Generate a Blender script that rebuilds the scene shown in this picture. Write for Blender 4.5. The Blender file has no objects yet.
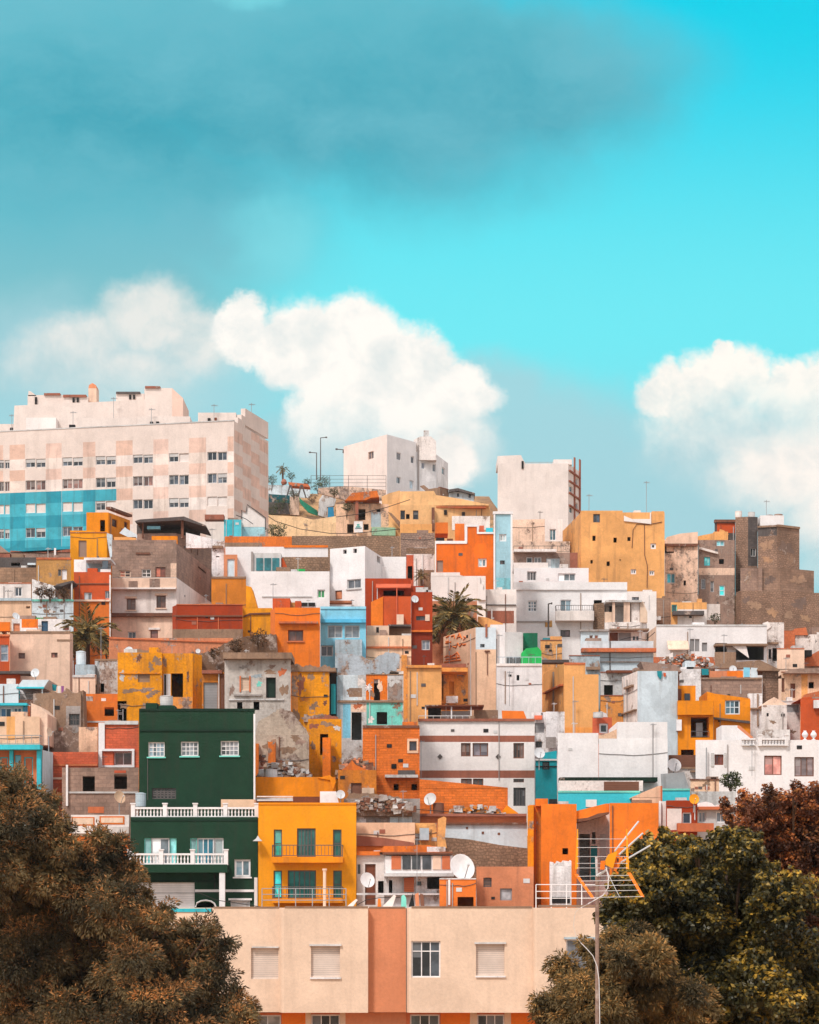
import bpy, math, random
import numpy as np
from mathutils import Vector
random.seed(7)
rng = np.random.default_rng(11)
F = 2150.0; CX = 409.5; HY = 905.0; CZ = 9.0      # focal length in px, optical axis column, horizon row, eye height
SC = bpy.context.scene
COL = SC.collection
def wx(px, D): return (px - CX) * D / F
def wz(py, D): return CZ + (HY - py) * D / F
def P(px, py, D): return Vector((wx(px, D), D, wz(py, D)))

# ---------------------------------------------------------------- terrain
_gd = [0, 60, 116, 128, 135, 160, 200, 250, 290, 300, 312, 325, 345, 400, 520, 700, 4000]
_gz = [0, 0, 0, 7.0, 10.2, 18, 30, 45, 57, 60, 67.5, 71, 72, 58, 20, 0, 0]
def ground_nom(D): return float(np.interp(D, _gd, _gz))
def ground(x, D):
    z = ground_nom(D)
    if D > 122 and z > 0:
        dig = 2.4 if D < 296 else max(0.0, 2.4 * (1 - (D - 296) / 8))
        z -= dig * min(1, (D - 122) / 12)
    k = min(1, max(0, (x - 2) / 22))
    cap = 90 * (1 - k) + 47.5 * k
    z = min(z, cap)
    s = max(0, abs(x) - 110) / 160
    return z * max(0, 1 - s) if s < 1 else 0.0
def Dg(py):                                        # distance at which the slope shows at picture row py
    lo, hi = 126.0, 330.0
    for _ in range(40):
        m = (lo + hi) / 2
        if HY - F * (ground_nom(m) - CZ) / m > py: lo = m
        else: hi = m
    return lo

# ---------------------------------------------------------------- colour and materials
def s2l(c):
    c = c / 255.0
    return c / 12.92 if c <= 0.04045 else ((c + 0.055) / 1.055) ** 2.4
def lin(c):
    v = [s2l(x) for x in c]; k = min(1.0, .8 / max(v))          # keep the hue, never whiter than paint
    return tuple(x * k for x in v)
def C3(c, k=1.0): return (min(1, c[0] * k), min(1, c[1] * k), min(1, c[2] * k), 1)
PAL = dict(
    white=(238, 232, 231), cream=(224, 194, 170), peach=(248, 204, 170), pink=(238, 202, 178), pinkw=(236, 224, 218),
    orange=(233, 120, 34), dorange=(218, 114, 44), redor=(198, 84, 40), red=(160, 58, 22), yellow=(249, 160, 22), yor=(245, 146, 20),
    ochre=(244, 176, 108), ochre2=(230, 152, 78), olive=(190, 140, 82), ochbr=(205, 122, 40), green=(24, 58, 40), dgreen=(18, 44, 32), bgreen=(40, 168, 84),
    teal=(20, 132, 142), turq=(62, 190, 205), sky=(130, 198, 222), lblue=(206, 216, 222), bluegrey=(170, 184, 192), tower=(158, 196, 208),
    grey=(160, 150, 145), dgrey=(92, 84, 82), lgrey=(202, 198, 196), block=(158, 130, 116), block2=(152, 122, 104), stone=(150, 120, 98),
    brown=(120, 78, 60), band=(158, 96, 76), brick=(206, 98, 66), terra=(200, 110, 70), dark=(38, 34, 34), black=(20, 19, 20), wood=(120, 66, 44),
    metal=(150, 150, 152), lmetal=(205, 206, 208), apta=(220, 203, 194), aptb=(222, 188, 172), aptt=(66, 166, 184), aptu=(42, 142, 162),
    shut=(214, 196, 184), gshut=(150, 146, 146), bark=(96, 72, 56), orec=(208, 132, 94), lturq=(120, 205, 190))
def rgb(c): return lin(PAL[c]) if isinstance(c, str) else lin(c)

class NT:
    """small helper round a node tree"""
    def __init__(s, tree): s.t = tree
    def n(s, typ, **kw):
        nd = s.t.nodes.new('ShaderNode' + typ)
        for k, v in kw.items(): setattr(nd, k, v)
        return nd
    def put(s, sock, v):
        if hasattr(v, 'links') or isinstance(v, bpy.types.NodeSocket): s.t.links.new(v, sock)
        else: sock.default_value = v
    def math(s, op, a, b=None, c=None, clamp=False):
        nd = s.n('Math', operation=op, use_clamp=clamp); s.put(nd.inputs[0], a)
        if b is not None: s.put(nd.inputs[1], b)
        if c is not None: s.put(nd.inputs[2], c)
        return nd.outputs[0]
    def vmath(s, op, a, b=None, scale=None):
        nd = s.n('VectorMath', operation=op); s.put(nd.inputs[0], a)
        if b is not None: s.put(nd.inputs[1], b)
        if scale is not None: s.put(nd.inputs['Scale'], scale)
        return nd.outputs['Value'] if op in ('LENGTH', 'DISTANCE', 'DOT_PRODUCT') else nd.outputs[0]
    def mr(s, v, a, b, c=0.0, d=1.0, smooth=False):
        nd = s.n('MapRange', interpolation_type='SMOOTHSTEP' if smooth else 'LINEAR'); s.put(nd.inputs[0], v)
        for i, x in enumerate((a, b, c, d)): s.put(nd.inputs[i + 1], x)
        return nd.outputs[0]
    def mix(s, f, a, b, blend='MIX'):
        nd = s.n('Mix', data_type='RGBA', blend_type=blend); s.put(nd.inputs[0], f)
        for sock, v in ((nd.inputs[6], a), (nd.inputs[7], b)):
            if isinstance(v, (tuple, list)) and len(v) == 3: v = (*v, 1)
            s.put(sock, v)
        return nd.outputs[2]
    def noise(s, vec, scale, detail=4, rough=.55):
        nd = s.n('TexNoise'); s.put(nd.inputs['Vector'], vec); nd.inputs['Scale'].default_value = scale
        nd.inputs['Detail'].default_value = detail; nd.inputs['Roughness'].default_value = rough
        return nd.outputs[0]
_M = {}
def mat(col, sty='p'):
    key = (col, sty)
    if key in _M: return _M[key]
    c = rgb(col)
    m = bpy.data.materials.new('%s_%s' % (col if isinstance(col, str) else 'tone', sty)); m.use_nodes = True
    nt = NT(m.node_tree); b = m.node_tree.nodes['Principled BSDF']
    b.inputs['Roughness'].default_value = .88; b.inputs['Specular IOR Level'].default_value = .25
    tc = nt.n('TexCoord'); oi = nt.n('ObjectInfo')
    off = nt.vmath('SCALE', (37.0, 19.0, 23.0), scale=oi.outputs['Random'])
    vec = nt.vmath('ADD', tc.outputs['Object'], off)
    if sty == 'glass':
        b.inputs['Roughness'].default_value = .12; b.inputs['Specular IOR Level'].default_value = .5
        n = nt.noise(vec, 1.7, 2)
        b.inputs['Base Color'].default_value = (*c, 1)
        nt.put(b.inputs['Base Color'], nt.mix(nt.mr(n, .4, .62), C3(c, .75), C3(c, 1.35)))
    elif sty == 'plain':
        n = nt.noise(vec, 3.0, 3)
        nt.put(b.inputs['Base Color'], nt.mix(nt.mr(n, .35, .65), C3(c, .9), C3(c, 1.05)))
        b.inputs['Roughness'].default_value = .55
    elif sty == 'shut':
        mp = nt.n('Mapping'); nt.put(mp.inputs['Vector'], tc.outputs['UV'])
        sp = nt.n('SeparateXYZ'); nt.put(sp.inputs[0], tc.outputs['UV'])
        w = nt.math('FRACT', nt.math('MULTIPLY', sp.outputs[1], 9.0))
        n = nt.noise(vec, 1.2, 3)
        cc = nt.mix(nt.mr(n, .35, .65), C3(c, .88), C3(c, 1.06))
        nt.put(b.inputs['Base Color'], nt.mix(nt.mr(w, .82, .9), cc, C3(c, .5)))
        bp = nt.n('Bump'); bp.inputs['Strength'].default_value = .5; bp.inputs['Distance'].default_value = .02
        nt.put(bp.inputs['Height'], w); nt.put(b.inputs['Normal'], bp.outputs[0]); b.inputs['Roughness'].default_value = .6
    else:
        n1 = nt.noise(vec, .42, 6, .65)
        sv = nt.vmath('MULTIPLY', vec, (1.6, 1.6, .16))
        n2 = nt.noise(sv, 1.3, 4, .6)
        n3 = nt.noise(vec, 7.0, 3, .6)
        n5 = nt.noise(vec, 1.5, 5, .7)
        lo_, hi_ = (.74, 1.16) if sty in ('s', 'b') else ((.9, 1.05) if sty == 'c' else (.82, 1.1))
        base = nt.mix(nt.mr(n1, .36, .66), C3(c, lo_), C3(c, hi_))
        amt = {'c': .2, 'p': .6, 'w': .8, 'r': .8, 'b': .6, 's': .6, 'k': .5}.get(sty, .3)
        g = sum(c) / 3
        stain = (c[0] * .45 + .05 * g + .02, c[1] * .42 + .05 * g + .012, c[2] * .40 + .05 * g + .01)
        base = nt.mix(nt.math('MULTIPLY', nt.mr(n2, .52, .74), amt), base, stain)
        base = nt.mix(nt.math('MULTIPLY', nt.mr(n5, .56, .72), amt * .55), base, stain)
        if sty in ('b', 'k', 's'):
            br = nt.n('TexBrick'); uvn = tc.outputs['UV']
            if sty == 's':                                     # rough stone: warp the coursing
                wv = nt.n('TexNoise'); nt.put(wv.inputs['Vector'], uvn); wv.inputs['Scale'].default_value = 1.9
                uvn = nt.vmath('ADD', uvn, nt.vmath('SCALE', wv.outputs[1], scale=.45))
            nt.put(br.inputs['Vector'], uvn)
            br.inputs['Scale'].default_value = 1.0
            br.inputs['Brick Width'].default_value = .5 if sty != 's' else .3
            br.inputs['Row Height'].default_value = .25 if sty == 'b' else (.16 if sty == 'k' else .2)
            br.inputs['Mortar Size'].default_value = .02 if sty != 's' else .035
            br.inputs['Color1'].default_value = (.84, .84, .84, 1); br.inputs['Color2'].default_value = (1.16, 1.12, 1.08, 1)
            br.inputs['Mortar'].default_value = (.82, .8, .78, 1) if sty != 's' else (.66, .64, .62, 1)
            base = nt.mix(1.0, base, br.outputs[0], 'MULTIPLY')
        if sty in ('w', 'r'):
            th = .575 if sty == 'w' else .525
            n4 = nt.noise(nt.vmath('MULTIPLY', vec, (1, 1, .8)), .8, 10, .74)
            under = nt.mix(nt.mr(nt.noise(vec, 3.2, 6, .7), .38, .62), lin((110, 86, 74)), lin((176, 156, 144)))
            mask = nt.mr(n4, th, th + .035)
            base = nt.mix(mask, base, under)
            rim = nt.math('MULTIPLY', nt.mr(n4, th - .05, th), nt.math('SUBTRACT', 1.0, mask))
            base = nt.mix(nt.math('MULTIPLY', rim, .35), base, stain)
        nz_ = nt.n('TexNoise'); nt.put(nz_.inputs['Vector'], vec); nz_.inputs['Scale'].default_value = 1.1
        vo = nt.n('TexVoronoi'); nt.put(vo.inputs['Vector'], nt.vmath('ADD', vec, nt.vmath('SCALE', nz_.outputs[1], scale=.9))); vo.inputs['Scale'].default_value = .38
        vs_ = nt.n('SeparateColor'); nt.put(vs_.inputs[0], vo.outputs['Color'])      # repaired and repainted patches
        pk = .025 if sty == 'c' else .06
        base = nt.mix(1.0, base, nt.mix(nt.mr(vs_.outputs[0], .2, .8), (1 - pk, 1 - pk, 1 - pk), (1 + pk * .8, 1 + pk * .8, 1 + pk * .8)), 'MULTIPLY')
        base = nt.mix(1.0, base, nt.mix(nt.mr(n3, .3, .7), *(((.94, .94, .94), (1.05, 1.05, 1.05)) if sty in ('c', 'p') else ((.86, .86, .86), (1.1, 1.1, 1.1)))), 'MULTIPLY')
        nt.put(b.inputs['Base Color'], base)
        bp = nt.n('Bump'); bp.inputs['Strength'].default_value = .35 if sty in ('c', 'p') else .6
        bp.inputs['Distance'].default_value = .04
        nt.put(bp.inputs['Height'], nt.math('ADD', n3, n5)); nt.put(b.inputs['Normal'], bp.outputs[0])
    _M[key] = m
    return m

# ---------------------------------------------------------------- mesh collector
class MB:
    def __init__(s): s.v = []; s.f = []; s.m = []; s.mats = []
    def mi(s, m):
        if m not in s.mats: s.mats.append(m)
        return s.mats.index(m)
    def face(s, pts, m):
        i = len(s.v); s.v += [tuple(p) for p in pts]; s.f.append(tuple(range(i, i + len(pts)))); s.m.append(s.mi(m))
    def hexa(s, c, m):                                   # 8 corners: bottom ring then top ring
        i = len(s.v); s.v += [tuple(p) for p in c]; k = s.mi(m)
        for q in ((3, 2, 1, 0), (4, 5, 6, 7), (0, 1, 5, 4), (1, 2, 6, 5), (2, 3, 7, 6), (3, 0, 4, 7)):
            s.f.append(tuple(i + j for j in q)); s.m.append(k)
    def box(s, x0, x1, y0, y1, z0, z1, m):
        s.hexa([(x0, y0, z0), (x1, y0, z0), (x1, y1, z0), (x0, y1, z0), (x0, y0, z1), (x1, y0, z1), (x1, y1, z1), (x0, y1, z1)], m)
    def fbox(s, fr, s0, s1, o0, o1, z0, z1, m):          # box on a facade frame: along s, outwards o
        O, t, n = fr
        q = [(O + t * a + n * b) for a, b in ((s0, o1), (s1, o1), (s1, o0), (s0, o0))]
        s.hexa([(p.x, p.y, z0) for p in q] + [(p.x, p.y, z1) for p in q], m)
    def tube(s, pts, r, m, n=6, r1=None, cap=True):
        pts = [Vector(p) for p in pts]; k = s.mi(m); rings = []
        for j, p in enumerate(pts):
            d = (pts[min(j + 1, len(pts) - 1)] - pts[max(j - 1, 0)])
            d = d.normalized() if d.length > 1e-9 else Vector((0, 0, 1))
            a = d.cross(Vector((0, 0, 1)) if abs(d.z) < .9 else Vector((1, 0, 0))).normalized(); b = d.cross(a)
            rr = r if r1 is None else r + (r1 - r) * j / max(1, len(pts) - 1)
            i = len(s.v)
            s.v += [tuple(p + (a * math.cos(2 * math.pi * q / n) + b * math.sin(2 * math.pi * q / n)) * rr) for q in range(n)]
            rings.append(i)
        for u, v in zip(rings, rings[1:]):
            for q in range(n):
                s.f.append((u + q, v + q, v + (q + 1) % n, u + (q + 1) % n)); s.m.append(k)
        if cap:
            s.f.append(tuple(rings[0] + q for q in range(n))); s.m.append(k)
            s.f.append(tuple(rings[-1] + n - 1 - q for q in range(n))); s.m.append(k)
    def prism(s, pts, y0, y1, m):                        # polygon in XZ given as (X, Z), thickness y0..y1
        a = [(x, y0, z) for x, z in pts]; b = [(x, y1, z) for x, z in pts]
        area = sum(pts[i][0] * pts[(i + 1) % len(pts)][1] - pts[(i + 1) % len(pts)][0] * pts[i][1] for i in range(len(pts)))
        if area < 0: a.reverse(); b.reverse()
        i = len(s.v); n = len(pts); s.v += a + b; k = s.mi(m)
        s.f.append(tuple(range(i, i + n))); s.m.append(k)
        s.f.append(tuple(range(i + 2 * n - 1, i + n - 1, -1))); s.m.append(k)
        for j in range(n):
            s.f.append((i + (j + 1) % n, i + j, i + n + j, i + n + (j + 1) % n)); s.m.append(k)
    def disc_lathe(s, prof, m, n=16, mx=None):           # (radius, height) profile round local z, then matrix
        k = s.mi(m); rings = []
        for r, h in prof:
            i = len(s.v)
            for q in range(n):
                p = Vector((r * math.cos(2 * math.pi * q / n), r * math.sin(2 * math.pi * q / n), h))
                s.v.append(tuple(mx @ p if mx else p))
            rings.append(i)
        for u, v in zip(rings, rings[1:]):
            for q in range(n):
                s.f.append((u + q, u + (q + 1) % n, v + (q + 1) % n, v + q)); s.m.append(k)
        if prof[0][0] > 0: s.f.append(tuple(rings[0] + n - 1 - q for q in range(n))); s.m.append(k)
        if prof[-1][0] > 0: s.f.append(tuple(rings[-1] + q for q in range(n))); s.m.append(k)
    def build(s, name, parent=None, loc=None, uv=True, smooth=False):
        if not s.f: return None
        if loc is None: loc = Vector(parent['_o']) if parent is not None else Vector((0, 0, 0))
        me = bpy.data.meshes.new(name)
        L = Vector(loc)
        me.from_pydata([(a[0] - L.x, a[1] - L.y, a[2] - L.z) for a in s.v], [], s.f)
        for m in s.mats: me.materials.append(m)
        me.polygons.foreach_set('material_index', s.m)
        if smooth: me.polygons.foreach_set('use_smooth', [True] * len(s.f))
        if uv:
            ul = me.uv_layers.new(name='UVMap'); dat = np.zeros((len(me.loops), 2), 'f')
            for p in me.polygons:
                nn = p.normal
                if abs(nn.z) > .75: t = Vector((1, 0, 0)); w = Vector((0, 1, 0))
                else: t = Vector((-nn.y, nn.x, 0)).normalized(); w = Vector((0, 0, 1))
                for li in p.loop_indices:
                    co = me.vertices[me.loops[li].vertex_index].co; dat[li] = (co.dot(t), co.dot(w))
            ul.data.foreach_set('uv', dat.ravel())
        ob = bpy.data.objects.new(name, me); COL.objects.link(ob)
        if parent is not None: ob.parent = parent
        else: ob.location = L
        return ob

def thing(name, label, cat, loc, group=None):
    o = bpy.data.objects.new(name, None); COL.objects.link(o); o.empty_display_size = .3
    o.location = loc; o['label'] = label; o['category'] = cat
    if group: o['group'] = group
    o['_o'] = tuple(loc)
    return o
def tag(o, label, cat, group=None, kind=None):
    if label: o['label'] = label
    if cat: o['category'] = cat
    if group: o['group'] = group
    if kind: o['kind'] = kind
    return o

# ---------------------------------------------------------------- house specification
HOUSES = []; BYKEY = {}
def W(x0, y0, x1, y1, n=2, r=1, fr='lgrey', g=(52, 56, 62), sh=0, k='w', **kw):
    return dict(k=k, b=(x0, y0, x1, y1), n=n, r=r, fr=fr, g=g, sh=sh, **kw)
def DR(x0, y0, x1, y1, c='wood', fr=None, **kw): return dict(k='d', b=(x0, y0, x1, y1), g=c, fr=fr or c, n=1, r=1, sh=0, **kw)
def OP(x0, y0, x1, y1, **kw): return dict(k='o', b=(x0, y0, x1, y1), **kw)
def SH(x0, y0, x1, y1, c='shut', **kw): return dict(k='s', b=(x0, y0, x1, y1), g=c, fr='lgrey', n=1, r=1, sh=1, **kw)
def B(key, x, yt, yb, c, sty='p', L=None, d=None, dep=None, w=(), e=(), paint=(), of=None, k='house', cat='house', bot=None,
      pad=8, gap=3.6, flat=False, roofc=None, maxdep=7.0, group='houses on the hillside', ref=None):
    poly = [(a if isinstance(a, tuple) else (a, 0.0)) for a in x]
    h = dict(key=key, poly=poly, yt=yt, yb=yb, c=c, sty=sty, L=L, d=d, dep=dep, w=list(w), e=list(e), paint=list(paint), of=of, k=k, cat=cat, bot=bot,
             pad=pad, gap=gap, flat=flat, roofc=roofc, maxdep=maxdep, group=group, ref=ref)
    HOUSES.append(h); BYKEY[key] = h
def solve():
    for i, h in enumerate(HOUSES):
        xs = [p[0] for p in h['poly']]; h['x0'], h['x1'] = min(xs), max(xs); h['mo'] = max(p[1] for p in h['poly'])
        if h['d'] is None:
            D = Dg(min(912, h['yb'] + h['pad']))
            for j in range(i):
                q = HOUSES[j]
                if q['x1'] - 2.0 > h['x0'] and h['x1'] - 2.0 > q['x0']: D = max(D, q['D'] + q['mo'] + h['gap'])
            h['D'] = D
        else: h['D'] = h['d'] if not isinstance(h['d'], tuple) else BYKEY[h['d'][0]]['D'] + h['d'][1]
    for h in HOUSES:
        if h['dep'] is None:
            dep = h['maxdep']
            for q in HOUSES:
                if q is h or q['of'] == h['key']: continue
                if q['D'] > h['D'] + h['mo'] and q['x1'] + 2.0 > h['x0'] and h['x1'] + 2.0 > q['x0']:
                    dep = min(dep, q['D'] - h['D'] - h['mo'] - .3)
            h['dep'] = max(.6, dep)
def seg_frames(h):
    D = h['D']; pts = [Vector((wx(px, D + o), D + o, 0)) for px, o in h['poly']]
    out = []
    for a, b in zip(pts, pts[1:]):
        t = (b - a); L = t.length; t = t / L
        out.append((a, t, Vector((t.y, -t.x, 0)), L))
    return pts, out
def on_seg(fr, px):                                      # facade coordinate and distance met by picture column px
    O, t, n, L = fr; u = (px - CX) / F
    s = (u * O.y - O.x) / (t.x - u * t.y)
    return s, O.y + t.y * s
def find_seg(h, frs, px):
    for i, fr in enumerate(frs):
        s, D = on_seg(fr, px)
        if -.01 <= s <= fr[3] + .01: return i
    return 0 if px < h['poly'][0][0] else len(frs) - 1
def rect_on(h, frs, b, si=None):
    x0, y0, x1, y1 = b
    i = find_seg(h, frs, (x0 + x1) / 2) if si is None else si
    s0, d0 = on_seg(frs[i], x0); s1, d1 = on_seg(frs[i], x1); dm = (d0 + d1) / 2
    return i, s0, s1, wz(y1, dm), wz(y0, dm)

def opening_fill(root, fr4, w, s0, s1, z0, z1, rev):
    fr = fr4[:3]; k = w['k']; ww, hh = s1 - s0, z1 - z0
    if k == 'o': return
    dep = -rev
    fw = max(.03, min(.075, .13 * min(ww, hh))) * w.get('fwk', 1)
    m = MB(); fm = mat(w['fr'], 'plain')
    def ring(a0, a1, b0, b1, o0, o1):
        m.fbox(fr, a0, a0 + fw, o0, o1, b0, b1, fm); m.fbox(fr, a1 - fw, a1, o0, o1, b0, b1, fm)
        m.fbox(fr, a0 + fw, a1 - fw, o0, o1, b0, b0 + fw, fm); m.fbox(fr, a0 + fw, a1 - fw, o0, o1, b1 - fw, b1, fm)
    if k == 's':
        m.fbox(fr, s0, s1, dep - .02, dep + .02, z0, z1, mat(w['g'], 'shut'))
        m.fbox(fr, s0, s1, dep + .021, dep + .06, z0, z0 + .06, mat(w['g'], 'plain'))
        m.build('roller_shutter', root); return
    if k == 'd':
        ring(s0, s1, z0, z1, dep - .03, dep + .03)
        dm = mat(w['g'], 'plain')
        m.fbox(fr, s0 + fw, s1 - fw, dep - .03, dep + .005, z0 + fw, z1 - fw, dm)
        if ww > .5:
            for a, b in ((.1, .45), (.52, .9)): m.fbox(fr, s0 + .2 * ww, s1 - .2 * ww, dep + .006, dep + .02, z0 + a * hh, z0 + b * hh, dm)
        m.build('door', root); return
    ring(s0, s1, z0, z1, dep - .03, dep + .03)
    mw = fw * w.get('mk', .7)
    for i in range(1, w['n']):
        a = s0 + fw + (ww - 2 * fw) * i / w['n']; m.fbox(fr, a - mw / 2, a + mw / 2, dep - .028, dep + .028, z0 + fw, z1 - fw, fm)
    for j in range(1, w['r']):
        a = z0 + fw + (hh - 2 * fw) * j / w['r']; m.fbox(fr, s0 + fw, s1 - fw, dep - .026, dep + .026, a - mw / 2, a + mw / 2, fm)
    if w.get('tr'):                                       # a transom across the upper part
        a = z1 - hh * w['tr']; m.fbox(fr, s0 + fw, s1 - fw, dep - .025, dep + .025, a - mw / 2, a + mw / 2, fm)
    if w.get('sill'): m.fbox(fr, s0 - .08, s1 + .08, -.05, .09, z0 - .09, z0 - .005, mat(w['sill'], 'plain'))
    ob = m.build('window', root)
    g = MB(); O, t, n = fr
    q = [O + t * (s0 + fw) + n * (dep - .012), O + t * (s1 - fw) + n * (dep - .012)]
    rr = random.Random(int(s0 * 97 + z0 * 31 + O.y * 7)); nn = max(1, w['n'])
    for i in range(nn):
        a0 = s0 + fw * .9 + (ww - 1.8 * fw) * i / nn; a1 = s0 + fw * .9 + (ww - 1.8 * fw) * (i + 1) / nn
        c = w['g'] if isinstance(w['g'], tuple) else PAL[w['g']]; k = rr.choice([1, 1, .7, 1.3, 1.7]) if nn < 5 else 1
        zc = z0 + (z1 - z0) * rr.choice([0, 0, 0, .35, .55]) if hh > .9 and nn < 5 else z0
        cc = tuple(int(min(235, v * k)) for v in c)
        if zc > z0: g.fbox(fr, a0, a1, dep - .02, dep - .008, zc, z1 - fw * .9, mat(tuple(int(v * .55 + 80) for v in cc), 'plain'))
        g.fbox(fr, a0, a1, dep - .02, dep - .008, z0 + fw * .9, zc if zc > z0 else z1 - fw * .9, mat(cc, 'glass'))
    gp = g.build('pane', None, loc=root['_o']); gp.location = (0, 0, 0); gp.parent = ob
    if w['sh'] and w['sh'] > 0:
        z = z1 - hh * w['sh']
        b = MB(); b.fbox(fr, s0 + .01, s1 - .01, dep + .04, dep + .07, z, z1 - .005, mat(w.get('shc', 'shut'), 'shut')); b.build('roller_shutter', root)

def railing(m, fr, s0, s1, o, z0, z1, c, step=.28, r=.018):
    pm = mat(c, 'plain')
    m.fbox(fr, s0, s1, o - r, o + r, z1 - .05, z1, pm); m.fbox(fr, s0, s1, o - r, o + r, z0 + .06, z0 + .1, pm)
    n = max(2, min(60, int((s1 - s0) / step)))
    for i in range(n + 1):
        a = s0 + (s1 - s0) * i / n; m.fbox(fr, a - r * .8, a + r * .8, o - r * .8, o + r * .8, z0 + (0 if i in (0, n) else .101), z1 - .051, pm)

def build_house(h):
    pts, frs = seg_frames(h); D = h['D']
    ri = h['ref'] if h['ref'] is not None else min(range(len(pts)), key=lambda i: pts[i].y)
    zt = wz(h['yt'], pts[ri].y)
    yb_ = max(p.y for p in pts) + h['dep']
    kr = yb_ / pts[-1].y if pts[-1].x < 0 else 1.0                     # plots narrow a little towards the back
    kl = yb_ / pts[0].y if pts[0].x > 0 else 1.0
    back = [Vector((pts[-1].x * kr, yb_, 0)), Vector((pts[0].x * kl, yb_, 0))]
    if (pts[-1] - back[0]).length < .3: back[0] = None
    if back[1] is not None and (pts[0] - back[1]).length < .3: back[1] = None
    foot = pts + [b for b in back if b is not None]
    zb = min(ground(p.x, p.y) for p in foot) - .3
    if h['bot'] is not None: zb = wz(h['bot'], pts[ri].y)
    zb = min(zb, zt - .3)
    h['zt'] = zt; h['zb'] = zb
    if h['of']: root = BYKEY[h['of']]['root']
    else:
        cx = sum(p.x for p in foot) / len(foot); cy = sum(p.y for p in foot) / len(foot)
        root = thing(h['k'], h['L'], h['cat'], (cx, cy, zb), h['group'])
    h['root'] = root
    m = MB(); wm = mat(h['c'], h['sty'])
    wins = [[] for _ in frs]; pnt = [[] for _ in frs]
    for w in h['w']:
        i, s0, s1, z0, z1 = rect_on(h, frs, w['b'], w.get('seg')); L = frs[i][3]
        s0, s1 = max(.03, s0), min(L - .03, s1); z1 = min(z1, zt - .03); z0 = max(z0, zb + .02)
        if s1 - s0 > .05 and z1 - z0 > .05: wins[i].append((s0, s1, z0, z1, w))
    for pr in h['paint']:
        b, c = pr[:4], pr[4]; sty = pr[5] if len(pr) > 5 else h['sty']
        segs = range(len(frs)) if len(pr) > 6 and pr[6] == 'all' else [find_seg(h, frs, (b[0] + b[2]) / 2)]
        for i in segs:
            _, s0, s1, z0, z1 = rect_on(h, frs, b, i); L = frs[i][3]
            if len(segs) > 1: s0, s1 = 0, L
            s0, s1 = max(0, s0), min(L, s1); z0, z1 = max(zb, z0), min(zt, z1)
            if s1 > s0 and z1 > z0: pnt[i].append((s0, s1, z0, z1, mat(c, sty)))
    for i, fr in enumerate(frs):
        O, t, n, L = fr
        ss = sorted({0, L} | {v for w in wins[i] + pnt[i] for v in w[:2]}); zz = sorted({zb, zt} | {v for w in wins[i] + pnt[i] for v in w[2:4]})
        def clean(a):
            o = [a[0]]
            for v in a[1:]:
                if v - o[-1] > 1e-4: o.append(v)
            return o
        ss, zz = clean(ss), clean(zz)
        for a, b in zip(ss, ss[1:]):
            for c, d in zip(zz, zz[1:]):
                sm, zm = (a + b) / 2, (c + d) / 2
                if any(w[0] < sm < w[1] and w[2] < zm < w[3] for w in wins[i]): continue
                mm = wm
                for q in pnt[i]:
                    if q[0] < sm < q[1] and q[2] < zm < q[3]: mm = q[4]
                p, q = O + t * a, O + t * b
                m.face([(p.x, p.y, c), (q.x, q.y, c), (q.x, q.y, d), (p.x, p.y, d)], mm)
        for s0, s1, z0, z1, w in wins[i]:
            rev = w.get('rev', .14 if w['k'] != 'o' else .3)
            mm = wm
            for q in pnt[i]:
                if q[0] < (s0 + s1) / 2 < q[1] and q[2] < (z0 + z1) / 2 < q[3]: mm = q[4]
            c = [(O + t * a - n * o) for a, o in ((s0, 0), (s1, 0), (s0, rev), (s1, rev))]
            f = lambda k, z: (c[k].x, c[k].y, z)
            m.face([f(0, z0), f(1, z0), f(3, z0), f(2, z0)], mm); m.face([f(0, z1), f(2, z1), f(3, z1), f(1, z1)], mm)
            m.face([f(0, z0), f(2, z0), f(2, z1), f(0, z1)], mm); m.face([f(1, z0), f(1, z1), f(3, z1), f(3, z0)], mm)
    nf = len(foot)
    for i in range(len(pts) - 1, nf):                    # sides and back
        a, b = foot[i], foot[(i + 1) % nf]
        m.face([(a.x, a.y, zb), (b.x, b.y, zb), (b.x, b.y, zt), (a.x, a.y, zt)], wm)
    m.face([(p.x, p.y, zb) for p in reversed(foot)], wm)
    rm = mat(h['roofc'] or random.choice(['terra', 'grey', 'block', 'lgrey', 'stone']), 'p')
    depth_ok = h['dep'] > 1.2 and (h['x1'] - h['x0']) * D / F > 1.2
    if h['flat'] or not depth_ok:
        r = MB(); r.face([(p.x, p.y, zt) for p in foot], rm if depth_ok else wm)
        m2 = r
        m.face([(p.x, p.y, zt) for p in foot], wm)
    else:
        th = .18; inn = []
        for i in range(nf):
            a, b, c = foot[i - 1], foot[i], foot[(i + 1) % nf]
            d1 = (b - a).normalized(); d2 = (c - b).normalized()
            n1 = Vector((-d1.y, d1.x, 0)); n2 = Vector((-d2.y, d2.x, 0))
            k = 1 + n1.dot(n2)
            inn.append(b + (n1 + n2) * (th / max(.25, k)))
        zr = zt - .55
        for i in range(nf):
            a, b, ia, ib = foot[i], foot[(i + 1) % nf], inn[i], inn[(i + 1) % nf]
            m.face([(a.x, a.y, zt), (b.x, b.y, zt), (ib.x, ib.y, zt), (ia.x, ia.y, zt)], wm)
            m.face([(ia.x, ia.y, zt), (ib.x, ib.y, zt), (ib.x, ib.y, zr), (ia.x, ia.y, zr)], wm)
        r = MB(); r.face([(p.x, p.y, zr) for p in inn], rm); r.build('roof', root)
        h['zr'] = zr
    h.setdefault('zr', zt)
    m.build('wall', root)
    for i, fr in enumerate(frs):
        for s0, s1, z0, z1, w in wins[i]: opening_fill(root, fr, w, s0, s1, z0, z1, w.get('rev', .14 if w['k'] != 'o' else .3))
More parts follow.
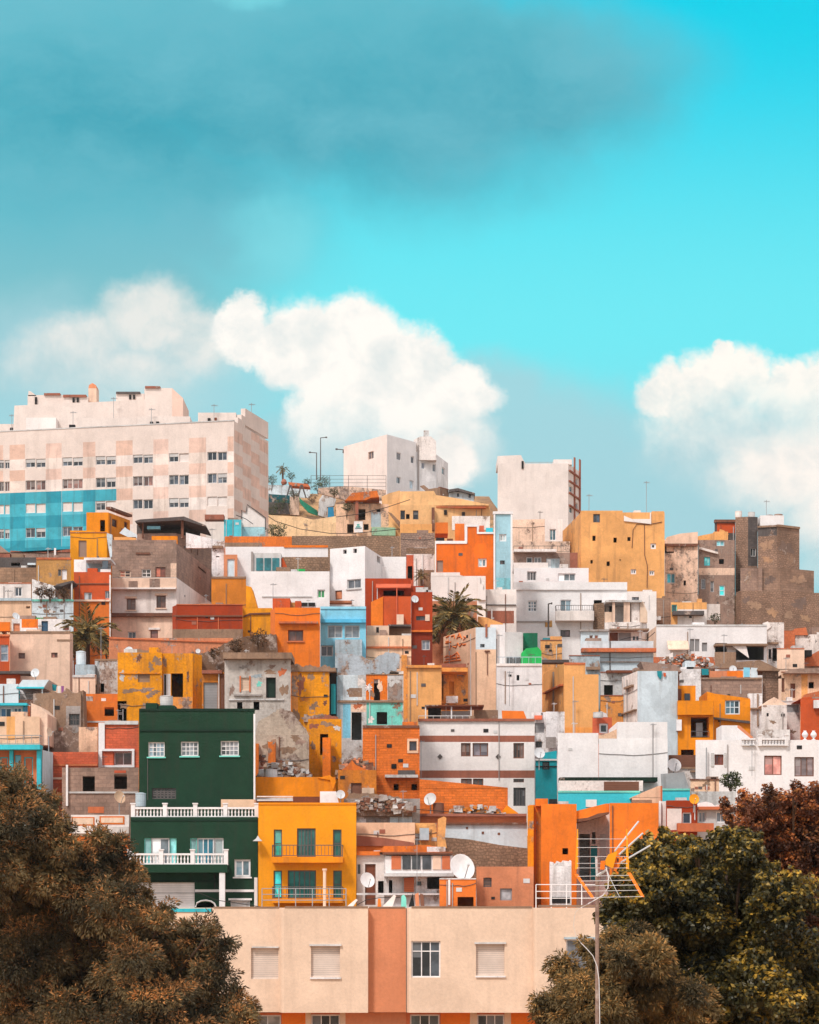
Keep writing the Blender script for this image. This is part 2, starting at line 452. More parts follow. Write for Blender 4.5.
    for e in h['e']: extra(h, root, frs, e)

def jag(pts, a):                                         # break a crumbling outline into many small steps (upper edges only)
    r = random.Random(len(pts) * 7 + int(pts[0][0])); out = []; yb = max(p[1] for p in pts)
    for i, p in enumerate(pts):
        q = pts[(i + 1) % len(pts)]; out.append(p)
        if min(yb - p[1], yb - q[1]) < 1.5: continue
        n = int(math.hypot(q[0] - p[0], q[1] - p[1]) / 1.6)
        for k in range(1, n): t = k / n; out.append((p[0] + (q[0] - p[0]) * t + r.uniform(-a, a) * .5, p[1] + (q[1] - p[1]) * t + r.uniform(-a, a)))
    return out
def flake(root, fr, s, z, rs, rz, c, sty, r, out=.005, name='bare_patch', lim=None):
    O, t, n = fr[:3]; pts = []; k = r.randint(26, 34); ph = [r.uniform(0, 6.28) for _ in range(3)]
    for i in range(k):
        a = 2 * math.pi * i / k; q = .72 + .2 * math.sin(2 * a + ph[0]) + .16 * math.sin(5 * a + ph[1]) + r.uniform(-.16, .16)
        ss, zz = s + math.cos(a) * rs * q, z + math.sin(a) * rz * q
        if lim: ss = min(lim[1], max(lim[0], ss)); zz = min(lim[3], max(lim[2], zz))
        p = O + t * ss + n * out; pts.append((p.x, p.y, zz))
    m = MB(); m.face(pts, mat(c, sty)); return m.build(name, root)
def extra(h, root, frs, e):
    D = h['D']; t = e[0]
    if t == 'fb':                                        # box on the facade: name, x0,y0,x1,y1, out0, out1, colour, style
        _, name, x0, y0, x1, y1, o0, o1, c = e[:9]; sty = e[9] if len(e) > 9 else 'p'
        i, s0, s1, z0, z1 = rect_on(h, frs, (x0, y0, x1, y1))
        m = MB(); m.fbox(frs[i][:3], s0, s1, o0, o1, z0, z1, mat(c, sty)); m.build(name, root)
    elif t == 'bx':                                      # box facing the camera between D+o0 and D+o1
        _, name, x0, y0, x1, y1, o0, o1, c = e[:9]; sty = e[9] if len(e) > 9 else 'p'
        d = D + o0; m = MB(); m.box(wx(x0, d), wx(x1, d), d, D + o1, wz(y1, d), wz(y0, d), mat(c, sty)); m.build(name, root)
    elif t == 'po':                                      # polygon prism at D+o0 .. D+o1
        _, name, pts, o0, o1, c = e[:6]; sty = e[6] if len(e) > 6 else 'p'
        if sty == 'r' or name == 'rubble': pts = jag(pts, .9 if sty == 'r' else .5)
        d = D + o0; m = MB(); m.prism([(wx(x, d), wz(y, d)) for x, y in pts], d, D + o1, mat(c, sty)); m.build(name, root)
    elif t == 'fl':                                      # patches where the render has come off: cx, cy, rx, ry, colour
        _, cx, cy, rx, ry, c = e[:6]; i, s0, s1, z0, z1 = rect_on(h, frs, (cx - rx, cy - ry, cx + rx, cy + ry)); rr_ = random.Random(int(cx * 13 + cy * 7))
        flake(root, frs[i], (s0 + s1) / 2, (z0 + z1) / 2, (s1 - s0) / 2, (z1 - z0) / 2, c, 'w', rr_, .004 + .003 * rr_.random(), lim=(.02, frs[i][3] - .02, h['zb'], h['zt'] - .01))
    elif t == 'cor':                                     # cornice line along the top of the first facade
        fr = frs[0]; m = MB(); m.fbox(fr[:3], 0, fr[3], -.3, .05, h['zt'] + .002, h['zt'] + .12, mat(e[2], 'p')); m.build(e[1], root)
    elif t == 'rl':                                      # railing: x0,y0,x1,y1,out,colour
        _, x0, y0, x1, y1, o, c = e[:7]; i, s0, s1, z0, z1 = rect_on(h, frs, (x0, y0, x1, y1))
        m = MB(); railing(m, frs[i][:3], s0, s1, o, z0, z1, c, *(e[7:]))
        if o > .3:
            pm = mat(c, 'plain')
            for a in (s0, s1): m.fbox(frs[i][:3], a - .018, a + .018, .0, o, z1 - .05, z1, pm)
        m.build('railing', root)
    elif t == 'ba':                                      # balcony: slab x0,y0,x1,y1, out, slab colour, rail top row, rail colour
        _, x0, y0, x1, y1, o, c, yr, rc = e[:9]; i, s0, s1, z0, z1 = rect_on(h, frs, (x0, y0, x1, y1)); fr = frs[i][:3]
        m = MB(); m.fbox(fr, s0, s1, .002, o, z0, z1, mat(c, 'p')); m.build('balcony', root)
        if rc:
            m = MB(); zr = z1 + (y0 - yr) * D / F; railing(m, fr, s0 + .03, s1 - .03, o - .06, z1, zr, rc, .2)
            pm = mat(rc, 'plain')
            for a in (s0 + .03, s1 - .03):
                m.fbox(fr, a - .02, a + .02, .004, o - .08, zr - .05, zr, pm)
                for q in np.arange(.15, o - .1, .2): m.fbox(fr, a - .012, a + .012, q, q + .024, z1, zr - .051, pm)
            m.build('railing', root)
    elif t == 'bl':                                      # balustrade: x0,y0,x1,y1,out,colour, posts
        _, x0, y0, x1, y1, o, c, posts = e[:8]; i, s0, s1, z0, z1 = rect_on(h, frs, (x0, y0, x1, y1)); fr = frs[i]
        m = MB(); pm = mat(c, 'c'); hh = z1 - z0
        m.fbox(fr[:3], s0, s1, o - .1, o + .1, z1 - .11, z1, pm); m.fbox(fr[:3], s0, s1, o - .09, o + .09, z0, z0 + .09, pm)
        n = int((s1 - s0) / .2)
        for q in range(n):
            a = s0 + (q + .5) * (s1 - s0) / n; p = fr[0] + fr[1] * a + fr[2] * o
            b0 = len(m.v)
            m.disc_lathe([(.045, z0 + .09), (.05, z0 + .14), (.035, z0 + .2), (.062, z0 + .09 + hh * .35), (.035, z0 + hh * .68), (.05, z1 - .12), (.05, z1 - .11)], pm, 6)
            for j in range(b0, len(m.v)): v = m.v[j]; m.v[j] = (v[0] + p.x, v[1] + p.y, v[2])
        m.build('balustrade', root)
        for px in posts:
            s, _d = on_seg(fr, px); m = MB()
            m.fbox(fr[:3], s - .12, s + .12, o - .13, o + .13, z0 - .02, z1 + .18, pm); m.fbox(fr[:3], s - .16, s + .16, o - .17, o + .17, z1 + .18, z1 + .25, pm)
            m.build('post', root)
    elif t == 'aw':                                      # sloping awning or lean-to roof: name,x0,y0(wall),x1,y1(front edge),out,colour
        _, name, x0, y0, x1, y1, o, c = e[:8]; sty = e[8] if len(e) > 8 else 'p'
        i, s0, s1, z0, z1 = rect_on(h, frs, (x0, y0, x1, y1)); O, tt, n, L = frs[i]
        m = MB(); a, b = O + tt * s0, O + tt * s1; th = .09; q = n * o; g = n * .01
        c8 = []
        for dz in (0, th):
            c8 += [(a + q).to_tuple()[:2] + (z0 + dz,), (b + q).to_tuple()[:2] + (z0 + dz,), (b + g).to_tuple()[:2] + (z1 + dz,), (a + g).to_tuple()[:2] + (z1 + dz,)]
        m.hexa(c8, mat(c, sty)); m.build(name, root)
    elif t == 'pg':                                      # posts + flat canopy standing on the roof: x0,ytop,x1,ybase,o0,o1,roof colour, post colour
        _, name, x0, y0, x1, y1, o0, o1, c, pc = e[:10]; d = D + o0
        m = MB(); X0, X1, z1, z0 = wx(x0, d), wx(x1, d), wz(y0, d), wz(y1, d)
        m.box(X0 - .15, X1 + .15, d - .15, D + o1, z1, z1 + .1, mat(c, 'w')); m.build(name, root)
        n = max(1, int((X1 - X0) / 1.8))
        for q in range(n + 1):
            for yy in (d, D + o1 - .2):
                a = X0 + (X1 - X0) * q / n; pp = MB(); pp.tube([(a, yy, z0), (a, yy, z1)], .045, mat(pc, 'plain')); pp.build('post', root)
    elif t == 'st':                                      # a painted or cast stroke on the facade: points, width px, colour
        _, name, pts, wpx, c = e[:5]; out = e[5] if len(e) > 5 else .02
        m = MB()
        i = find_seg(h, frs, pts[0][0]); O, tt, n, L = frs[i]; q = []
        for x, y in pts:
            s, d = on_seg(frs[i], x); p = O + tt * s + n * out; q.append((p.x, p.y, wz(y, d)))
        m.tube(q, wpx * D / F / 2, mat(c, 'plain'), 5); m.build(name, root)

_noclut = {'front', 'front_low', 'green', 'green_up', 'yellow', 'apt', 'yback', 'porch_in', 'brickterr', 'bluetower', 'whitecube', 'towertop', 'towermid', 'towerbase', 'ochapt', 'whitetower', 'crestcube', 'crestcube_b'}
def clutter(h):
    """pipes, little vents, cables and ragged parapet ends that every old house here has"""
    if h['key'] in _noclut or h['cat'] in ('wall', 'terrace'): return
    pts, frs = seg_frames(h); r = random.Random(h['key']); D = h['D']
    segs = [f for f in frs if f[3] > 1.6]
    if not segs: return
    fr = max(segs, key=lambda f: f[3]); L = fr[3]; zt = h['zt']; zv = max(h['zb'] + .3, wz(h['yb'], fr[0].y))
    if zt - zv < 1.0: return
    wr = [rect_on(h, frs, w['b'])[1:] for w in h['w']]
    def free(a, b, c, d): return all(b < q[0] - .1 or a > q[1] + .1 or d < q[2] - .1 or c > q[3] + .1 for q in wr)
    for _ in range(r.choice([0, 1, 1, 2, 2])):
        a = r.uniform(.06, .94) * L
        z0 = zv - 1.5 if r.random() < .6 else r.uniform(zv, (zv + zt) / 2)
        if free(a - .1, a + .1, z0, zt):
            m = MB(); m.fbox(fr[:3], a - .03, a + .03, .01, .07, z0, zt - r.uniform(0, .6), mat(r.choice(['grey', 'lgrey', 'stone', 'brown']), 'plain')); m.build('downpipe', h['root'])
    for _ in range(r.choice([0, 1, 2, 3])):
        a, z = r.uniform(.08, .92) * L, r.uniform(zv + .3, zt - .4); q = r.uniform(.1, .2)
        if free(a - .3, a + .3, z - .3, z + .3):
            m = MB(); m.fbox(fr[:3], a - q, a + q, .004, .03, z - q * .7, z + q * .7, mat(r.choice(['dark', 'dgrey', 'lgrey', 'band']), 'plain')); m.build('vent', h['root'])
    if h['sty'] in ('w', 'r'):
        nfl = {'r': 4, 'w': 3}[h['sty']]
        for _ in range(nfl):
            rs, rz = r.uniform(.12, .6), r.uniform(.1, .4); a = r.uniform(0, L)
            z = r.choice([zt - r.uniform(0, .7), r.uniform(zv, zt), r.uniform(zv, zv + 1.2)])
            if free(a - rs - .1, a + rs + .1, z - rz - .1, z + rz + .1):
                c = r.choice(['stone', 'grey', 'block', h['c'], h['c']])
                flake(h['root'], fr, a, z, rs, rz, c, 'w', r, .004 + .004 * r.random(), lim=(.02, L - .02, h['zb'], zt - .01))
    if r.random() < .55:
        z = r.uniform(zv + .5, zt - .2); p = []
        for i in range(7): a = L * i / 6; p.append(fr[0] + fr[1] * a + fr[2] * .03 + Vector((0, 0, z - .12 * math.sin(math.pi * i / 6) + .05 * r.uniform(-1, 1))))
        if all(free(0, L, z - .2, z + .1) for _ in (0,)):
            m = MB(); m.tube(p, .018, mat('dgrey', 'plain'), 4); m.build('cable', h['root'])
    for _ in range(r.choice([0, 1, 1, 2])):
        if h['zr'] >= zt - .01 or h['dep'] < 2: break
        a = r.uniform(.05, .8) * L; w_ = r.uniform(.3, 1.3); hh = r.uniform(.12, .45)
        m = MB(); m.fbox(fr[:3], a, min(L, a + w_), -r.uniform(.5, 1.2), -.25, h['zr'], zt + hh, mat(r.choice(['stone', 'lgrey', 'pinkw', 'block', h['c'], h['c']]), 'w')); m.build('parapet_stub', h['root'])
    if r.random() < .35 and h['sty'] in ('p', 'w'):
        m = MB(); m.fbox(fr[:3], 0, L, -.25, .05, zt + .002, zt + .07, mat(r.choice(['stone', 'terra', 'band', 'lgrey']), 'w')); m.build('coping', h['root'])
# ================================================================ houses, from the street upwards (picture columns and rows)
# ---- street front: cream apartment block with rounded bays
def arc(x, o0, o1, n=4, w=4.5):
    return [(x + w * (1 - math.cos(math.pi / 2 * i / n)), o0 + (o1 - o0) * math.sin(math.pi / 2 * i / n)) for i in range(n + 1)]
WGRID = dict(fr='white')
B('front', [(120, 1.2), (212.5, 1.2)] + arc(213, 1.0, .5, w=2) + [(279, .5)] + arc(279.5, .45, -.15) + [(368, -.15), (368.2, .35), (406, .35)] + arc(406.3, .7, -.1)
  + [(532.3, -.1)] + arc(532.6, -.15, -.75) + [(690, -.75)], 908, 1012, 'cream', 'c', 'cream apartment block with rounded bays and an orange recess at the bottom of the hill', d=113, dep=9,
  k='apartment_building', cat='apartment building', bot=1012, roofc='grey', ref=4, flat=True,
  w=[SH(251, 948, 278.6, 979, rev=.2), SH(311, 946, 340, 977, rev=.2), SH(476, 944, 504.5, 975.5, rev=.2),
     W(408.6, 941, 440.5, 977.5, 3, 1, 'white', (44, 48, 52), tr=.28, fwk=1.0), W(566, 939, 606, 975, 2, 1, 'white', (60, 62, 66))],
  paint=[(368.3, 900, 405.9, 1014, 'orec', 'c')],
  e=[('fb', 'cornice', 213.5, 906.6, 279, 908.4, -.1, .02, 'stone'), ('fb', 'cornice', 285, 906.2, 368, 908.2, -.1, .02, 'stone'), ('fb', 'cornice', 369, 906.6, 405.5, 908.4, -.1, .02, 'stone'),
     ('fb', 'cornice', 411.5, 906.2, 532, 908.2, -.1, .02, 'stone'), ('fb', 'cornice', 538, 905, 690, 907, -.1, .02, 'stone'), ('fb', 'cornice', 120, 908.5, 212, 912, -.1, .05, 'turq'),
     ('fb', 'lintel', 309.5, 944.2, 341.5, 946, .0, .12, 'lgrey'), ('fb', 'lintel', 474.5, 942.2, 506, 944, .0, .1, 'lgrey'), ('fb', 'lintel', 252, 946.5, 278.8, 948, .0, .1, 'lgrey'),
     ('fb', 'lintel', 564, 937, 608, 939.2, .0, .12, 'bluegrey'), ('fb', 'sill', 310, 977.2, 341, 979, .0, .09, 'white'), ('fb', 'sill', 475.5, 975.8, 505.5, 977.4, .0, .09, 'white')])
B('front_low', [(120, 1.3), (690, 1.3)], 1012.5, 1024, 'terra', 'c', of='front', d=113, dep=8, flat=True,
  w=[W(254, 1015, 281, 1050, 2, 1, 'lgrey', (110, 108, 106)), W(311, 1014.5, 340, 1050, 3, 1, 'white', (70, 72, 76)), W(410, 1014.5, 439.5, 1050, 3, 1, 'white', (60, 66, 66)), W(477, 1014.5, 504.5, 1050, 3, 2, 'white', (62, 66, 70))],
  paint=[(282, 1012, 305.5, 1080, 'orange', 'c'), (305.5, 1012, 311, 1080, 'cream', 'c'), (340, 1012, 345.5, 1080, 'cream', 'c'), (345.5, 1012, 406, 1080, 'orec', 'c'), (441, 1012, 470, 1080, 'orange', 'c'),
         (470, 1012, 477, 1080, 'cream', 'c'), (504.5, 1012, 511, 1080, 'cream', 'c'), (511, 1012, 540, 1080, 'orange', 'c')])
# ---- dark green house: lower floors with terrace, upper block set back
G = 'dgreen'
B('green', [130.5, 257.8], 817, 905, 'green', 'p', 'dark green house with two white balustrades and white grid windows', d=128.5, dep=8.5, maxdep=9, roofc='grey', flat=True,
  w=[W(144, 838, 151, 866, 1, 1, 'lturq', (90, 150, 150)), W(151, 838, 169.5, 866, 2, 1, 'white', (150, 160, 170)), W(169.5, 838, 176.5, 866, 1, 1, 'lturq', (90, 150, 150)),
     W(190, 838, 197, 866, 1, 1, 'lturq', (120, 160, 160)), W(197, 838, 214, 866, 3, 1, 'white', (40, 110, 130)), W(214, 838, 223.5, 866, 1, 1, 'white', (150, 170, 170)),
     W(234.3, 859.3, 250.5, 876.8, 2, 1, 'white', (90, 110, 120), sill='white', fwk=1.5), DR(230.5, 900.5, 250, 930, 'lgrey', 'white'),
     dict(k='s', b=(135, 882.5, 194.6, 930), g='white', fr='lgrey', n=1, r=1, sh=1), OP(196.5, 902.5, 214, 930)],
  e=[('bl', 131.5, 807, 257, 817.4, -.3, 'white', [132.5, 164.5, 194.8, 225, 256.3]), ('fb', 'balcony', 131, 864.8, 229, 872.8, .002, 1.25, 'green', 'c'),
     ('bl', 131, 853.8, 228.5, 865, 1.1, 'white', [131.8, 163.5, 194.5, 227.6]), ('fb', 'column', 221, 873, 226.6, 925, .9, 1.2, 'white', 'c'),
     ('fb', 'band', 195, 889.5, 254, 892, .003, .06, 'white', 'c'), ('fb', 'pilaster', 254.3, 877.5, 257.6, 925, .003, .09, 'white', 'c'), ('fb', 'lintel', 228.6, 898.3, 252, 900.3, .003, .1, 'white', 'c'),
     ('st', 'arch', [(195.5, 907), (197, 903), (201, 900.9), (206, 900.3), (211, 901.2), (214.5, 903.5), (216, 907)], 1.7, 'white', .03), ('fb', 'band', 131, 819.5, 257.5, 821, .003, .04, 'dgreen', 'c'),
     ('fb', 'ledge', 131, 880, 220, 882.4, .003, .08, 'dgreen', 'c'), ('fb', 'pipe', 214, 874, 215.3, 889, .003, .06, 'dark', 'plain')])
B('green_up', [139, 254.8], 710, 818, 'green', 'p', of='green', d=133, dep=4.2, roofc='grey', gap=2,
  w=[W(148.2, 742, 164.6, 756.8, 4, 3, 'white', (80, 92, 100), fwk=.95, mk=.6, sill='lturq'), W(180.8, 741.5, 198.4, 756, 4, 3, 'white', (100, 104, 108), fwk=.95, mk=.6, sill='lturq'), W(220.6, 740.8, 238.8, 755.6, 4, 3, 'white', (100, 100, 104), fwk=.95, mk=.6, sill='lturq'),
     W(152, 788, 176, 799, 6, 4, 'dgrey', (24, 26, 26), mk=1.2)],
  e=[('fb', 'band', 139.4, 729.6, 254.5, 731.2, .003, .07, 'dgreen', 'c'), ('fb', 'downpipe', 253.6, 714, 255.4, 808, .003, .1, 'white', 'plain'), ('fb', 'band', 139.2, 708.6, 254.8, 711, -.15, .05, 'dgreen', 'c'),
     ('bx', 'awning', 221, 799.4, 254.4, 807.4, -2.6, -1.0, 'peach', 'c'), ('bx', 'chimney', 145.6, 703, 157, 712, .6, 1.6, 'green', 'c'), ('bx', 'chimney', 158.6, 705.4, 174.4, 712, .6, 2.2, 'green', 'c'), ('fb', 'pipe', 147.4, 756.9, 148, 800, .003, .04, 'dgrey', 'plain')])
# ---- bright yellow house with two balconies
TG = (30, 120, 110)
B('yellow', [258.3, 356.3], 804, 905, 'yellow', 'c', 'bright yellow house with two railed balconies and tall green doors', d=128, dep=5.2, roofc='terra',
  w=[W(273.8, 829.5, 282, 857, 1, 2, 'dgrey', (44, 166, 148)), W(297, 828.3, 315.6, 857, 5, 1, 'dgrey', (40, 92, 88)), W(333, 829.5, 341.5, 857, 1, 2, 'dgrey', (26, 84, 76)),
     W(273.6, 870.5, 282, 898.4, 1, 2, 'dgrey', (44, 166, 148)), W(287.8, 870.3, 316, 898.4, 5, 1, 'dgrey', (28, 104, 100)), W(333.2, 870.5, 341.8, 898, 1, 2, 'dgrey', (26, 92, 82))],
  e=[('ba', 272.8, 857.2, 343.4, 863, 1.0, 'yor', 845.2, 'dgrey'), ('ba', 273, 898.6, 343.4, 903, 1.0, 'yor', 886.6, 'dgrey'),
     ('fb', 'band', 258.4, 802.6, 356.2, 804.6, -.2, .05, 'yor', 'c'), ('po', 'skylight', [(320, 806), (320, 791.4), (336, 791.4), (339.4, 806)], 1.2, 1.4, 'white', 'plain'), ('bx', 'pergola', 293, 796.6, 319.6, 806, 1.7, 1.9, 'wood', 'w'), ('bx', 'rail', 257, 799.4, 293, 801, .8, .9, 'lgrey', 'plain'), ('bx', 'rail', 257, 796, 293, 797, 1.9, 2.0, 'pinkw', 'plain')])
B('yback', [255.5, 335.5], 777, 800, 'yor', 'p', 'low orange yellow terrace wall behind the bright yellow balcony house', d=134.6, dep=2.2, k='terrace_wall', cat='wall', group=None,
  e=[('fb', 'band', 255.6, 798, 293, 800.4, .003, .5, 'lgrey'), ('po', 'coping', [(318, 778), (330, 775), (336, 781), (333, 790), (330, 780)], -.1, .3, 'yor')])
# ---- left of the green house
B('brickterr', [(70, 0), (129.6, 0)], 828, 872, 'dorange', 'p', 'orange house with an ornamental white parapet below the grey block house', d=131, dep=4.5,
  e=[('fb', 'band', 70, 826.8, 129.4, 833.5, .003, .2, 'pinkw'), ('bx', 'parapet', 71, 814.8, 129, 828, 0, .25, 'pinkw'), ('fb', 'panel', 71.5, 817, 94.5, 825.6, .003, .03, 'dorange'), ('fb', 'panel', 73, 818, 93.3, 824.4, .033, .05, 'cream'),
     ('fb', 'panel', 99.5, 816.2, 124.5, 824.4, .003, .03, 'dorange'), ('fb', 'panel', 101, 817.6, 123, 822.8, .033, .05, 'cream'), ('fb', 'band', 72, 833.6, 129, 836, .003, .08, 'cream')])
B('blockhouse', [(62, 0), (138.6, 0)], 767.5, 815, 'block', 'b', 'grey concrete block house with two glassless openings behind the ornamental parapet', d=137.5, dep=4,
  w=[OP(82.6, 776.2, 94.8, 791.2), OP(114.2, 774.2, 127, 789)],
  e=[('fb', 'band', 67, 791.6, 138, 793.4, .003, .08, 'lgrey'), ('fb', 'pole', 66.4, 765, 68.4, 806, .05, .2, 'white', 'plain'), ('fb', 'patch', 88, 806.8, 104, 813, .003, .02, 'terra'), ('fb', 'patch', 114.4, 770.4, 126, 773, .003, .02, 'brick')])
B('brickwhite', [(98.6, 0), (138.8, 0)], 722.5, 768, 'brick', 'k', 'brick red house with white pilaster and white framed loggia beside the green house', d=143, dep=4.5,
  w=[W(113.4, 751.5, 131.6, 765.2, 2, 1, 'white', (120, 74, 62), rev=.5)],
  e=[('fb', 'pilaster', 98.7, 723, 104.8, 751, .003, .1, 'white', 'c'), ('fb', 'pilaster', 98.7, 751, 102.3, 767.5, .003, .14, 'white', 'c'), ('fb', 'band', 102.3, 749, 134.6, 751.2, .003, .16, 'white', 'c'),
     ('fb', 'band', 102.4, 765.4, 134.6, 767.4, .003, .16, 'white', 'c'), ('fb', 'pilaster', 132.2, 751.3, 134.5, 765.3, .003, .16, 'white', 'c'), ('fb', 'cornice', 104.9, 721, 138.4, 724.6, .003, .12, 'lgrey')])
B('brickwall', [(44, 0), (97.8, 0)], 752, 792, 'brick', 'k', 'low brick red wall with pale band beside the white framed brick house', d=142, dep=2.4, k='brick_wall', cat='wall', group=None,
  e=[('fb', 'band', 53, 764, 97.5, 766, .003, .08, 'terra'), ('fb', 'band', 53, 777.4, 97.5, 779.4, .003, .08, 'pink')])
B('turqhouse', [(-46, 0), (42.6, 0), (53, 2.2)], 750, 790, 'lblue', 'p', 'white house with bright turquoise trim and peach parapet above the bushy brown tree', d=138, dep=5,
  w=[DR(0, 757, 8, 790, 'terra', 'turq'), DR(15, 755, 21, 790, 'sky', 'turq'), DR(24, 757, 33, 790, 'terra', 'turq')],
  paint=[(-46, 750, 42.5, 792, 'terra')],
  e=[('fb', 'band', -46, 745.6, 42.4, 750.4, -.2, .9, 'turq'), ('fb', 'column', 38, 750.6, 42.2, 790, .003, .5, 'turq'), ('fb', 'column', 10.5, 750.6, 14, 790, .003, .4, 'turq'), ('bx', 'parapet', -46, 740, 40, 746, -.7, -.5, 'peach'),
     ('rl', -46, 736, 42, 746, .85, 'metal', .5)])
B('peachpar', [(-46, 0), (39.8, 0)], 716.5, 745, 'peach', 'p', 'peach house with a row of blue framed windows under a turquoise roof edge', d=144.5, dep=4.5,
  paint=[(6.5, 716, 15, 746, 'ochre')],
  e=[('po', 'gable', [(31, 745), (31, 703), (40, 706.5), (47.5, 714), (47.5, 745)], .35, 4.4, 'pink')])
B('peachup', [(-46, 0), (30.4, 0)], 705, 718, 'bluegrey', 'p', of='peachpar', d=145.2, dep=3.6,
  w=[W(-22, 707.6, -2, 719.5, 3, 1, 'lblue', (30, 64, 92)), W(0, 707.6, 11.6, 719.5, 2, 1, 'lblue', (30, 64, 92)), W(13.2, 707.3, 21.8, 719.5, 2, 1, 'lblue', (36, 70, 96)), W(22.8, 705.8, 27.8, 719, 1, 1, 'turq', (30, 90, 120))],
  e=[('fb', 'eave', -46, 703.6, 28, 706, -.2, .5, 'turq'), ('fb', 'pilaster', 28, 706, 30.3, 719, .003, .1, 'terra')])
B('whitecanopy', [(-40, 0), (18.5, 0)], 684, 706, 'lblue', 'c', 'white house corner beside the pale blue canopy terrace', d=152, dep=5)
B('canopy', [(18.6, 0), (50, 0)], 699.6, 706, 'brown', 'w', 'terrace with pale blue sloping canopy on thin posts above rough brown masonry', d=152, dep=5, k='terrace', cat='terrace', flat=True,
  e=[('po', 'canopy', [(16.5, 687.6), (22.5, 679.8), (49, 679.8), (43.8, 687.6)], 0, 3.8, 'lblue', 'plain'), ('fb', 'band', 16.5, 687, 44, 688.6, -.1, .08, 'turq', 'plain'), ('fb', 'post', 18.4, 688.6, 19.2, 699.6, -.2, -.1, 'turq', 'plain'), ('fb', 'post', 41.4, 688.6, 42.4, 699.6, -.2, -.1, 'lblue', 'plain'),
     ('bx', 'wall', 19, 689, 49, 700, 2.6, 2.9, 'white', 'w'), ('rl', 18.6, 694, 49.5, 699.6, -.1, 'dgrey', .3)])
B('rubblehouse', [(33, .4), (49, 0), (81, 0)], 693, 745, 'stone', 'r', 'ruined brown stone walls under the pale blue canopy terrace', d=148.6, dep=2.6, k='ruined_wall', cat='ruin', flat=True,
  w=[W(69, 713.8, 79.6, 725.4, 3, 2, 'dgrey', (48, 44, 44))],
  paint=[(66, 706, 80.5, 733, 'grey')], e=[('po', 'rubble', [(33, 745), (36, 702), (44, 706), (52, 690), (60, 696), (66, 688), (76, 694), (83, 690), (85, 745)], .2, 1.6, 'stone', 'r')])
B('peachbit', [(78.8, 0), (97.6, 0)], 727, 752, 'peach', 'w', 'small stained peach wall below the orange block house', d=147, dep=2, k='house', cat='house')
B('orangeblock', [(80.6, 0), (126.6, 0)], 701, 722, 'dorange', 'p', 'small orange house with a single dark square opening', d=152, dep=4,
  w=[OP(104.4, 707.3, 114, 716)],
  e=[('bx', 'wall', 86, 693.8, 125.4, 701.4, .3, 2.4, 'dorange'), ('fb', 'band', 80.6, 721, 126, 722.6, .003, .06, 'lgrey')])
B('peachnarrow', [(72.6, 0), (95.4, 0)], 676, 705, 'pink', 'p', 'narrow peach house under a pale blue grey box and a water tank', d=157, dep=4,
  e=[('fb', 'band', 72.6, 675, 95, 677.4, -.1, .08, 'lgrey'), ('bx', 'parapet', 75, 664.6, 94.6, 676, .6, 2.6, 'bluegrey', 'w'), ('fb', 'downpipe', 78.6, 677, 79.4, 706, .003, .06, 'brown', 'plain')])
B('greyplaster', [(94.8, .6), (100, 0), (120.4, 0)], 660, 692, 'lgrey', 'r', 'bare grey plaster house beside the bright yellow ruin', d=158, dep=4.6,
  w=[OP(100, 683.4, 104.2, 692)], e=[('fb', 'band', 94.8, 659, 117, 660.8, -.1, .05, 'stone')])
# ---- ruins behind the yellow house
B('rubblelow', [(255.4, 0), (309, 0)], 735, 778, (190, 170, 152), 'r', 'crumbling grey rubble wall with orange piers behind the orange yellow terrace wall', d=142, dep=1.6, k='ruined_wall', cat='ruin', flat=True,
  e=[('po', 'rubble', [(255.5, 736), (258, 722), (268, 716), (280, 708), (292, 712), (300, 722), (306, 729), (309, 736)], .1, 1.3, (190, 170, 152), 'r'), ('fl', 270, 745, 8, 7, 'stone'), ('fl', 288, 750, 9, 6, 'stone'), ('fl', 300, 742, 6, 5, 'block'), ('fl', 262, 760, 6, 6, 'brown'), ('fl', 296, 766, 10, 5, 'stone'), ('fl', 281, 765, 8, 4, 'brown'), ('fb', 'pier', 255.8, 744, 259, 778, .003, .4, 'dorange', 'w'), ('fb', 'pier', 268.6, 742.5, 276, 775, .003, .6, 'orange', 'w')])
B('yruinlow', [(303.4, .5), (309, 0), (341.6, 0)], 719, 753, 'yellow', 'w', 'roofless yellow ruin with a dark doorway behind the orange yellow terrace wall', d=144, dep=3.2, k='ruined_house', cat='ruin',
  w=[OP(320, 734, 328.2, 755)],
  e=[('po', 'wall', [(303.6, 720), (304, 714), (312, 716), (322, 713.5), (334, 716), (341.4, 719.5), (341.4, 722), (303.6, 722)], .08, .5, 'band', 'r'), ('fl', 313, 726, 6, 4, 'band'), ('fl', 327, 724, 8, 3.4, 'stone'), ('fl', 337, 728, 4, 4, 'lgrey'), ('fl', 313, 746, 4, 5, 'stone'), ('bx', 'pier', 322.5, 737.5, 330.5, 779, -1.0, -.35, 'orange', 'w')])
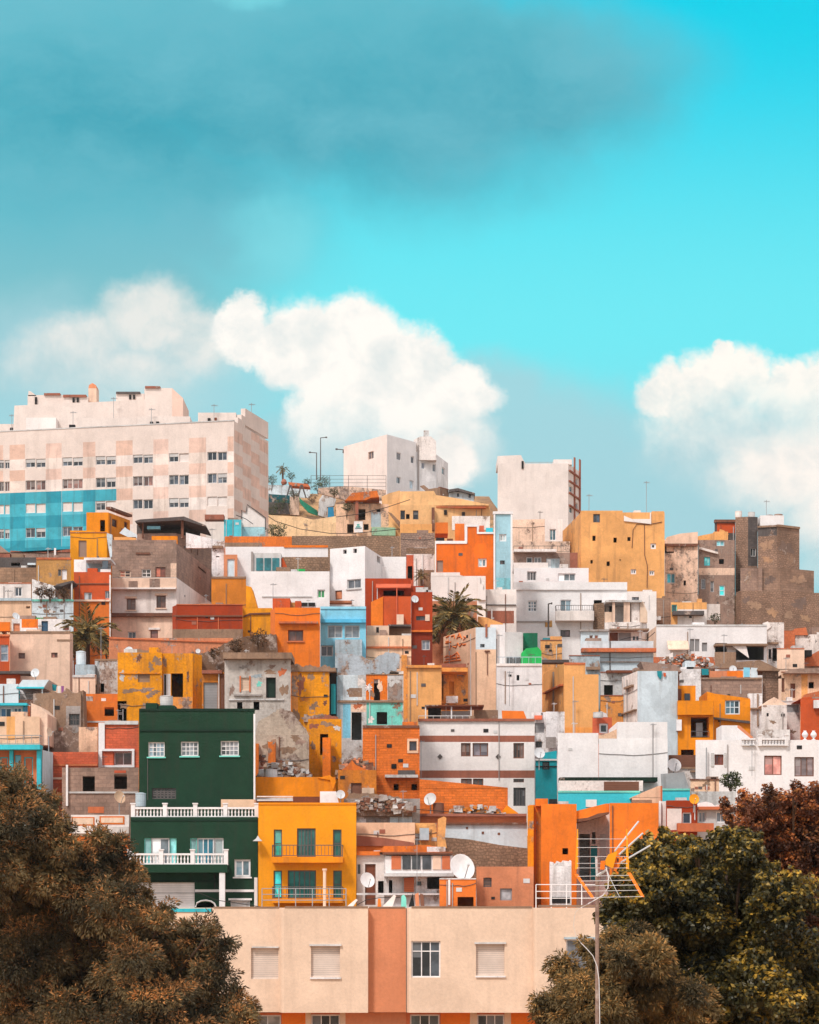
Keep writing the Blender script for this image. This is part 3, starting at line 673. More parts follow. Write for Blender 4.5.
B('turqruin', [(337.2, 0), (366, 0), (403.4, 0)], 675, 737, 'lgrey', 'w', 'ruin with turquoise ground floor, orange patch and a white star painted on it', d=150, dep=4, k='ruined_house', cat='ruin',
  w=[OP(373.8, 679.2, 380, 700.5), OP(376.6, 712, 387.2, 724.4), OP(351.6, 712.3, 361.6, 740)],
  paint=[(337.2, 675, 343, 738, 'bluegrey'), (343, 675, 358, 704, 'lblue'), (343, 704, 350.6, 738, 'sky'), (364.4, 672, 387.5, 700, 'orange', 'w'), (366.6, 702.6, 402.6, 725, 'lturq', 'w'), (388, 679.6, 402.4, 700.4, 'grey', 'r'), (351, 704, 366, 712, 'pink', 'r'), (349, 688, 362, 697, 'stone', 'r')],
  e=[('po', 'wall', [(337.4, 675), (337.4, 653), (352, 654), (360, 655.5), (366, 658), (372, 661), (380, 655), (388, 652), (399.5, 654.5), (399.6, 668), (397, 668), (396.4, 671), (391, 670.4), (388, 675), (383, 672), (380, 675), (373, 673), (366, 675)], .06, .5, (168, 176, 184), 'r'),
     ('fl', 353, 692, 7, 5, 'stone'), ('fl', 380, 686, 3, 9, 'pink'), ('fl', 395, 690, 5, 7, 'block'), ('fl', 361, 682, 4, 6, 'pinkw'), ('fl', 358, 706, 5, 4, 'terra'), ('fl', 372, 694, 4, 4, 'stone'), ('fl', 397, 706, 5, 4, 'stone'), ('fl', 371, 720, 4, 4, 'pinkw'), ('st', 'star', [(366, 685.6), (371.4, 690.2)], 1.3, 'white'), ('st', 'star', [(371.4, 685.8), (366.2, 690.4)], 1.3, 'white'), ('st', 'star', [(365.2, 688.4), (372.4, 687.6)], 1.3, 'white'), ('st', 'star', [(368.6, 684.4), (369, 691.6)], 1.2, 'white'),
     ('fb', 'band', 337.2, 700.4, 403, 702.6, .003, .12, 'stone', 'w')])
B('yruintall', [(291.4, 0), (329.4, 0)], 671, 735, 'yellow', 'w', 'tall yellow ruin with flaking plaster and a rubble topped roofline', d=149, dep=4, k='ruined_house', cat='ruin',
  paint=[(291.4, 671, 298, 735, 'ochre2', 'r')],
  e=[('po', 'cornice', [(290.6, 671.5), (291, 665), (298, 664), (303, 667), (310, 664.4), (318, 667.5), (324, 665), (336, 668.8), (336, 671.5)], -.15, 3, 'stone', 'r'), ('fl', 301, 684, 5, 11, 'band'), ('fl', 311, 677, 4, 5, 'stone'), ('fl', 314, 706, 5, 5, 'stone'), ('fl', 325, 703, 3, 3, 'brown'), ('fl', 304, 699, 6, 4, 'ochbr'), ('fl', 296, 716, 4, 10, 'stone'), ('bx', 'wall', 329.6, 672, 336.6, 716, .8, 1.1, 'dark'), ('bx', 'shutter', 331, 684, 335.6, 714, .5, .6, 'teal', 'plain')])
B('greyruin', [(224.6, .3), (228, 0), (290.8, 0)], 658, 745, (188, 178, 170), 'w', 'weathered grey house with a dark green door under a sagging brown roof', d=147.5, dep=5, k='ruined_house', cat='ruin',
  w=[SH(241, 677.6, 249.2, 690.6, 'cream'), DR(266, 677.4, 275.8, 698, 'dgreen', 'dark', rev=.3), OP(237, 702, 242.4, 710), OP(253.4, 701.6, 259.4, 710)],
  e=[('fb', 'eave', 223.6, 653.4, 292, 659.6, -3.5, .55, 'stone', 'w'), ('fb', 'frame', 239.6, 676, 241, 692, .003, .06, 'terra'), ('fb', 'frame', 249.2, 676, 250.6, 692, .003, .06, 'terra'), ('fb', 'ledge', 234, 694.6, 262, 696.2, .003, .15, 'grey', 'w'),
     ('fb', 'band', 229, 699, 284, 700.4, .003, .1, 'lgrey', 'w'), ('fl', 257, 676, 6, 3, 'bluegrey'), ('fl', 259, 684, 4, 3, 'lturq'), ('fl', 270, 672, 9, 2.6, 'stone'), ('fl', 284, 690, 5, 8, 'stone'), ('fl', 232, 690, 3, 7, 'block'), ('fl', 282, 672, 5, 5, 'terra'), ('fl', 244, 667, 6, 2.4, 'grey')])
B('shutshed', [(202, 0), (224.2, 0)], 672, 714, 'ochbr', 'w', 'garage like shed with grey roller door between the yellow ruin and grey house', d=149, dep=4, k='shed', cat='shed',
  w=[SH(203.4, 682.4, 217.8, 716, 'gshut')],
  e=[('fb', 'lintel', 202.2, 670.6, 222.4, 674, -.3, .35, 'band', 'w'), ('fb', 'pilaster', 220.6, 674.4, 224, 712, .003, .12, 'brown', 'w'), ('fb', 'downpipe', 218.6, 670, 219.5, 712, .1, .2, 'lgrey', 'plain')])
B('yruin', [(117.6, 0), (162, 0), (162.2, .5), (192.6, .5), (202, 1.6)], 652.5, 722, 'yellow', 'w', 'large bright yellow ruin with a tall dark doorway above the green house', d=152, dep=4.5, k='ruined_house', cat='ruin',
  w=[OP(171.2, 673.4, 183, 697), SH(138, 674, 149.8, 682.2, 'stone'), OP(164.2, 674.6, 166, 696)],
  paint=[(163.6, 674, 170.6, 697, 'lgrey', 'p'), (162, 697, 193, 714, 'ochre2', 'r')],
  e=[('po', 'rubble', [(133, 652.8), (137, 648.6), (146, 650.4), (153, 648), (161, 653)], .3, 1.5, 'stone', 'r'), ('fb', 'band', 118, 672.8, 160, 674, .003, .08, 'yor', 'w'), ('fl', 130, 691, 9, 3.4, 'stone'), ('fl', 146, 690, 10, 3, 'block'), ('fl', 155, 692, 6, 2.4, 'stone'), ('fl', 157, 661, 6, 6, 'stone'), ('fl', 151, 667, 4, 5, 'stone'), ('fl', 139, 658, 3, 5, 'brown'), ('fl', 164.6, 662, 2.4, 8, 'stone'), ('fl', 122, 676, 4, 6, 'lgrey'), ('fl', 187, 703, 5, 6, 'stone'), ('fl', 124, 706, 5, 4, 'stone'), ('fl', 146, 708, 7, 5, 'block'), ('fl', 188, 676, 2, 6, 'brown')])
# ---- right of the ruins: orange brick house, long orange wall and what stands before them
B('orangebrick', [(362.6, 0), (419.6, 0)], 727, 800, 'dorange', 'k', 'orange brick house with one peach framed window beside the brown banded white house', d=141.5, dep=4.5,
  w=[W(409.4, 741.4, 416.6, 750.6, 1, 1, 'dgrey', (40, 40, 46), fwk=.8), OP(393.6, 784, 398.6, 790.4), OP(411.4, 784, 417, 790.2)],
  e=[('fb', 'frame', 407.2, 738.8, 418.4, 741.2, .003, .06, 'peach'), ('fb', 'frame', 407.2, 750.8, 418.4, 753.2, .003, .06, 'peach'), ('fb', 'frame', 407.2, 741.3, 409.3, 750.7, .003, .06, 'peach'), ('fb', 'frame', 416.7, 741.3, 418.4, 750.7, .003, .06, 'peach'),
     ('fb', 'cornice', 362.8, 725.4, 419.4, 728, -.1, .07, 'brown', 'w'), ('fb', 'ledge', 385, 775.2, 418, 778, .003, .6, 'lgrey', 'w'), ('fb', 'ledge', 398, 770.6, 415, 775, .003, .4, 'dgrey', 'w'), ('fb', 'opening', 391.4, 764, 396.4, 768.8, .003, .05, 'black')])
B('orangestep', [(338, 0), (376.4, 0)], 770, 800, 'ochbr', 'w', 'broken orange lean-to wall with a brown door stepping down beside the brick house', d=139.2, dep=1.8, flat=True,
  w=[DR(351, 783, 361.6, 795, 'brown')],
  e=[('po', 'gable', [(341, 770.4), (347, 766), (352, 760), (356, 765), (366, 769.5), (376, 770.4)], .05, .5, 'dorange', 'w'), ('bx', 'ledge', 362, 788, 374, 794, -.5, .0, 'cream')])
B('longorange', [(419.4, 0), (507.8, 0)], 788, 816, 'dorange', 'k', 'long sloping orange wall below the brown banded white house', d=140.5, dep=1.2, k='garden_wall', cat='wall', group=None, flat=True,
  e=[('po', 'coping', [(419.4, 788.4), (419.4, 779), (421, 779.3), (465, 783.5), (507.6, 787.6), (507.6, 788.4)], .0, .6, 'dorange', 'k'), ('po', 'buttress', [(499, 816), (507, 805), (518, 813), (520, 818), (499, 818)], -.6, .2, 'yor')])
B('terrastrip', [(414, 0), (526.6, 0)], 815.4, 822, 'terra', 'p', 'low terracotta ledge wall with grey dish and tank along the orange slope', d=138.4, dep=1.4, k='ledge_wall', cat='wall', group=None, flat=True,
  e=[('fb', 'coping', 414, 813.8, 526.4, 816.4, -.8, .3, 'band')])
B('bluestrip', [(444, 0), (527, 0)], 824, 848, 'lblue', 'p', 'pale blue plaster wall with a slanting stone base under the terracotta ledge', d=136.5, dep=1.5, k='retaining_wall', cat='wall', group=None, flat=True,
  e=[('po', 'base', [(441, 880), (441, 837), (470, 839.5), (500, 845), (530, 848.6), (530, 880)], -.5, -.02, 'stone', 's'), ('fb', 'coping', 444, 822.6, 526.8, 824.4, -.5, .2, 'brown', 'w'),
     ('fb', 'hole', 466, 827, 468, 829, .003, .03, 'brown'), ('fb', 'hole', 481.6, 831.6, 484, 834, .003, .03, 'brown'), ('fb', 'hole', 497.6, 832.6, 500, 834.8, .003, .03, 'brown')])
B('slabwall', [(344, 0), (420, 0)], 798.6, 824, 'grey', 'r', 'low broken stone wall with white plaster patches beside the bright yellow house', d=136.6, dep=1.5, k='ruined_wall', cat='ruin', flat=True,
  paint=[(344, 806, 366, 824, 'white', 'w'), (390, 817, 412, 826, 'lblue', 'w')], e=[('po', 'rubble', [(346, 799), (350, 793), (372, 793.4), (396, 796.5), (414, 803), (419, 808), (419, 812), (346, 812)], .2, 1.2, 'stone', 'r')])
B('peachstrip', [(356.6, 0), (415, 0)], 822.6, 845, 'peach', 'p', 'peach low wall with a sloping dark red roof edge beside the bright yellow house', d=134, dep=1.6, k='house', cat='house', flat=True,
  e=[('po', 'roof', [(356.6, 846), (356.6, 835.4), (385, 838), (414, 842.6), (414, 846)], -1.4, -.01, 'band', 'p'), ('fb', 'band', 357, 845.6, 431, 854, .2, 1.3, 'dorange')])
B('tankhouse', [(411, 0), (436.6, 0)], 823, 845, 'ochre', 'w', 'small yellowish lean-to with a pale grey tank below the terracotta ledge', d=134.5, dep=1.6, flat=True, k='shed', cat='shed',
  e=[('bx', 'tank', 419.6, 828, 429, 840, -.9, -.1, 'bluegrey', 'plain'), ('po', 'chimney', [(437, 848), (438, 819), (444, 816.4), (446.4, 818), (445, 838), (447, 848)], -.7, -.2, 'ochre', 'w')])
B('windowhouse', [(384.4, 0), (452.6, 0)], 853, 905, 'white', 'w', 'white house with a long glazed balcony beside the big round dish', d=127.8, dep=4.2, roofc='dorange',
  w=[OP(388.8, 880.2, 392.4, 893), W(416.4, 881.4, 421.4, 885.6, 1, 1, 'dgrey', (30, 30, 32)), OP(427, 877, 441, 889)],
  e=[('bx', 'bay', 385.4, 856, 452, 873.2, -.9, -.02, 'white', 'c'), ('bx', 'window', 391.4, 855.8, 401, 869.4, -.96, -.9, 'terra', 'plain'), ('bx', 'window', 402.4, 855.8, 410.6, 869.4, -.96, -.9, (60, 62, 66), 'glass'), ('bx', 'window', 412, 855.8, 420.4, 869.4, -.96, -.9, (66, 68, 72), 'glass'),
     ('bx', 'window', 422.4, 855.8, 431, 869.4, -.96, -.9, (64, 66, 72), 'glass'), ('bx', 'window', 432.6, 855.8, 441, 869.4, -.96, -.9, 'pink', 'plain'), ('bx', 'window', 442, 855.8, 450, 869.4, -.96, -.9, 'terra', 'plain'),
     ('bx', 'eave', 383, 852.4, 452.6, 854.6, -1.1, .6, 'brown', 'w'), ('bx', 'sill', 384, 873.3, 454, 876.4, -1.1, -.02, 'lgrey'), ('po', 'roof', [(379, 852.2), (384, 846), (436, 846), (436, 852.2)], .4, 2.8, 'dorange', 'w'),
     ('bx', 'sill', 356.6, 893, 440, 895, -.4, -.1, 'white'), ('po', 'shutter', [(404, 878), (414, 877), (414, 892), (404, 892)], -.2, -.12, 'terra', 'shut')])
B('pinkdoor', [(356.8, 0), (384.2, 0)], 854.5, 905, 'pinkw', 'p', 'small pinkish house with a brown door squeezed beside the yellow balcony house', d=128.6, dep=4, roofc='dorange',
  w=[W(357.6, 864.4, 360.4, 874, 1, 1, 'dgrey', (50, 44, 44)), DR(365, 864, 375.6, 905, 'wood', 'brown'), OP(378, 881, 386, 893)],
  e=[('fb', 'eave', 356.8, 851.4, 380, 855.4, -.5, .3, 'dorange')])
B('oranfront', [(476.4, 0), (533.6, 0)], 866.6, 905, 'orec', 'p', 'plain orange house with an arched grille and one square window', d=126.6, dep=4.4, roofc='terra',
  w=[W(500, 888.4, 512, 900.4, 1, 1, 'gshut', (128, 126, 128)), W(483.4, 877.6, 491.6, 887, 1, 5, 'dgrey', (150, 110, 90))],
  e=[('po', 'arch', [(483.4, 877.6), (484.2, 878), (485.4, 877.4), (489.6, 877.4), (490.9, 878), (491.6, 877.6)], -.02, .1, 'orec')])
B('oranlow', [(439.4, 0), (476, 0)], 879.4, 905, 'dorange', 'p', 'low orange house with a pale downpipe in front of the long glazed balcony', d=124, dep=2.2, roofc='terra',
  w=[OP(457.6, 897, 473.6, 908)], e=[('fb', 'downpipe', 448.2, 879.8, 450.2, 905, .003, .1, 'pinkw', 'plain')])
# ---- orange house with porch
B('porch', [(529, 1.2), (541, 1.1), (541.2, 0), (576.6, 0)], 804, 880, 'orange', 'p', 'large orange house with a deep porch behind the rooftop aerial', d=130, dep=6, roofc='terra',
  w=[OP(562.4, 848.2, 568.2, 854.4)],
  paint=[(529, 804, 533, 905, 'yor'), (536, 812, 541, 905, 'ochbr', 'w')],
  e=[('fb', 'pilaster', 528.4, 806, 534.4, 905, .05, .6, 'yor', 'w'), ('bx', 'chimney', 536, 798.6, 548, 806, .6, 1.6, 'orange'), ('bx', 'chimney', 549.6, 799, 557, 806, .8, 1.4, 'dark'), ('bx', 'panel', 549.8, 866, 571.4, 905, -1.9, -1.6, 'white', 'w'), ('po', 'panel', [(549.8, 866.1), (550, 861.6), (553.4, 862.4), (555, 864), (557, 861), (561, 862.6), (563, 860.4), (569, 861.4), (570, 860), (571.4, 861), (571.4, 866.1)], -1.9, -1.6, 'white', 'w'), ('bx', 'panel', 552, 897, 570, 903, -1.95, -1.9, 'dark', 'w')])
B('porch_in', [(576.8, 0), (609.4, 0)], 812, 905, 'pinkw', 'w', of='porch', d=132.8, dep=3,
  w=[OP(579.4, 834, 590, 880), DR(590.6, 846, 597.4, 880, 'teal'), OP(592, 832, 595.6, 844), DR(600, 834, 606, 880, 'lgrey')],
  e=[('po', 'canopy', [(575.6, 822.4), (577, 819), (588, 817.6), (598, 813.6), (609, 812), (609, 814), (600, 817), (590, 820)], -2.6, .3, 'brown', 'w'), ('po', 'parapet', [(576.4, 821), (576.4, 811), (596, 806), (606, 803.6), (609.4, 803.6), (609.4, 813), (598, 814.6), (588, 818.4)], -2.55, -2.2, 'orange')])
B('porch_r', [(609.6, 0), (658.4, 0)], 803, 870, 'orange', 'p', of='porch', d=130, dep=6, roofc='terra')
B('redroof', [(659, 1.2), (666, 1.1), (666.2, 0), (697.4, 0)], 800.4, 826, 'red', 'p', 'small dark red house with one blue window beside the orange satellite dish', d=133, dep=4,
  w=[W(682.4, 812.4, 691.4, 824, 1, 1, 'white', (52, 64, 92))],
  paint=[(659, 800, 666, 830, 'pinkw'), (667, 808.6, 681.6, 830, 'pinkw')], e=[('fb', 'downpipe', 659.6, 801, 661.4, 832, .1, .25, 'white', 'plain'), ('fb', 'parapet', 676, 823.6, 712, 832, .3, .8, 'terra')])
B('terraline', [(697.6, 0), (735, 0)], 809.6, 826, 'lgrey', 'p', 'white low house under a terracotta roof line behind the leafy tree', d=134.5, dep=3,
  w=[W(698.4, 811.6, 706, 822.6, 2, 1, 'white', (120, 124, 130)), W(716, 811.6, 726, 822.6, 2, 1, 'white', (110, 116, 124))],
  e=[('fb', 'eave', 697.6, 806.8, 733, 809.8, -.4, .4, 'terra'), ('po', 'vault', [(697, 807), (700, 803), (706, 801.6), (712, 803.4), (716, 807)], .2, 2, 'white', 'c')])
B('turqlow', [(558, 0), (640.4, 0)], 792, 806, 'turq', 'c', 'turquoise wall with a white plaque and terrace above the orange porch house', d=138, dep=2.6,
  e=[('fb', 'plaque', 585.8, 799.6, 596.6, 807, .003, .05, 'pinkw', 'plain'), ('fb', 'coping', 558, 790.8, 640, 792.6, -.3, .05, 'lturq'), ('bx', 'fence', 604, 781.6, 639, 791, 1.6, 1.7, 'brown', 'shut'), ('bx', 'wall', 559, 780.6, 643, 791, 2.2, 2.5, 'pinkw', 'w')])
B('peachslope', [(632, 0), (661, 0)], 797.6, 806, 'peach', 'p', 'peach gable with a slanting top over the orange porch house', d=136.4, dep=3, flat=True,
  e=[('po', 'gable', [(632, 798), (632, 797), (658, 786), (661, 786), (661, 798)], 0, 3, 'peach'), ('fb', 'pilaster', 660.6, 786, 662, 806, .003, .2, 'terra')])
B('shadepanel', [(661.6, 0), (690, 0)], 789.4, 802, 'turq', 'c', 'turquoise parapet under a tilted grey shade sail panel', d=139.6, dep=3.2,
  e=[('po', 'shade', [(662, 789.2), (661, 774), (684, 772), (689.4, 789.2)], .6, .8, 'metal', 'p'), ('fb', 'coping', 661.6, 788.6, 690, 790.4, -.2, .06, 'lturq')])
B('beigebox', [(690.4, 0), (719, 0)], 780, 796, 'peach', 'w', 'small beige box house on a pale wall near the round green shrub', d=141.4, dep=3,
  e=[('fb', 'ledge', 690.4, 791.8, 735, 806, .2, .5, 'lgrey', 'w'), ('fb', 'coping', 690, 778.8, 719.4, 780.4, -.3, .06, 'brown', 'w')])
# ---- middle rows
BR = 'brown'
B('banded', [(418.4, 0), (534.6, 0)], 721, 800, (240, 230, 226), 'c', 'long white house with two brown bands and diamond marks', d=155, dep=7, roofc='terra',
  w=[W(461, 743, 470.6, 756.4, 2, 1, BR, (96, 62, 50)), W(472.6, 743, 488.2, 756.4, 2, 1, BR, (72, 66, 70)), W(513.4, 743, 524, 758.4, 3, 1, BR, (74, 60, 56)), W(461, 778.6, 471.8, 788, 2, 1, BR, (80, 62, 56)), W(473, 778.6, 483.4, 788, 2, 1, BR, (72, 60, 56)),
     W(513.4, 778.8, 524, 782.4, 2, 1, BR, (80, 66, 60)), W(513.4, 787.6, 525.6, 806, 4, 1, 'dgrey', (40, 38, 40))],
  paint=[(418.4, 735.6, 534.6, 742, 'band', 'p'), (418.4, 770.4, 534.6, 778, 'band', 'p')],
  e=[('po', 'diamond', [(437.4, 756.6), (440, 753.8), (442.6, 756.6), (440, 759.4)], -.06, 0, 'dgrey'), ('po', 'diamond', [(495.6, 756.6), (498.2, 753.8), (500.8, 756.6), (498.2, 759.4)], -.06, 0, 'dgrey'),
     ('fb', 'coping', 418, 718.8, 534.8, 721.4, -.4, .15, 'band', 'w'), ('fb', 'downpipe', 498.6, 720, 499.3, 780, .01, .07, 'grey', 'plain'), ('bx', 'pergola', 425, 704.8, 484, 706.2, 1.0, 4.0, 'wood', 'w'),
     ('bx', 'post', 425, 706.3, 426.2, 721, 1.2, 1.35, 'white', 'plain'), ('bx', 'post', 450.8, 706.3, 452.2, 721, 1.2, 1.35, 'white', 'plain'), ('bx', 'post', 470.6, 706.3, 471.6, 721, 1.2, 1.35, 'white', 'plain'),
     ('bx', 'screen', 428, 708, 441, 721, 1.5, 1.6, 'dark'), ('bx', 'screen', 441.2, 711, 470, 721, 1.7, 1.8, 'grey', 'shut'), ('bx', 'screen', 474, 710, 498, 721, 2.2, 2.4, 'stone', 'w'), ('po', 'tarp', [(502.4, 720.8), (501.8, 710.6), (523.6, 711), (527.4, 720.8)], .5, .7, 'orange', 'plain'),
     ('rl', 418.6, 715.4, 470, 721, -.1, 'lgrey', .5)])
B('tealhouse', [(535.4, 0), (557, 0)], 760, 803, 'teal', 'p', 'narrow deep teal house squeezed between two white houses', d=151, dep=4,
  w=[W(542.4, 761.8, 549.4, 769.6, 1, 1, 'dark', (30, 40, 44))],
  e=[('fb', 'band', 535.4, 766, 557, 767, .003, .08, 'dark'), ('po', 'wall', [(544, 760.2), (545, 752.6), (556.8, 750.6), (556.8, 760.2)], .4, 3.2, (30, 160, 172)), ('fb', 'coping', 535.4, 759, 557, 760.6, -.2, .1, 'lgrey')])
B('blankleft', [(557.6, 0), (598.4, 0)], 733, 795, 'white', 'c', 'plain windowless white wall house above the turquoise wall', d=147, dep=6, roofc='grey')
B('blankright', [(598.8, 0), (667.6, 0)], 738.6, 795, 'white', 'c', 'large blank white house with a stepped top behind the turquoise wall', d=146, dep=7, roofc='grey',
  e=[('bx', 'wall', 617.4, 722, 667.4, 739, .02, 6.5, 'white', 'c'), ('po', 'gable', [(599, 739), (599, 734.6), (608, 733.2), (620, 727.4), (620, 739)], .5, 5, 'peach', 'w'), ('bx', 'canopy', 560, 777.2, 657.6, 781.4, -1.6, -.01, 'dgreen', 'w'),
     ('fb', 'downpipe', 652.4, 724, 653.1, 777, .003, .06, 'grey', 'plain')])
B('redwin', [(592.4, 0), (612, 0)], 717.4, 736, 'brick', 'p', 'tiny brick red hut with a white framed window behind the plain white wall', d=156, dep=2.6, k='rooftop_hut', cat='hut',
  w=[W(599.2, 723.4, 608, 733.4, 1, 1, 'white', (40, 70, 72), fwk=1.7)], e=[('po', 'roof', [(594, 717.2), (597, 713), (601, 711.2), (606, 713.4), (608, 717.2)], .2, 1.8, 'lgrey', 'plain')])
B('ochsmall', [(600.4, 0), (623.4, 0)], 696, 720, 'ochre2', 'w', 'small ochre house with worn edges beside the tall blue grey house', d=166, dep=3.6)
B('bluegreytall', [(622, 4.5), (637.6, 0), (677.8, 0)], 671, 757, (190, 200, 206), 'p', 'tall blank blue grey house without windows beside the yellow house', d=162, dep=6, roofc='grey',
  paint=[(622, 660, 637.5, 800, 'pinkw', 'w')], e=[('fb', 'ledge', 626, 686, 634, 688, .003, .2, 'stone'), ('fb', 'vent', 676, 720, 681, 731, .02, .4, 'white', 'plain'), ('fb', 'ledge', 623, 711.4, 637, 712.6, .003, .2, 'stone', 'w')])
B('brownfence', [(668, 0), (707.4, 0)], 768, 786, 'pinkw', 'w', 'low white terrace with a brown slatted fence and a big white dish', d=150, dep=3, k='terrace', cat='terrace',
  e=[('bx', 'fence', 668.6, 755, 707.2, 767, -.1, .0, 'brown', 'shut'), ('fb', 'ledge', 690, 770.6, 708, 772.4, .003, .4, 'stone', 'w'), ('fb', 'coping', 668, 767.2, 707.4, 768.8, -.3, .1, 'stone')])
B('yellowright', [(677.6, 0), (713.4, 0)], 715, 760, 'yor', 'p', 'yellow orange house with a recessed balcony and a dark slanted ledge', d=162, dep=6, roofc='terra', flat=True,
  w=[OP(690.8, 717, 709, 737.6, rev=1.2), OP(681, 749.6, 694, 757)],
  e=[('bx', 'balcony', 678, 700.6, 713.6, 714.8, -.5, .1, 'yor'), ('bx', 'wall', 677.6, 685.6, 695.6, 701, 1.2, 4, 'yor'), ('bx', 'door', 696, 722.8, 702.6, 737, 1.0, 1.1, 'bluegrey', 'plain'), ('bx', 'window', 684.6, 693.4, 690, 700.4, 1.1, 1.22, (34, 40, 48), 'glass'), ('bx', 'window', 678, 689, 681.4, 700, 1.1, 1.22, 'wood', 'plain'),
     ('rl', 690.8, 731, 709, 737.4, .04, 'dgrey', .5)])
B('yellowright_b', [(713.8, 1.5), (713.9, 0), (750.4, 0)], 699.5, 760, 'yor', 'p', of='yellowright', d=163, dep=5,
  w=[W(725, 699.8, 740, 714.4, 3, 2, 'lblue', (44, 62, 70), fwk=1.2)],
  e=[('po', 'parapet', [(707.4, 701), (707, 691.6), (715, 693.6), (750, 698.4), (750, 700)], .02, 4.6, 'yor'), ('po', 'ledge', [(711, 718.6), (711, 716.8), (750, 721), (750, 723.4)], -.3, 0, 'dgrey', 'w')])
B('whitelong', [(695.6, 0), (860, 0)], 740, 790, 'white', 'c', 'long white house with roof balustrade, urns and pink shuttered window', d=146.5, dep=7.5, maxdep=8, roofc='grey',
  w=[W(714.6, 754.4, 723.6, 765, 2, 1, 'wood', (110, 52, 44), fwk=1.0), W(764.2, 755.6, 781.8, 775, 2, 1, BR, (190, 122, 112), fwk=.9), W(794.4, 757, 814, 776.4, 3, 1, BR, (106, 92, 92), fwk=.9), W(828, 757, 846, 776, 3, 1, BR, (106, 92, 92))],
  e=[('bl', 759, 738.4, 786.4, 745.8, .12, 'white', [759.6, 786]), ('bl', 741.4, 738.4, 755, 745.8, .12, 'white', []), ('bx', 'hut', 721.6, 725.4, 737.4, 741, .6, 3.2, 'white', 'c'), ('po', 'stair_wall', [(737.4, 741), (737.4, 725.4), (739.6, 725.4), (753, 737), (753, 741)], .6, .9, 'orec', 'c'),
     ('po', 'stair_wall', [(737.4, 741), (737.4, 727.6), (752, 739.6), (752, 741)], .4, .6, 'white', 'c'), ('bx', 'wall', 757, 729.6, 790, 741, 3.6, 4.0, 'pinkw', 'w'), ('fb', 'shutter', 711, 752.8, 713.8, 766.6, .003, .06, 'lgrey', 'shut'), ('fb', 'shutter', 724.2, 752.8, 726, 766.6, .003, .06, 'lgrey', 'shut'),
     ('bx', 'post', 706, 747.6, 707, 779, -.3, -.2, 'metal', 'plain')])
# right edge jumble
B('redright', [(800.4, 0), (850, 0)], 698.6, 742, 'redor', 'p', 'red orange house with a white corner notch at the edge of the hillside', d=159, dep=5, e=[('bx', 'parapet', 814, 700, 830, 708, -.4, -.1, 'white'), ('po', 'gable', [(800.6, 698.8), (803, 697.4), (812, 696.6), (812, 698.8)], 0, 4.6, 'redor')])
B('pinkright', [(776, 0), (800, 0)], 701.6, 734, 'pinkw', 'w', 'pale house with a grey shuttered gap beside the red orange house', d=163, dep=4, w=[SH(786.2, 704.8, 799, 712.4, 'gshut')], e=[('fb', 'downpipe', 776.4, 704, 777, 731, .01, .1, 'dgrey', 'plain')])
B('whitepink', [(761.6, 0), (787, 0)], 705, 730, 'pinkw', 'w', 'pinkish white shed with a small slit between two pipe covered walls', d=160, dep=3, w=[OP(766.6, 713, 768.8, 716.4)], e=[('po', 'gable', [(762, 705.2), (774, 697), (787, 704), (787, 705.2)], .2, 2.8, 'pink', 'w')], flat=True)
B('whitepipes', [(748.4, 0), (762.4, 0)], 693.4, 730, 'white', 'w', 'narrow stained white wall with pipes beside the yellow orange house', d=169, dep=3.5, e=[('fb', 'downpipe', 757, 694, 758.4, 726, .01, .12, 'stone', 'plain'), ('fb', 'ledge', 750, 708, 764, 709.6, .01, .3, 'stone', 'w')])
B('peachdoor', [(781.4, 0), (819.6, .0), (850, 0)], 672.4, 703, 'peach', 'w', 'peach house with a tall dark door and small square window', d=175, dep=4,
  w=[DR(790.4, 683.4, 795.4, 698, 'wood'), OP(808.6, 682, 814, 688.4), DR(781.8, 678, 784.6, 692, 'brown')],
  paint=[(801.4, 672.6, 807.6, 698, 'ochre')], e=[('po', 'roof', [(784, 673.2), (790, 669), (850, 667), (850, 673.2)], -.8, 3.4, 'block', 'w'), ('po', 'slope', [(800, 704), (806, 694), (850, 684), (850, 704)], -1.2, -.1, 'terra', 'w')])
B('pinkbox', [(777, 0), (804.4, 0)], 649, 676, 'pink', 'p', 'pink white box house with one dark side window below the brown tower', d=187, dep=4, e=[('bx', 'wall', 804.6, 650, 812, 656, .8, 2.2, 'dark', 'w')])
B('brickslope', [(803, 0), (850, 0)], 656, 674, 'block', 'w', 'rough brown masonry house with sloping roof at the edge under the tower', d=189, dep=4, e=[('po', 'roof', [(802.6, 666), (806, 658), (818, 651), (850, 649), (850, 666)], -.3, 3.2, 'terra', 'w')])
B('brickbit', [(783.4, 0), (795, 0)], 630.6, 652, 'terra', 'b', 'bare terracotta brick hut behind the pink white box house', d=201, dep=3)
B('whitebit', [(795.4, 0), (815, 0), (850, 0)], 634.4, 655, 'pinkw', 'w', 'pale stuccoed house with an orange tiled edge below the brown tower', d=203, dep=4, e=[('po', 'roof', [(792, 635), (795, 628.6), (806, 627.4), (808, 635)], -.2, 2.8, 'terra', 'w'), ('bx', 'wall', 812, 627, 850, 636, .4, 2.4, 'block', 'b')])
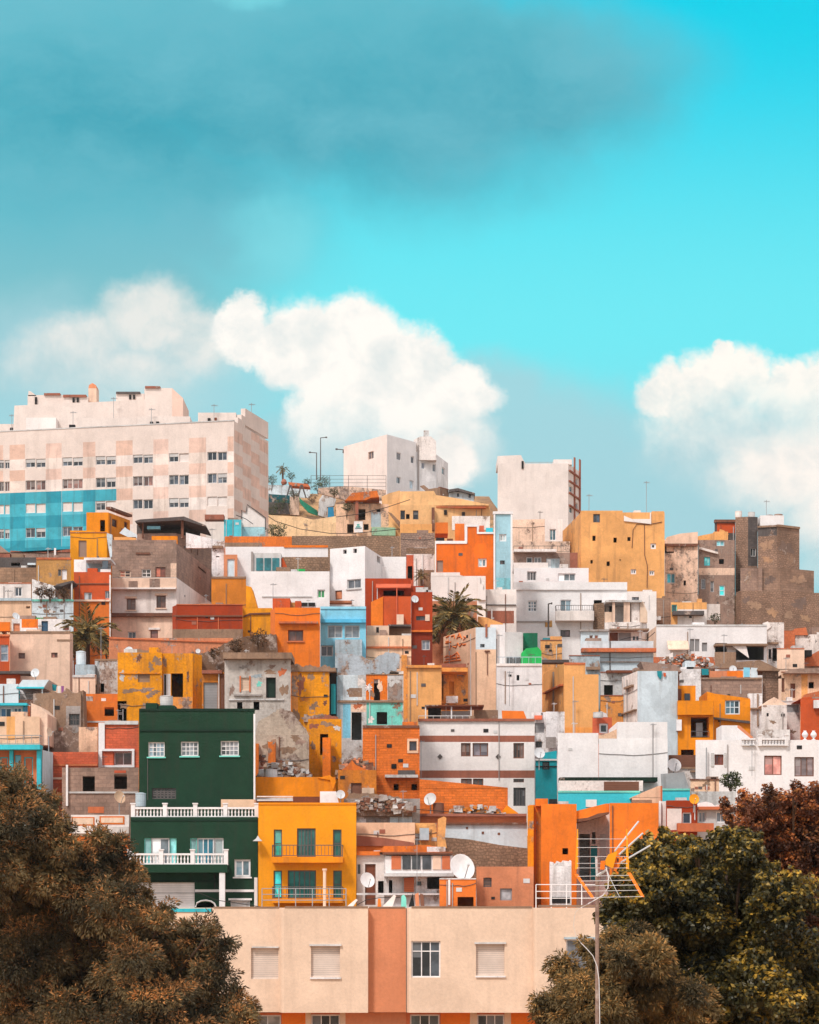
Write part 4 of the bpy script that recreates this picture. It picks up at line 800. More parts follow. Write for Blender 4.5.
# stone and block houses right of centre
B('blockright', [(700.4, 0), (762, 0)], 679, 700, 'block', 'b', 'long grey block wall house with orange parapet and laundry above', d=177, dep=3.6,
  e=[('bx', 'parapet', 709.6, 671, 727, 679, .5, .8, 'orec'), ('bx', 'parapet', 727.2, 670.8, 743, 679, .4, .7, 'orange'), ('fb', 'coping', 700.4, 677.6, 762, 679.4, -.3, .1, 'stone', 'w'), ('po', 'roof', [(706, 668.4), (716, 664), (760, 660), (778, 668.6)], 2.8, 3.4, 'stone', 'w')])
B('stoneright', [(762.4, 0), (778.4, 0)], 669.6, 700, 'block2', 's', 'dark rough stone tower wall beside the blue laundry', d=177.5, dep=3.2, e=[('po', 'roof', [(757, 670.4), (759, 665.8), (768, 664.4), (780, 669.4), (780, 671)], -.5, 3, 'stone', 'w')])
B('whitejumble', [(679.4, 0), (701, 0)], 669, 694, 'white', 'w', 'small white stepped house behind the yellow orange house', d=174, dep=3.6, e=[('bx', 'wall', 685, 661, 695.4, 669.6, .8, 2.6, 'lblue', 'w')])
B('pinkroof', [(640.4, 0), (678, 0)], 671.6, 680, 'pinkw', 'w', 'low house with a sloping pinkish brown roof behind the tall blue grey house', d=171, dep=3.6, flat=True, e=[('po', 'roof', [(645, 671.8), (640.6, 661.4), (676, 665), (682, 671.8)], .1, 3, 'block', 'w')])
B('rubbleright', [(652, 0), (715, 0)], 657, 672, 'terra', 'r', 'ragged low terracotta and pink masonry below the long white house', d=183, dep=3, flat=True, k='ruined_wall', cat='ruin', e=[('po', 'gable', [(655, 665), (668, 654.6), (673, 652.4), (673, 668), (655, 668)], -.7, -.1, 'pinkw', 'w')])
B('longwhite', [(647, 5), (656.4, 0), (767, 0)], 626, 672, 'white', 'c', 'long low white house with paired grey shutters and pink awning', d=193, dep=6, roofc='lgrey',
  w=[SH(690, 639, 694.2, 651.4, 'gshut'), SH(695, 639, 699.4, 651.4, 'gshut'), SH(702, 642.6, 707.2, 651.4, 'gshut'), OP(715, 643, 727, 656), OP(736, 645.6, 764, 660)],
  paint=[(647, 620, 656.3, 690, 'pink', 'p')],
  e=[('aw', 'awning', 667, 641.6, 688, 651, .9, 'pink'), ('fb', 'coping', 656.4, 624.6, 767, 626.4, -.3, .05, 'lgrey'), ('po', 'tarp', [(731, 645), (746, 645), (749, 658)], -.8, -.7, 'pinkw'), ('bx', 'eave', 715, 643.6, 768, 645.6, -1.0, -.01, 'stone', 'w'),
     ('bx', 'wall', 715, 652, 736, 664, -1.0, -.7, 'stone', 'w')])
B('longwhite_r', [(767.4, 0), (784, 0)], 622.4, 668, 'pinkw', 'w', of='longwhite', d=194.5, dep=4, w=[OP(772.4, 648, 777.4, 661), OP(768.6, 649, 771.4, 659)], e=[('fb', 'ledge', 767.4, 642.6, 778, 644.4, .003, .4, 'stone', 'w'), ('po', 'gable', [(767, 630), (763, 623), (768, 621.4), (771, 627)], -.1, .3, 'pinkw')])
B('yellowshed', [(671, 0), (706.8, 0)], 602.4, 622, 'ochre', 'p', 'small yellow and white shed below the peeling pink houses', d=214, dep=4, k='shed', cat='shed',
  w=[W(671.6, 604.6, 677, 612, 1, 1, 'lturq', (40, 92, 96))], paint=[(677.6, 609.4, 706.8, 625, 'pinkw')], e=[('fb', 'eave', 672, 612, 703, 616, .003, .9, 'dgrey', 'w')])
B('brownblock', [(641.4, 0), (670.4, 0)], 598, 622, 'block2', 'b', 'windowless brown block house beside the ochre apartment house', d=216, dep=4.5, e=[('fb', 'ledge', 648, 617, 660, 621, .01, .8, 'white', 'w')])
B('cubeochre', [(543.4, 8), (564, 0), (585.4, 0)], 663.4, 715, 'ochre', 'p', 'ochre cube house with a stepped block and one dark corner window', d=170, dep=6, roofc='terra',
  w=[OP(546, 666.4, 550.4, 672.4)], paint=[(543.4, 690, 564, 720, 'ochre', 'w')], e=[('fb', 'ledge', 546, 688.6, 563.4, 690.2, .003, .3, 'terra', 'w'), ('fb', 'band', 564, 662.6, 585.4, 664.6, -.2, .05, 'terra', 'w')])
B('cubeochre_f', [(564.2, 0), (598.6, 0)], 674.4, 735, 'ochre', 'c', of='cubeochre', d=166, dep=4, e=[('fb', 'base', 565, 727.6, 598.6, 733, .003, .06, 'ochre2')])
B('whitelow', [(531.6, .6), (545.6, .5), (545.8, 0), (564.6, 0)], 711.6, 757, 'white', 'w', 'tall thin white house with grey shuttered windows and small red awning', d=159, dep=5,
  w=[SH(535, 722.8, 544, 733, 'gshut'), W(535.6, 741.4, 542, 747.4, 2, 1, 'dgrey', (60, 58, 58)), OP(541, 712.6, 543, 715.8)], e=[('aw', 'awning', 534.4, 716.6, 542.4, 720.4, .5, 'brick'), ('bx', 'laundry', 546, 737, 556, 748, -.4, -.35, 'grey', 'w')])
B('bigwhite', [(496.4, 0), (542, 0)], 664.6, 715, 'white', 'p', 'tall white house with glass terrace rail below the bright green wall', d=167, dep=6, roofc='grey', flat=True,
  w=[OP(516.6, 675, 519.4, 680.4)],
  e=[('rl', 496.4, 656.6, 541.8, 664.6, -.1, 'bluegrey', .5), ('fb', 'coping', 496.4, 663.6, 542, 666, -.2, .08, 'pinkw'), ('bx', 'wall', 505.4, 632, 523, 665, 3, 5.6, 'lgrey'), ('bx', 'wall', 490.4, 624.6, 505.2, 665, 3.4, 5.9, 'white', 'c'), ('bx', 'wall', 523.2, 633, 537.6, 649, 4, 5.6, (24, 104, 76)),
     ('po', 'wall', [(521, 665), (521.4, 653), (526, 648.4), (538, 647.2), (541.6, 651), (541.6, 665)], 2.6, 5.4, 'bgreen'), ('bx', 'window', 506.6, 657.4, 512.6, 664.4, 2.9, 2.99, (84, 84, 84), 'glass'), ('bx', 'window', 513.6, 657.4, 520.4, 664.4, 2.9, 2.99, (84, 84, 84), 'glass'), ('bx', 'post', 496.4, 639, 497.2, 664.6, 0, .12, 'dgrey', 'plain')])
B('graffiti', [(443.4, 6), (475.6, 0), (496, 0)], 627.4, 712, 'peach', 'p', 'tall peach house with faded orange lettering painted on its side', d=170, dep=5.5, roofc='terra',
  w=[W(480.2, 644, 484.6, 647.4, 2, 1, 'dgrey', (70, 78, 84))],
  paint=[(475.7, 620, 496, 649.4, 'lblue', 'c')],
  e=[('fb', 'ledge', 484.6, 650.6, 489.8, 652, .003, .12, 'brown'), ('fb', 'downpipe', 487, 652, 487.8, 675, .003, .08, 'brown', 'plain'), ('fb', 'crack', 475.6, 652, 476.4, 706, .0, .05, 'stone', 'plain'), ('bx', 'chimney', 485.4, 624, 487.4, 637, -.1, .3, 'band', 'w')]
  + [('st', 'lettering', p, 1.5, (236, 124, 50)) for p in (
    [(446.4, 637.4), (449.6, 635.8), (449.4, 641), (446.2, 641.6)], [(451.4, 636.4), (454.6, 635.2), (454.8, 638.6)], [(457, 639), (459.6, 633.4), (462, 638.6)], [(457.8, 637), (461.4, 636.4)], [(464, 636.6), (466, 637.4), (463.6, 640)],
    [(445.8, 643.2), (451.2, 642)], [(449.4, 646.4), (450.2, 650.4), (451, 645)], [(453, 646.4), (456.4, 647.4), (458, 643.2), (460, 646.4), (462.4, 643.6)], [(463, 645), (466, 644.2)], [(445, 657.2), (448, 655.4), (450.6, 657), (454, 655)], [(454, 655.2), (457.4, 652.4), (459.4, 655.6)], [(446, 659.4), (452, 658.4), (460, 657)], [(444.6, 662.4), (452, 661), (461, 660)], [(456.6, 654), (456.8, 659.6)], [(450.6, 655), (450.8, 660)])])
B('ochhouse', [(401, .5), (407.6, .4), (407.8, 0), (441.4, 0)], 667, 730, 'ochre', 'p', 'ochre yellow house with an open porch below the lettered peach house', d=160, dep=5, roofc='terra',
  paint=[(401, 650, 407.7, 740, 'ochre2', 'w')], e=[('fb', 'coping', 406, 665.4, 441.6, 668, -.3, .2, 'ochre2', 'w'), ('bx', 'post', 401.4, 655, 407, 668, .6, 1.4, 'ochre2', 'w')])
B('ochporch', [(441.8, 0), (468, 0)], 668, 712, 'ochre2', 'w', of='ochhouse', d=163, dep=2.8, w=[DR(449.2, 681.4, 454.2, 694.6, 'ochbr'), OP(442, 674, 443.4, 700)],
  e=[('bx', 'porch_roof', 441, 667.6, 467.4, 671.6, -2.2, .6, 'ochre2', 'w'), ('bx', 'counter', 446, 696, 458, 703, -1.2, -.6, 'white', 'w'), ('bx', 'awning', 441, 663.6, 466, 667.4, -1.6, .5, 'band', 'w')])
B('peachmid', [(366.4, 0), (411.2, 0)], 635.4, 668, 'peach', 'p', 'low peach house with a plain parapet and slit window below the red house', d=161, dep=3.4, roofc='terra',
  e=[('bx', 'wall', 366.6, 625.6, 389, 636, .8, 2.8, 'pink'), ('bx', 'opening', 376.2, 627.2, 378.8, 632.4, .76, .8, 'dark'), ('bx', 'wall', 389.2, 626, 410.8, 636, 2.2, 2.5, 'stone', 'w'), ('bx', 'roof', 388, 624.4, 411, 626.2, .9, 2.9, 'dgrey', 'w'), ('fb', 'ledge', 366.4, 646.6, 411, 648.6, .003, .15, 'terra', 'w')])
B('bluehouse', [(320.4, 0), (366, 0)], 608, 660, 'sky', 'p', 'sky blue house with a wide four pane window beside the orange house', d=160, dep=5.5, roofc='lgrey',
  w=[W(327.6, 625.4, 342.4, 638, 2, 1, 'lgrey', (104, 110, 116), fwk=.8), W(344.6, 625.4, 359.6, 638, 2, 1, 'lgrey', (104, 110, 116), fwk=.8), W(320.8, 645.4, 333, 656.4, 2, 1, 'lgrey', (70, 60, 64))],
  e=[('fb', 'cornice', 320.4, 619.6, 366, 623, .003, .3, (88, 186, 226)), ('bx', 'wall', 335, 639.4, 362, 668, -.7, -.01, 'bluegrey', 'w'), ('fb', 'cornice', 320.4, 606.6, 366, 609, -.2, .08, (150, 210, 232))])
B('orangehouse', [(270.4, 1.6), (275, 0), (320, 0)], 607.6, 662, 'orange', 'p', 'orange house with one wide window and red brown roof stubs beside the sky blue house', d=158, dep=5.5, roofc='band',
  w=[W(288, 630, 303.2, 641, 2, 1, 'brown', (84, 60, 54), rev=.3)],
  paint=[(270.4, 600, 274.9, 670, 'dorange')],
  e=[('fb', 'ledge', 279, 622, 318, 624, .003, .35, 'terra', 'w'), ('bx', 'parapet', 272.6, 598.4, 290, 609, .6, 2.6, 'redor', 'w'), ('bx', 'parapet', 295, 601, 301, 609, .6, 1.6, 'redor', 'w'), ('fb', 'sill', 287, 641, 304.4, 642.4, .003, .1, 'terra'), ('bx', 'screen', 290.6, 602.4, 295, 608, 1.0, 1.1, 'olive', 'w')])
B('orangeterr', [(109, 0), (233, 0)], 638, 662, 'orec', 'w', 'long faded orange terrace wall above the bright yellow ruin', d=160, dep=2.4, k='terrace_wall', cat='wall', group=None, flat=True,
  e=[('po', 'coping', [(109, 638.6), (109, 636.6), (160, 640), (232, 641.4), (232, 643)], -.1, .4, 'terra', 'w')])
B('redlong', [(172.4, 1), (176.4, 0), (242.6, 0)], 605, 634, 'red', 'p', 'long dark red wall house with a thin ledge beside the stepped yellow wall', d=171, dep=5, roofc='band',
  e=[('fb', 'ledge', 173, 615.4, 242.4, 616.8, .003, .12, 'brown'), ('fb', 'base', 173, 629.6, 243, 640, .003, .3, 'stone', 'w'), ('fb', 'downpipe', 218, 617, 218.8, 630, .003, .06, 'terra', 'plain'), ('fb', 'downpipe', 197, 617, 197.8, 630, .003, .06, 'terra', 'plain')])
B('yellowstep', [(243, 0), (272.2, 0)], 608, 640, 'yellow', 'p', 'stepped bright yellow wall house between the dark red wall and orange house', d=172, dep=4, flat=True,
  e=[('po', 'gable', [(246, 608.2), (246, 585.6), (251.4, 587), (254, 596), (257, 607), (257, 608.2)], 0, 2.4, 'yellow'), ('po', 'ledge', [(243, 616), (250, 613), (272, 612.4), (272, 614), (250, 614.6), (243, 617.6)], -.12, 0, 'brown', 'p')])
B('ochbrown', [(211.4, 0), (246, 0)], 578, 612, 'ochbr', 'p', 'plain ochre brown block house above the dark red wall', d=181, dep=4.5, roofc='stone', e=[('fb', 'coping', 211.4, 576.6, 246, 578.6, -.2, .06, 'stone', 'w')])
# ---- left middle rows
B('redleft', [(-40, 0), (9.6, 0)], 636, 690, 'redor', 'p', 'red orange house with a grey glazed window at the picture edge', d=163, dep=4.6,
  w=[W(-12, 644.6, -3, 662, 2, 2, 'lgrey', (88, 96, 106)), W(0, 644.6, 8.4, 661.4, 1, 2, 'lgrey', (88, 96, 106))],
  e=[('bx', 'eave', -40, 671, 30, 673.6, -1.6, .2, 'dgrey', 'w'), ('bx', 'wall', -40, 674, 19.6, 690, -.9, -.5, 'redor'), ('bx', 'parapet', -40, 622, 10, 631, .3, .5, 'orange'), ('fb', 'coping', -40, 634.4, 9.6, 636.4, -.2, .1, 'terra', 'w')])
B('pinkplain', [(10, 0), (69.8, 0), (73, .8)], 632.6, 690, 'pink', 'p', 'stained pinkish peach house with two tiny brown windows beside the palm', d=165, dep=5.5, roofc='terra',
  w=[W(18.4, 653, 25, 658.6, 2, 1, BR, (96, 60, 50)), W(51.2, 652.6, 57.6, 657.6, 2, 1, BR, (96, 60, 50))],
  e=[('fb', 'coping', 10, 631.2, 69.8, 633.4, -.2, .05, 'stone', 'w'), ('fb', 'stain', 57, 639.4, 72, 641, .003, .05, 'stone', 'w')])
B('roofdoors', [(11.6, 0), (70.6, 0)], 619, 640, 'white', 'w', 'white rooftop house with a brown door and a blue door', d=174, dep=4, roofc='lgrey',
  w=[DR(13.2, 623.4, 19.8, 634, 'orec'), DR(41.4, 621, 48, 633, (52, 84, 110)), W(63, 626, 69, 630, 3, 1, BR, (120, 60, 50))],
  paint=[(21.6, 619, 38, 630, 'orange')], e=[('fb', 'ledge', 22, 628.6, 38, 632, .003, .5, 'white'), ('bx', 'wall', 36, 617.6, 43, 620.4, .2, 1.2, 'bgreen', 'w')])
B('whiteblue', [(31.8, 0), (73.4, 0)], 600.4, 625, 'lblue', 'w', 'pale blue white house with planted terrace under a sagging dark awning', d=183, dep=4.6,
  e=[('po', 'gable', [(32, 600.6), (32, 579), (55, 586), (55, 600.6)], 2.4, 4.2, 'white', 'w'), ('bx', 'wall', 56, 583.6, 73, 600.6, 2.8, 3, 'block', 'b'), ('po', 'awning', [(53, 586.4), (60, 583.4), (73, 580.4), (73, 582), (62, 586.2)], .6, 3.6, 'dgrey', 'w'), ('fb', 'coping', 32, 599.4, 73.4, 601.4, -.3, .1, 'lturq', 'w'),
     ('bx', 'post', 71, 582, 72.4, 600.4, .7, .8, 'lgrey', 'plain')])
B('creamleft', [(-40, 0), (31.4, 0)], 600.6, 628, 'peach', 'p', 'cream house with a small slit window under the white house with twin panes', d=185, dep=4.4, roofc='lgrey',
  w=[OP(26, 606, 30, 608.4)], e=[('fb', 'coping', -40, 598.4, 31.6, 601, -.3, .2, 'bluegrey', 'w')])
B('creamleft_up', [(-40, 0), (31, 0)], 583.6, 604, 'pinkw', 'p', of='creamleft', d=187, dep=2.6, w=[W(14.6, 587, 22, 596.4, 2, 1, 'white', (58, 62, 68)), W(-16, 587, -8, 596.4, 2, 1, 'white', (58, 62, 68))])
B('redtall', [(73.8, 0), (110.8, 0)], 572, 660, 'redor', 'p', 'tall narrow red orange house with white top terrace beside the palm', d=186, dep=5, roofc='lgrey',
  w=[W(84, 592.4, 91.8, 600.4, 2, 1, 'lgrey', (120, 124, 128), sill='lgrey'), W(105, 590.8, 110, 598.4, 2, 1, 'lgrey', (84, 90, 98))],
  paint=[(73.8, 601, 110.8, 640, 'dorange', 'p'), (73.8, 640, 110.8, 664, 'dorange', 'w')],
  e=[('fb', 'ledge', 73.8, 599.8, 110.8, 601.6, .003, .18, 'pink'), ('fb', 'ledge', 74, 583.4, 110.6, 584.4, .003, .08, 'brown'), ('bx', 'parapet', 74, 559.6, 86, 573, .1, .3, 'white'), ('bx', 'wall', 86, 560, 110.6, 573, 2.2, 2.4, 'bluegrey', 'w'), ('bx', 'roof', 84, 557.6, 110.6, 560, .3, 3.4, 'white', 'w'),
     ('bx', 'window', 102.4, 560.8, 108.2, 569, .2, .3, (70, 78, 86), 'glass'), ('bx', 'parapet', 100.4, 569.2, 110.6, 573, .1, .4, 'white'), ('fb', 'pilaster', 109.4, 575, 111, 640, .003, .1, 'pinkw', 'w')])
B('pinkstripe', [(112, 0), (176.6, 0), (212, 16)], 577.6, 642, 'pinkw', 'p', 'pinkish white house with brown windows below the bare block storey', d=190, dep=4, roofc='terra',
  w=[W(156.4, 595.6, 165.8, 608, 2, 1, BR, (96, 66, 56), sill='pink'), W(126.6, 598.6, 135.6, 610, 2, 1, BR, (96, 66, 56), sill='pink'), W(150.4, 630, 158, 640, 1, 1, 'wood', (84, 56, 50)), W(128, 631.6, 136, 640, 2, 1, 'lgrey', (64, 66, 72))],
  paint=[(112, 616, 176.6, 645, 'pink', 'p')],
  e=[('fb', 'cornice', 110, 613.4, 176.4, 616.8, .003, .35, 'brown', 'w'), ('bx', 'parapet', 112, 578, 176.4, 588.4, -.5, -.3, 'pink'), ('bx', 'panel', 149.6, 578.6, 159.6, 588.6, -.56, -.51, 'block', 'w'), ('bx', 'panel', 128.6, 581, 137.4, 590, -.56, -.51, 'block', 'w'), ('fb', 'ledge', 112, 588.4, 176.4, 590, .003, .6, 'pinkw'),
     ('fb', 'frame', 125, 596.4, 137, 598.4, .003, .1, 'pink'), ('fb', 'frame', 155, 593.4, 167.4, 595.4, .003, .1, 'pink'), ('fb', 'frame', 148.6, 627.8, 160, 629.8, .003, .1, 'pinkw')])
B('blockupper', [(112, 0), (176.4, 0), (211.2, 15.6)], 543.4, 577.8, 'block', 'b', 'bare brown block storey with brown windows and a long receding side wall', d=190.6, dep=3, bot=577.4, of='pinkstripe',
  w=[W(119.4, 570.2, 130.6, 581, 2, 2, 'cream', (100, 60, 48)), W(141.6, 569, 151, 579, 2, 2, 'pinkw', (90, 78, 72)), W(155.4, 567, 165.6, 577.4, 2, 1, BR, (112, 62, 48)), OP(198, 569, 206, 571)],
  paint=[(170.6, 563, 176.4, 578, 'pink')], e=[('fb', 'ledge', 136, 552.6, 150, 554.4, .003, .1, 'brown', 'w'), ('bx', 'parapet', 112, 540, 176, 545, .8, 1.2, 'block', 'b')])
B('palmwall', [(211.6, 0), (225, 0)], 541, 590, 'white', 'w', 'narrow stained white house with grille marks beside the orange framed door', d=206, dep=4.6,
  w=[OP(216, 556, 219.4, 557.2)], e=[('po', 'gable', [(186, 548), (186, 532.6), (200, 536), (224.6, 541.6), (224.6, 548)], 1.2, 1.6, 'white', 'w'), ('fb', 'ledge', 212, 546, 223, 548.4, .003, .3, 'stone', 'w')])
B('orangedoor', [(223.8, 0), (237.4, 0)], 554.6, 585, 'orec', 'p', 'small orange hut with a pale blue door on the white terrace', d=198, dep=3, k='rooftop_hut', cat='hut', w=[DR(227.2, 559, 234.6, 577.4, 'lblue', 'white')])
B('whiteterr', [(250.6, 0), (329.6, 0)], 571.4, 612, 'white', 'c', 'long white house with teal glazed room and rough stone recess on its terrace', d=178, dep=6, roofc='grey',
  w=[W(317.4, 589.6, 325, 598, 2, 1, 'white', (52, 120, 70))],
  e=[('bx', 'wall', 252, 553, 281, 572, 2, 4.8, 'lgrey'), ('bx', 'window', 256.2, 558, 263, 570.6, 1.94, 1.99, (36, 100, 106), 'glass'), ('bx', 'window', 264.4, 558, 271, 570.6, 1.94, 1.99, (36, 100, 106), 'glass'), ('bx', 'window', 272.2, 558, 279.2, 570.6, 1.94, 1.99, (36, 100, 106), 'glass'),
     ('bx', 'wall', 281.2, 557, 328, 572, 3.8, 4.2, 'stone', 's'), ('po', 'stair_wall', [(281.4, 558), (283, 558), (289, 571), (286, 572), (281.4, 572)], 2.2, 2.6, 'redor', 'w'), ('bx', 'pilaster', 251, 551.6, 253, 572, 1.8, 2, 'grey'), ('fb', 'ledge', 262, 596, 312, 597.4, .003, .06, 'lgrey'),
     ('bx', 'opening', 301, 602.6, 315, 606, -.1, -.01, 'dark'), ('bx', 'door', 296, 569, 305, 572, 3.6, 3.7, 'bgreen', 'plain')])
B('whitecube', [(330, 1.5), (365, 0), (381.4, 5.5), (381.6, 5.6), (406, 5.6)], 546, 612, 'white', 'c', 'bright white cube house with tiny square windows and a brown shutter', d=181, dep=5, roofc='lgrey', flat=True,
  w=[OP(343, 549.6, 346.6, 553.8), OP(353.2, 548.6, 356.8, 553), W(347, 579.2, 361, 588.6, 2, 1, 'lgrey', (96, 100, 106), fwk=1.1), DR(335, 590.4, 342, 599.4, 'orec', 'brown'), OP(377, 556.4, 380.4, 563)],
  e=[('fb', 'sill', 346.4, 588.6, 361.6, 589.8, .003, .1, 'lgrey'), ('bx', 'roof', 322, 600.6, 352, 602.6, -.8, .4, 'orec', 'w')])
B('redhouse', [(365, 0), (411, 0)], 578.4, 650, 'red', 'p', 'dark red house with an orange front block, awning and dark window strip', d=168, dep=5.5, roofc='band', flat=True,
  w=[OP(383.4, 590.4, 404, 595.6)],
  e=[('po', 'wall', [(371, 640), (371, 602), (383, 596.4), (411, 596.4), (411, 640)], -1.4, -.01, 'redor'), ('po', 'wall', [(371, 640), (371, 602), (383, 596.6), (383, 640)], -1.5, -1.41, 'orange'), ('aw', 'awning', 376, 585, 411, 590, 1.0, 'brick'), ('fb', 'downpipe', 396.4, 590, 397.4, 640, 1.42, 1.5, 'brick', 'plain'), ('bx', 'tank', 396.6, 614.4, 403.6, 625, -2.1, -1.5, 'pink')])
B('redhouse_r', [(411.2, 0), (432.4, 0)], 592, 668, 'red', 'p', of='redhouse', d=167, dep=6,
  w=[W(416, 616, 425, 620.4, 2, 1, 'dgrey', (50, 48, 50)), W(421.6, 640, 430, 650, 2, 1, 'lgrey', (70, 74, 80))], paint=[(411.2, 632.4, 432.4, 700, (132, 46, 22), 'p')],
  e=[('fb', 'ledge', 411.2, 630.4, 432.4, 632.2, .003, .2, 'dorange'), ('bx', 'wall', 411, 586, 424, 592.4, 1, 3, 'red'), ('fb', 'panel', 425.2, 614.6, 429.6, 621, .003, .06, 'pink')])
B('stairstep', [(406.4, 0), (434.6, 0)], 554, 592, 'pinkw', 'w', 'old house with broken pale plaster above the dark red house', d=198, dep=4,
  w=[OP(407.6, 566, 412.4, 580)], paint=[(406.4, 555, 413.6, 592, 'brick', 'w'), (418, 570, 434, 592, 'stone', 'r')], e=[('bx', 'parapet', 406.4, 548, 434.6, 555, .4, .8, 'stone', 's')])
B('whitestep', [(431, 0), (485.6, 0)], 576, 625, 'pinkw', 'c', 'stepped pale pink wall house behind the tall palm', d=185, dep=5, roofc='lgrey', flat=True,
  e=[('po', 'parapet', [(431, 576.2), (431, 572.4), (460, 572.4), (460, 575), (464, 576.2), (464, 576.3)], 0, 4, 'pinkw', 'c'), ('po', 'step', [(485.6, 600), (478, 600), (478, 576.4), (480, 576.4), (480, 584), (483, 584), (483, 590), (485.6, 590)], -.2, .0, 'pinkw', 'c')])
B('peachhut', [(430, 0), (477, 0)], 601, 634, 'orec', 'w', 'small faded orange house hidden behind the palm crown', d=181, dep=3)
B('creamlow', [(478, 0), (516.4, 0)], 589.4, 625, 'pinkw', 'p', 'cream terrace house with a brown red garden wall under the blue tower', d=186.5, dep=4.5, roofc='terra',
  paint=[(479, 610.8, 514, 623.4, 'band', 'w')], e=[('fb', 'pilaster', 491, 609, 492.4, 624, .003, .1, 'white', 'plain'), ('fb', 'ledge', 478, 604.6, 516, 605.6, .003, .12, 'dgrey', 'plain'), ('po', 'roof', [(478, 616.4), (487, 617.6), (503, 623.6), (503, 627), (478, 627)], -2.2, -.3, 'ochre', 'p')])
B('ochsmall2', [(540.4, 0), (562, 0)], 640.6, 664, 'ochre', 'w', 'small ochre house with a dark flat roof behind the ochre cube', d=181, dep=4, e=[('bx', 'roof', 541, 659.6, 571, 662.6, -2.4, -1.0, 'dgrey', 'w'), ('bx', 'parapet', 543, 638, 560, 641, .6, 2.4, 'teal')])
B('lightblue', [(580.4, 0), (653.4, 0)], 641, 690, 'lblue', 'p', 'pale blue white house with terracotta ledge and paired brown windows', d=176, dep=5.5, roofc='terra',
  w=[], e=[('fb', 'ledge', 580.8, 649, 655.4, 652.8, .003, .7, 'terra', 'w'), ('fb', 'ledge', 583, 661.4, 640, 662.6, .003, .15, 'grey', 'w'), ('fb', 'downpipe', 609.4, 641, 610.4, 672, .01, .1, 'dgrey', 'plain')])
B('lightblue_up', [(580.6, 0), (608.4, 0)], 631.4, 652, 'lblue', 'c', of='lightblue', d=177.4, dep=4, w=[W(589.4, 635.2, 593, 642.4, 1, 1, 'pinkw', (130, 70, 48)), W(594.6, 635.2, 598.2, 642.4, 1, 1, 'pinkw', (130, 70, 48))], e=[('fb', 'eave', 579.6, 629.6, 609, 631.6, -.3, .2, 'grey', 'w')])
B('lightblue_r', [(608.6, 0), (642, 0)], 631.4, 652, 'pinkw', 'p', of='lightblue', d=179, dep=2.8, w=[SH(609.4, 632.4, 618, 642.4, 'wood'), SH(618.4, 632.4, 631, 642.4, 'gshut'), W(632.6, 635.8, 635.4, 640.4, 1, 1, 'white', (40, 46, 52)), W(636.2, 635.8, 638.8, 640.4, 1, 1, 'white', (40, 46, 52))], e=[('fb', 'eave', 608.6, 629.8, 648, 631.6, -.3, .9, 'stone', 'w')])
B('greysheds', [(569, 0), (600, 0)], 656, 700, 'bluegrey', 'w', 'weathered blue grey shed with rusty roof beside the ochre cube', d=174.6, dep=1.4, k='shed', cat='shed', e=[('fb', 'eave', 586, 667, 600, 670, -.2, .3, 'stone', 'w')])
B('pinkshed', [(600.4, 0), (636, 0)], 672.6, 700, 'lgrey', 'w', 'ramshackle grey shed with a rusty roof edge behind the tall blue grey house', d=172, dep=3, k='shed', cat='shed', w=[OP(604, 685, 613, 695)], e=[('fb', 'eave', 606, 671, 634, 673.4, -.5, .6, 'wood', 'w')])
# ---- upper rows
B('frameruin', [(604.6, .4), (612, 0), (640, 0), (647, 1.4)], 622, 650, 'pinkw', 'w', 'unfinished beige house shell with open concrete frame and pillars', d=196, dep=4.5, roofc='lgrey', flat=True,
  e=[('bx', 'wall', 606, 602, 645, 622.4, 2.8, 3.2, 'pinkw', 'w'), ('bx', 'pillar', 612.4, 601.4, 615, 622.4, .1, .4, 'pink'), ('bx', 'pillar', 623.8, 601.4, 630, 622.4, .1, .4, 'pink'), ('bx', 'pillar', 631.2, 601.4, 639.6, 622.4, .4, .7, 'pinkw', 'w'), ('po', 'wall', [(640, 622.4), (640, 601.4), (643, 601.6), (647.4, 612), (647.4, 622.4)], .2, 3, 'cream'),
     ('bx', 'beam', 606, 600, 642, 602, -.1, 3.2, 'lgrey', 'w'), ('bx', 'parapet', 604.8, 612, 612.4, 622.4, .5, .7, 'cream'), ('bx', 'opening', 609.4, 604, 612, 617, 2.7, 2.78, 'dark')])
B('stoneside', [(593.4, .8), (604.4, 0)], 602.4, 640, 'stone', 's', 'narrow rough brown stone wall beside the unfinished beige shell', d=198, dep=4)
B('balcwhite', [(513.4, 0), (627, 0)], 589.6, 650, 'white', 'c', 'long white house with a projecting balcony and a white grid window', d=199, dep=6, roofc='terra',
  w=[W(527.6, 600.6, 537, 611.6, 3, 3, 'white', (84, 92, 100), fwk=1.3), W(560.2, 599.6, 571.2, 611.8, 2, 1, 'white', (120, 140, 150)), OP(593.8, 600, 602, 606), W(560.4, 630, 570, 637, 2, 1, 'dgrey', (80, 60, 60))],
  e=[('fb', 'cornice', 513.4, 582.4, 627, 590, -.5, .16, 'white', 'c'), ('ba', 555, 612.4, 593, 622, 1.1, 'pinkw', 606.6, 'dgrey'), ('fb', 'ledge', 513.4, 621, 550, 622.4, .003, .1, 'grey', 'plain'), ('fb', 'panel', 545, 620.6, 552, 627, .003, .05, 'olive', 'w')])
B('balcwhite_up', [(513.6, 0), (588.6, 0)], 568, 590, 'white', 'c', of='balcwhite', d=201.5, dep=4, roofc='terra', w=[W(527, 571.4, 536.4, 580.6, 3, 1, 'lgrey', (96, 90, 90)), W(558, 573.4, 575.6, 581, 3, 1, 'white', (150, 164, 170))],
  e=[('po', 'parapet', [(513.6, 568.4), (513.6, 562.6), (548, 562.6), (548, 568.4)], .1, 3.5, 'pinkw', 'c')])
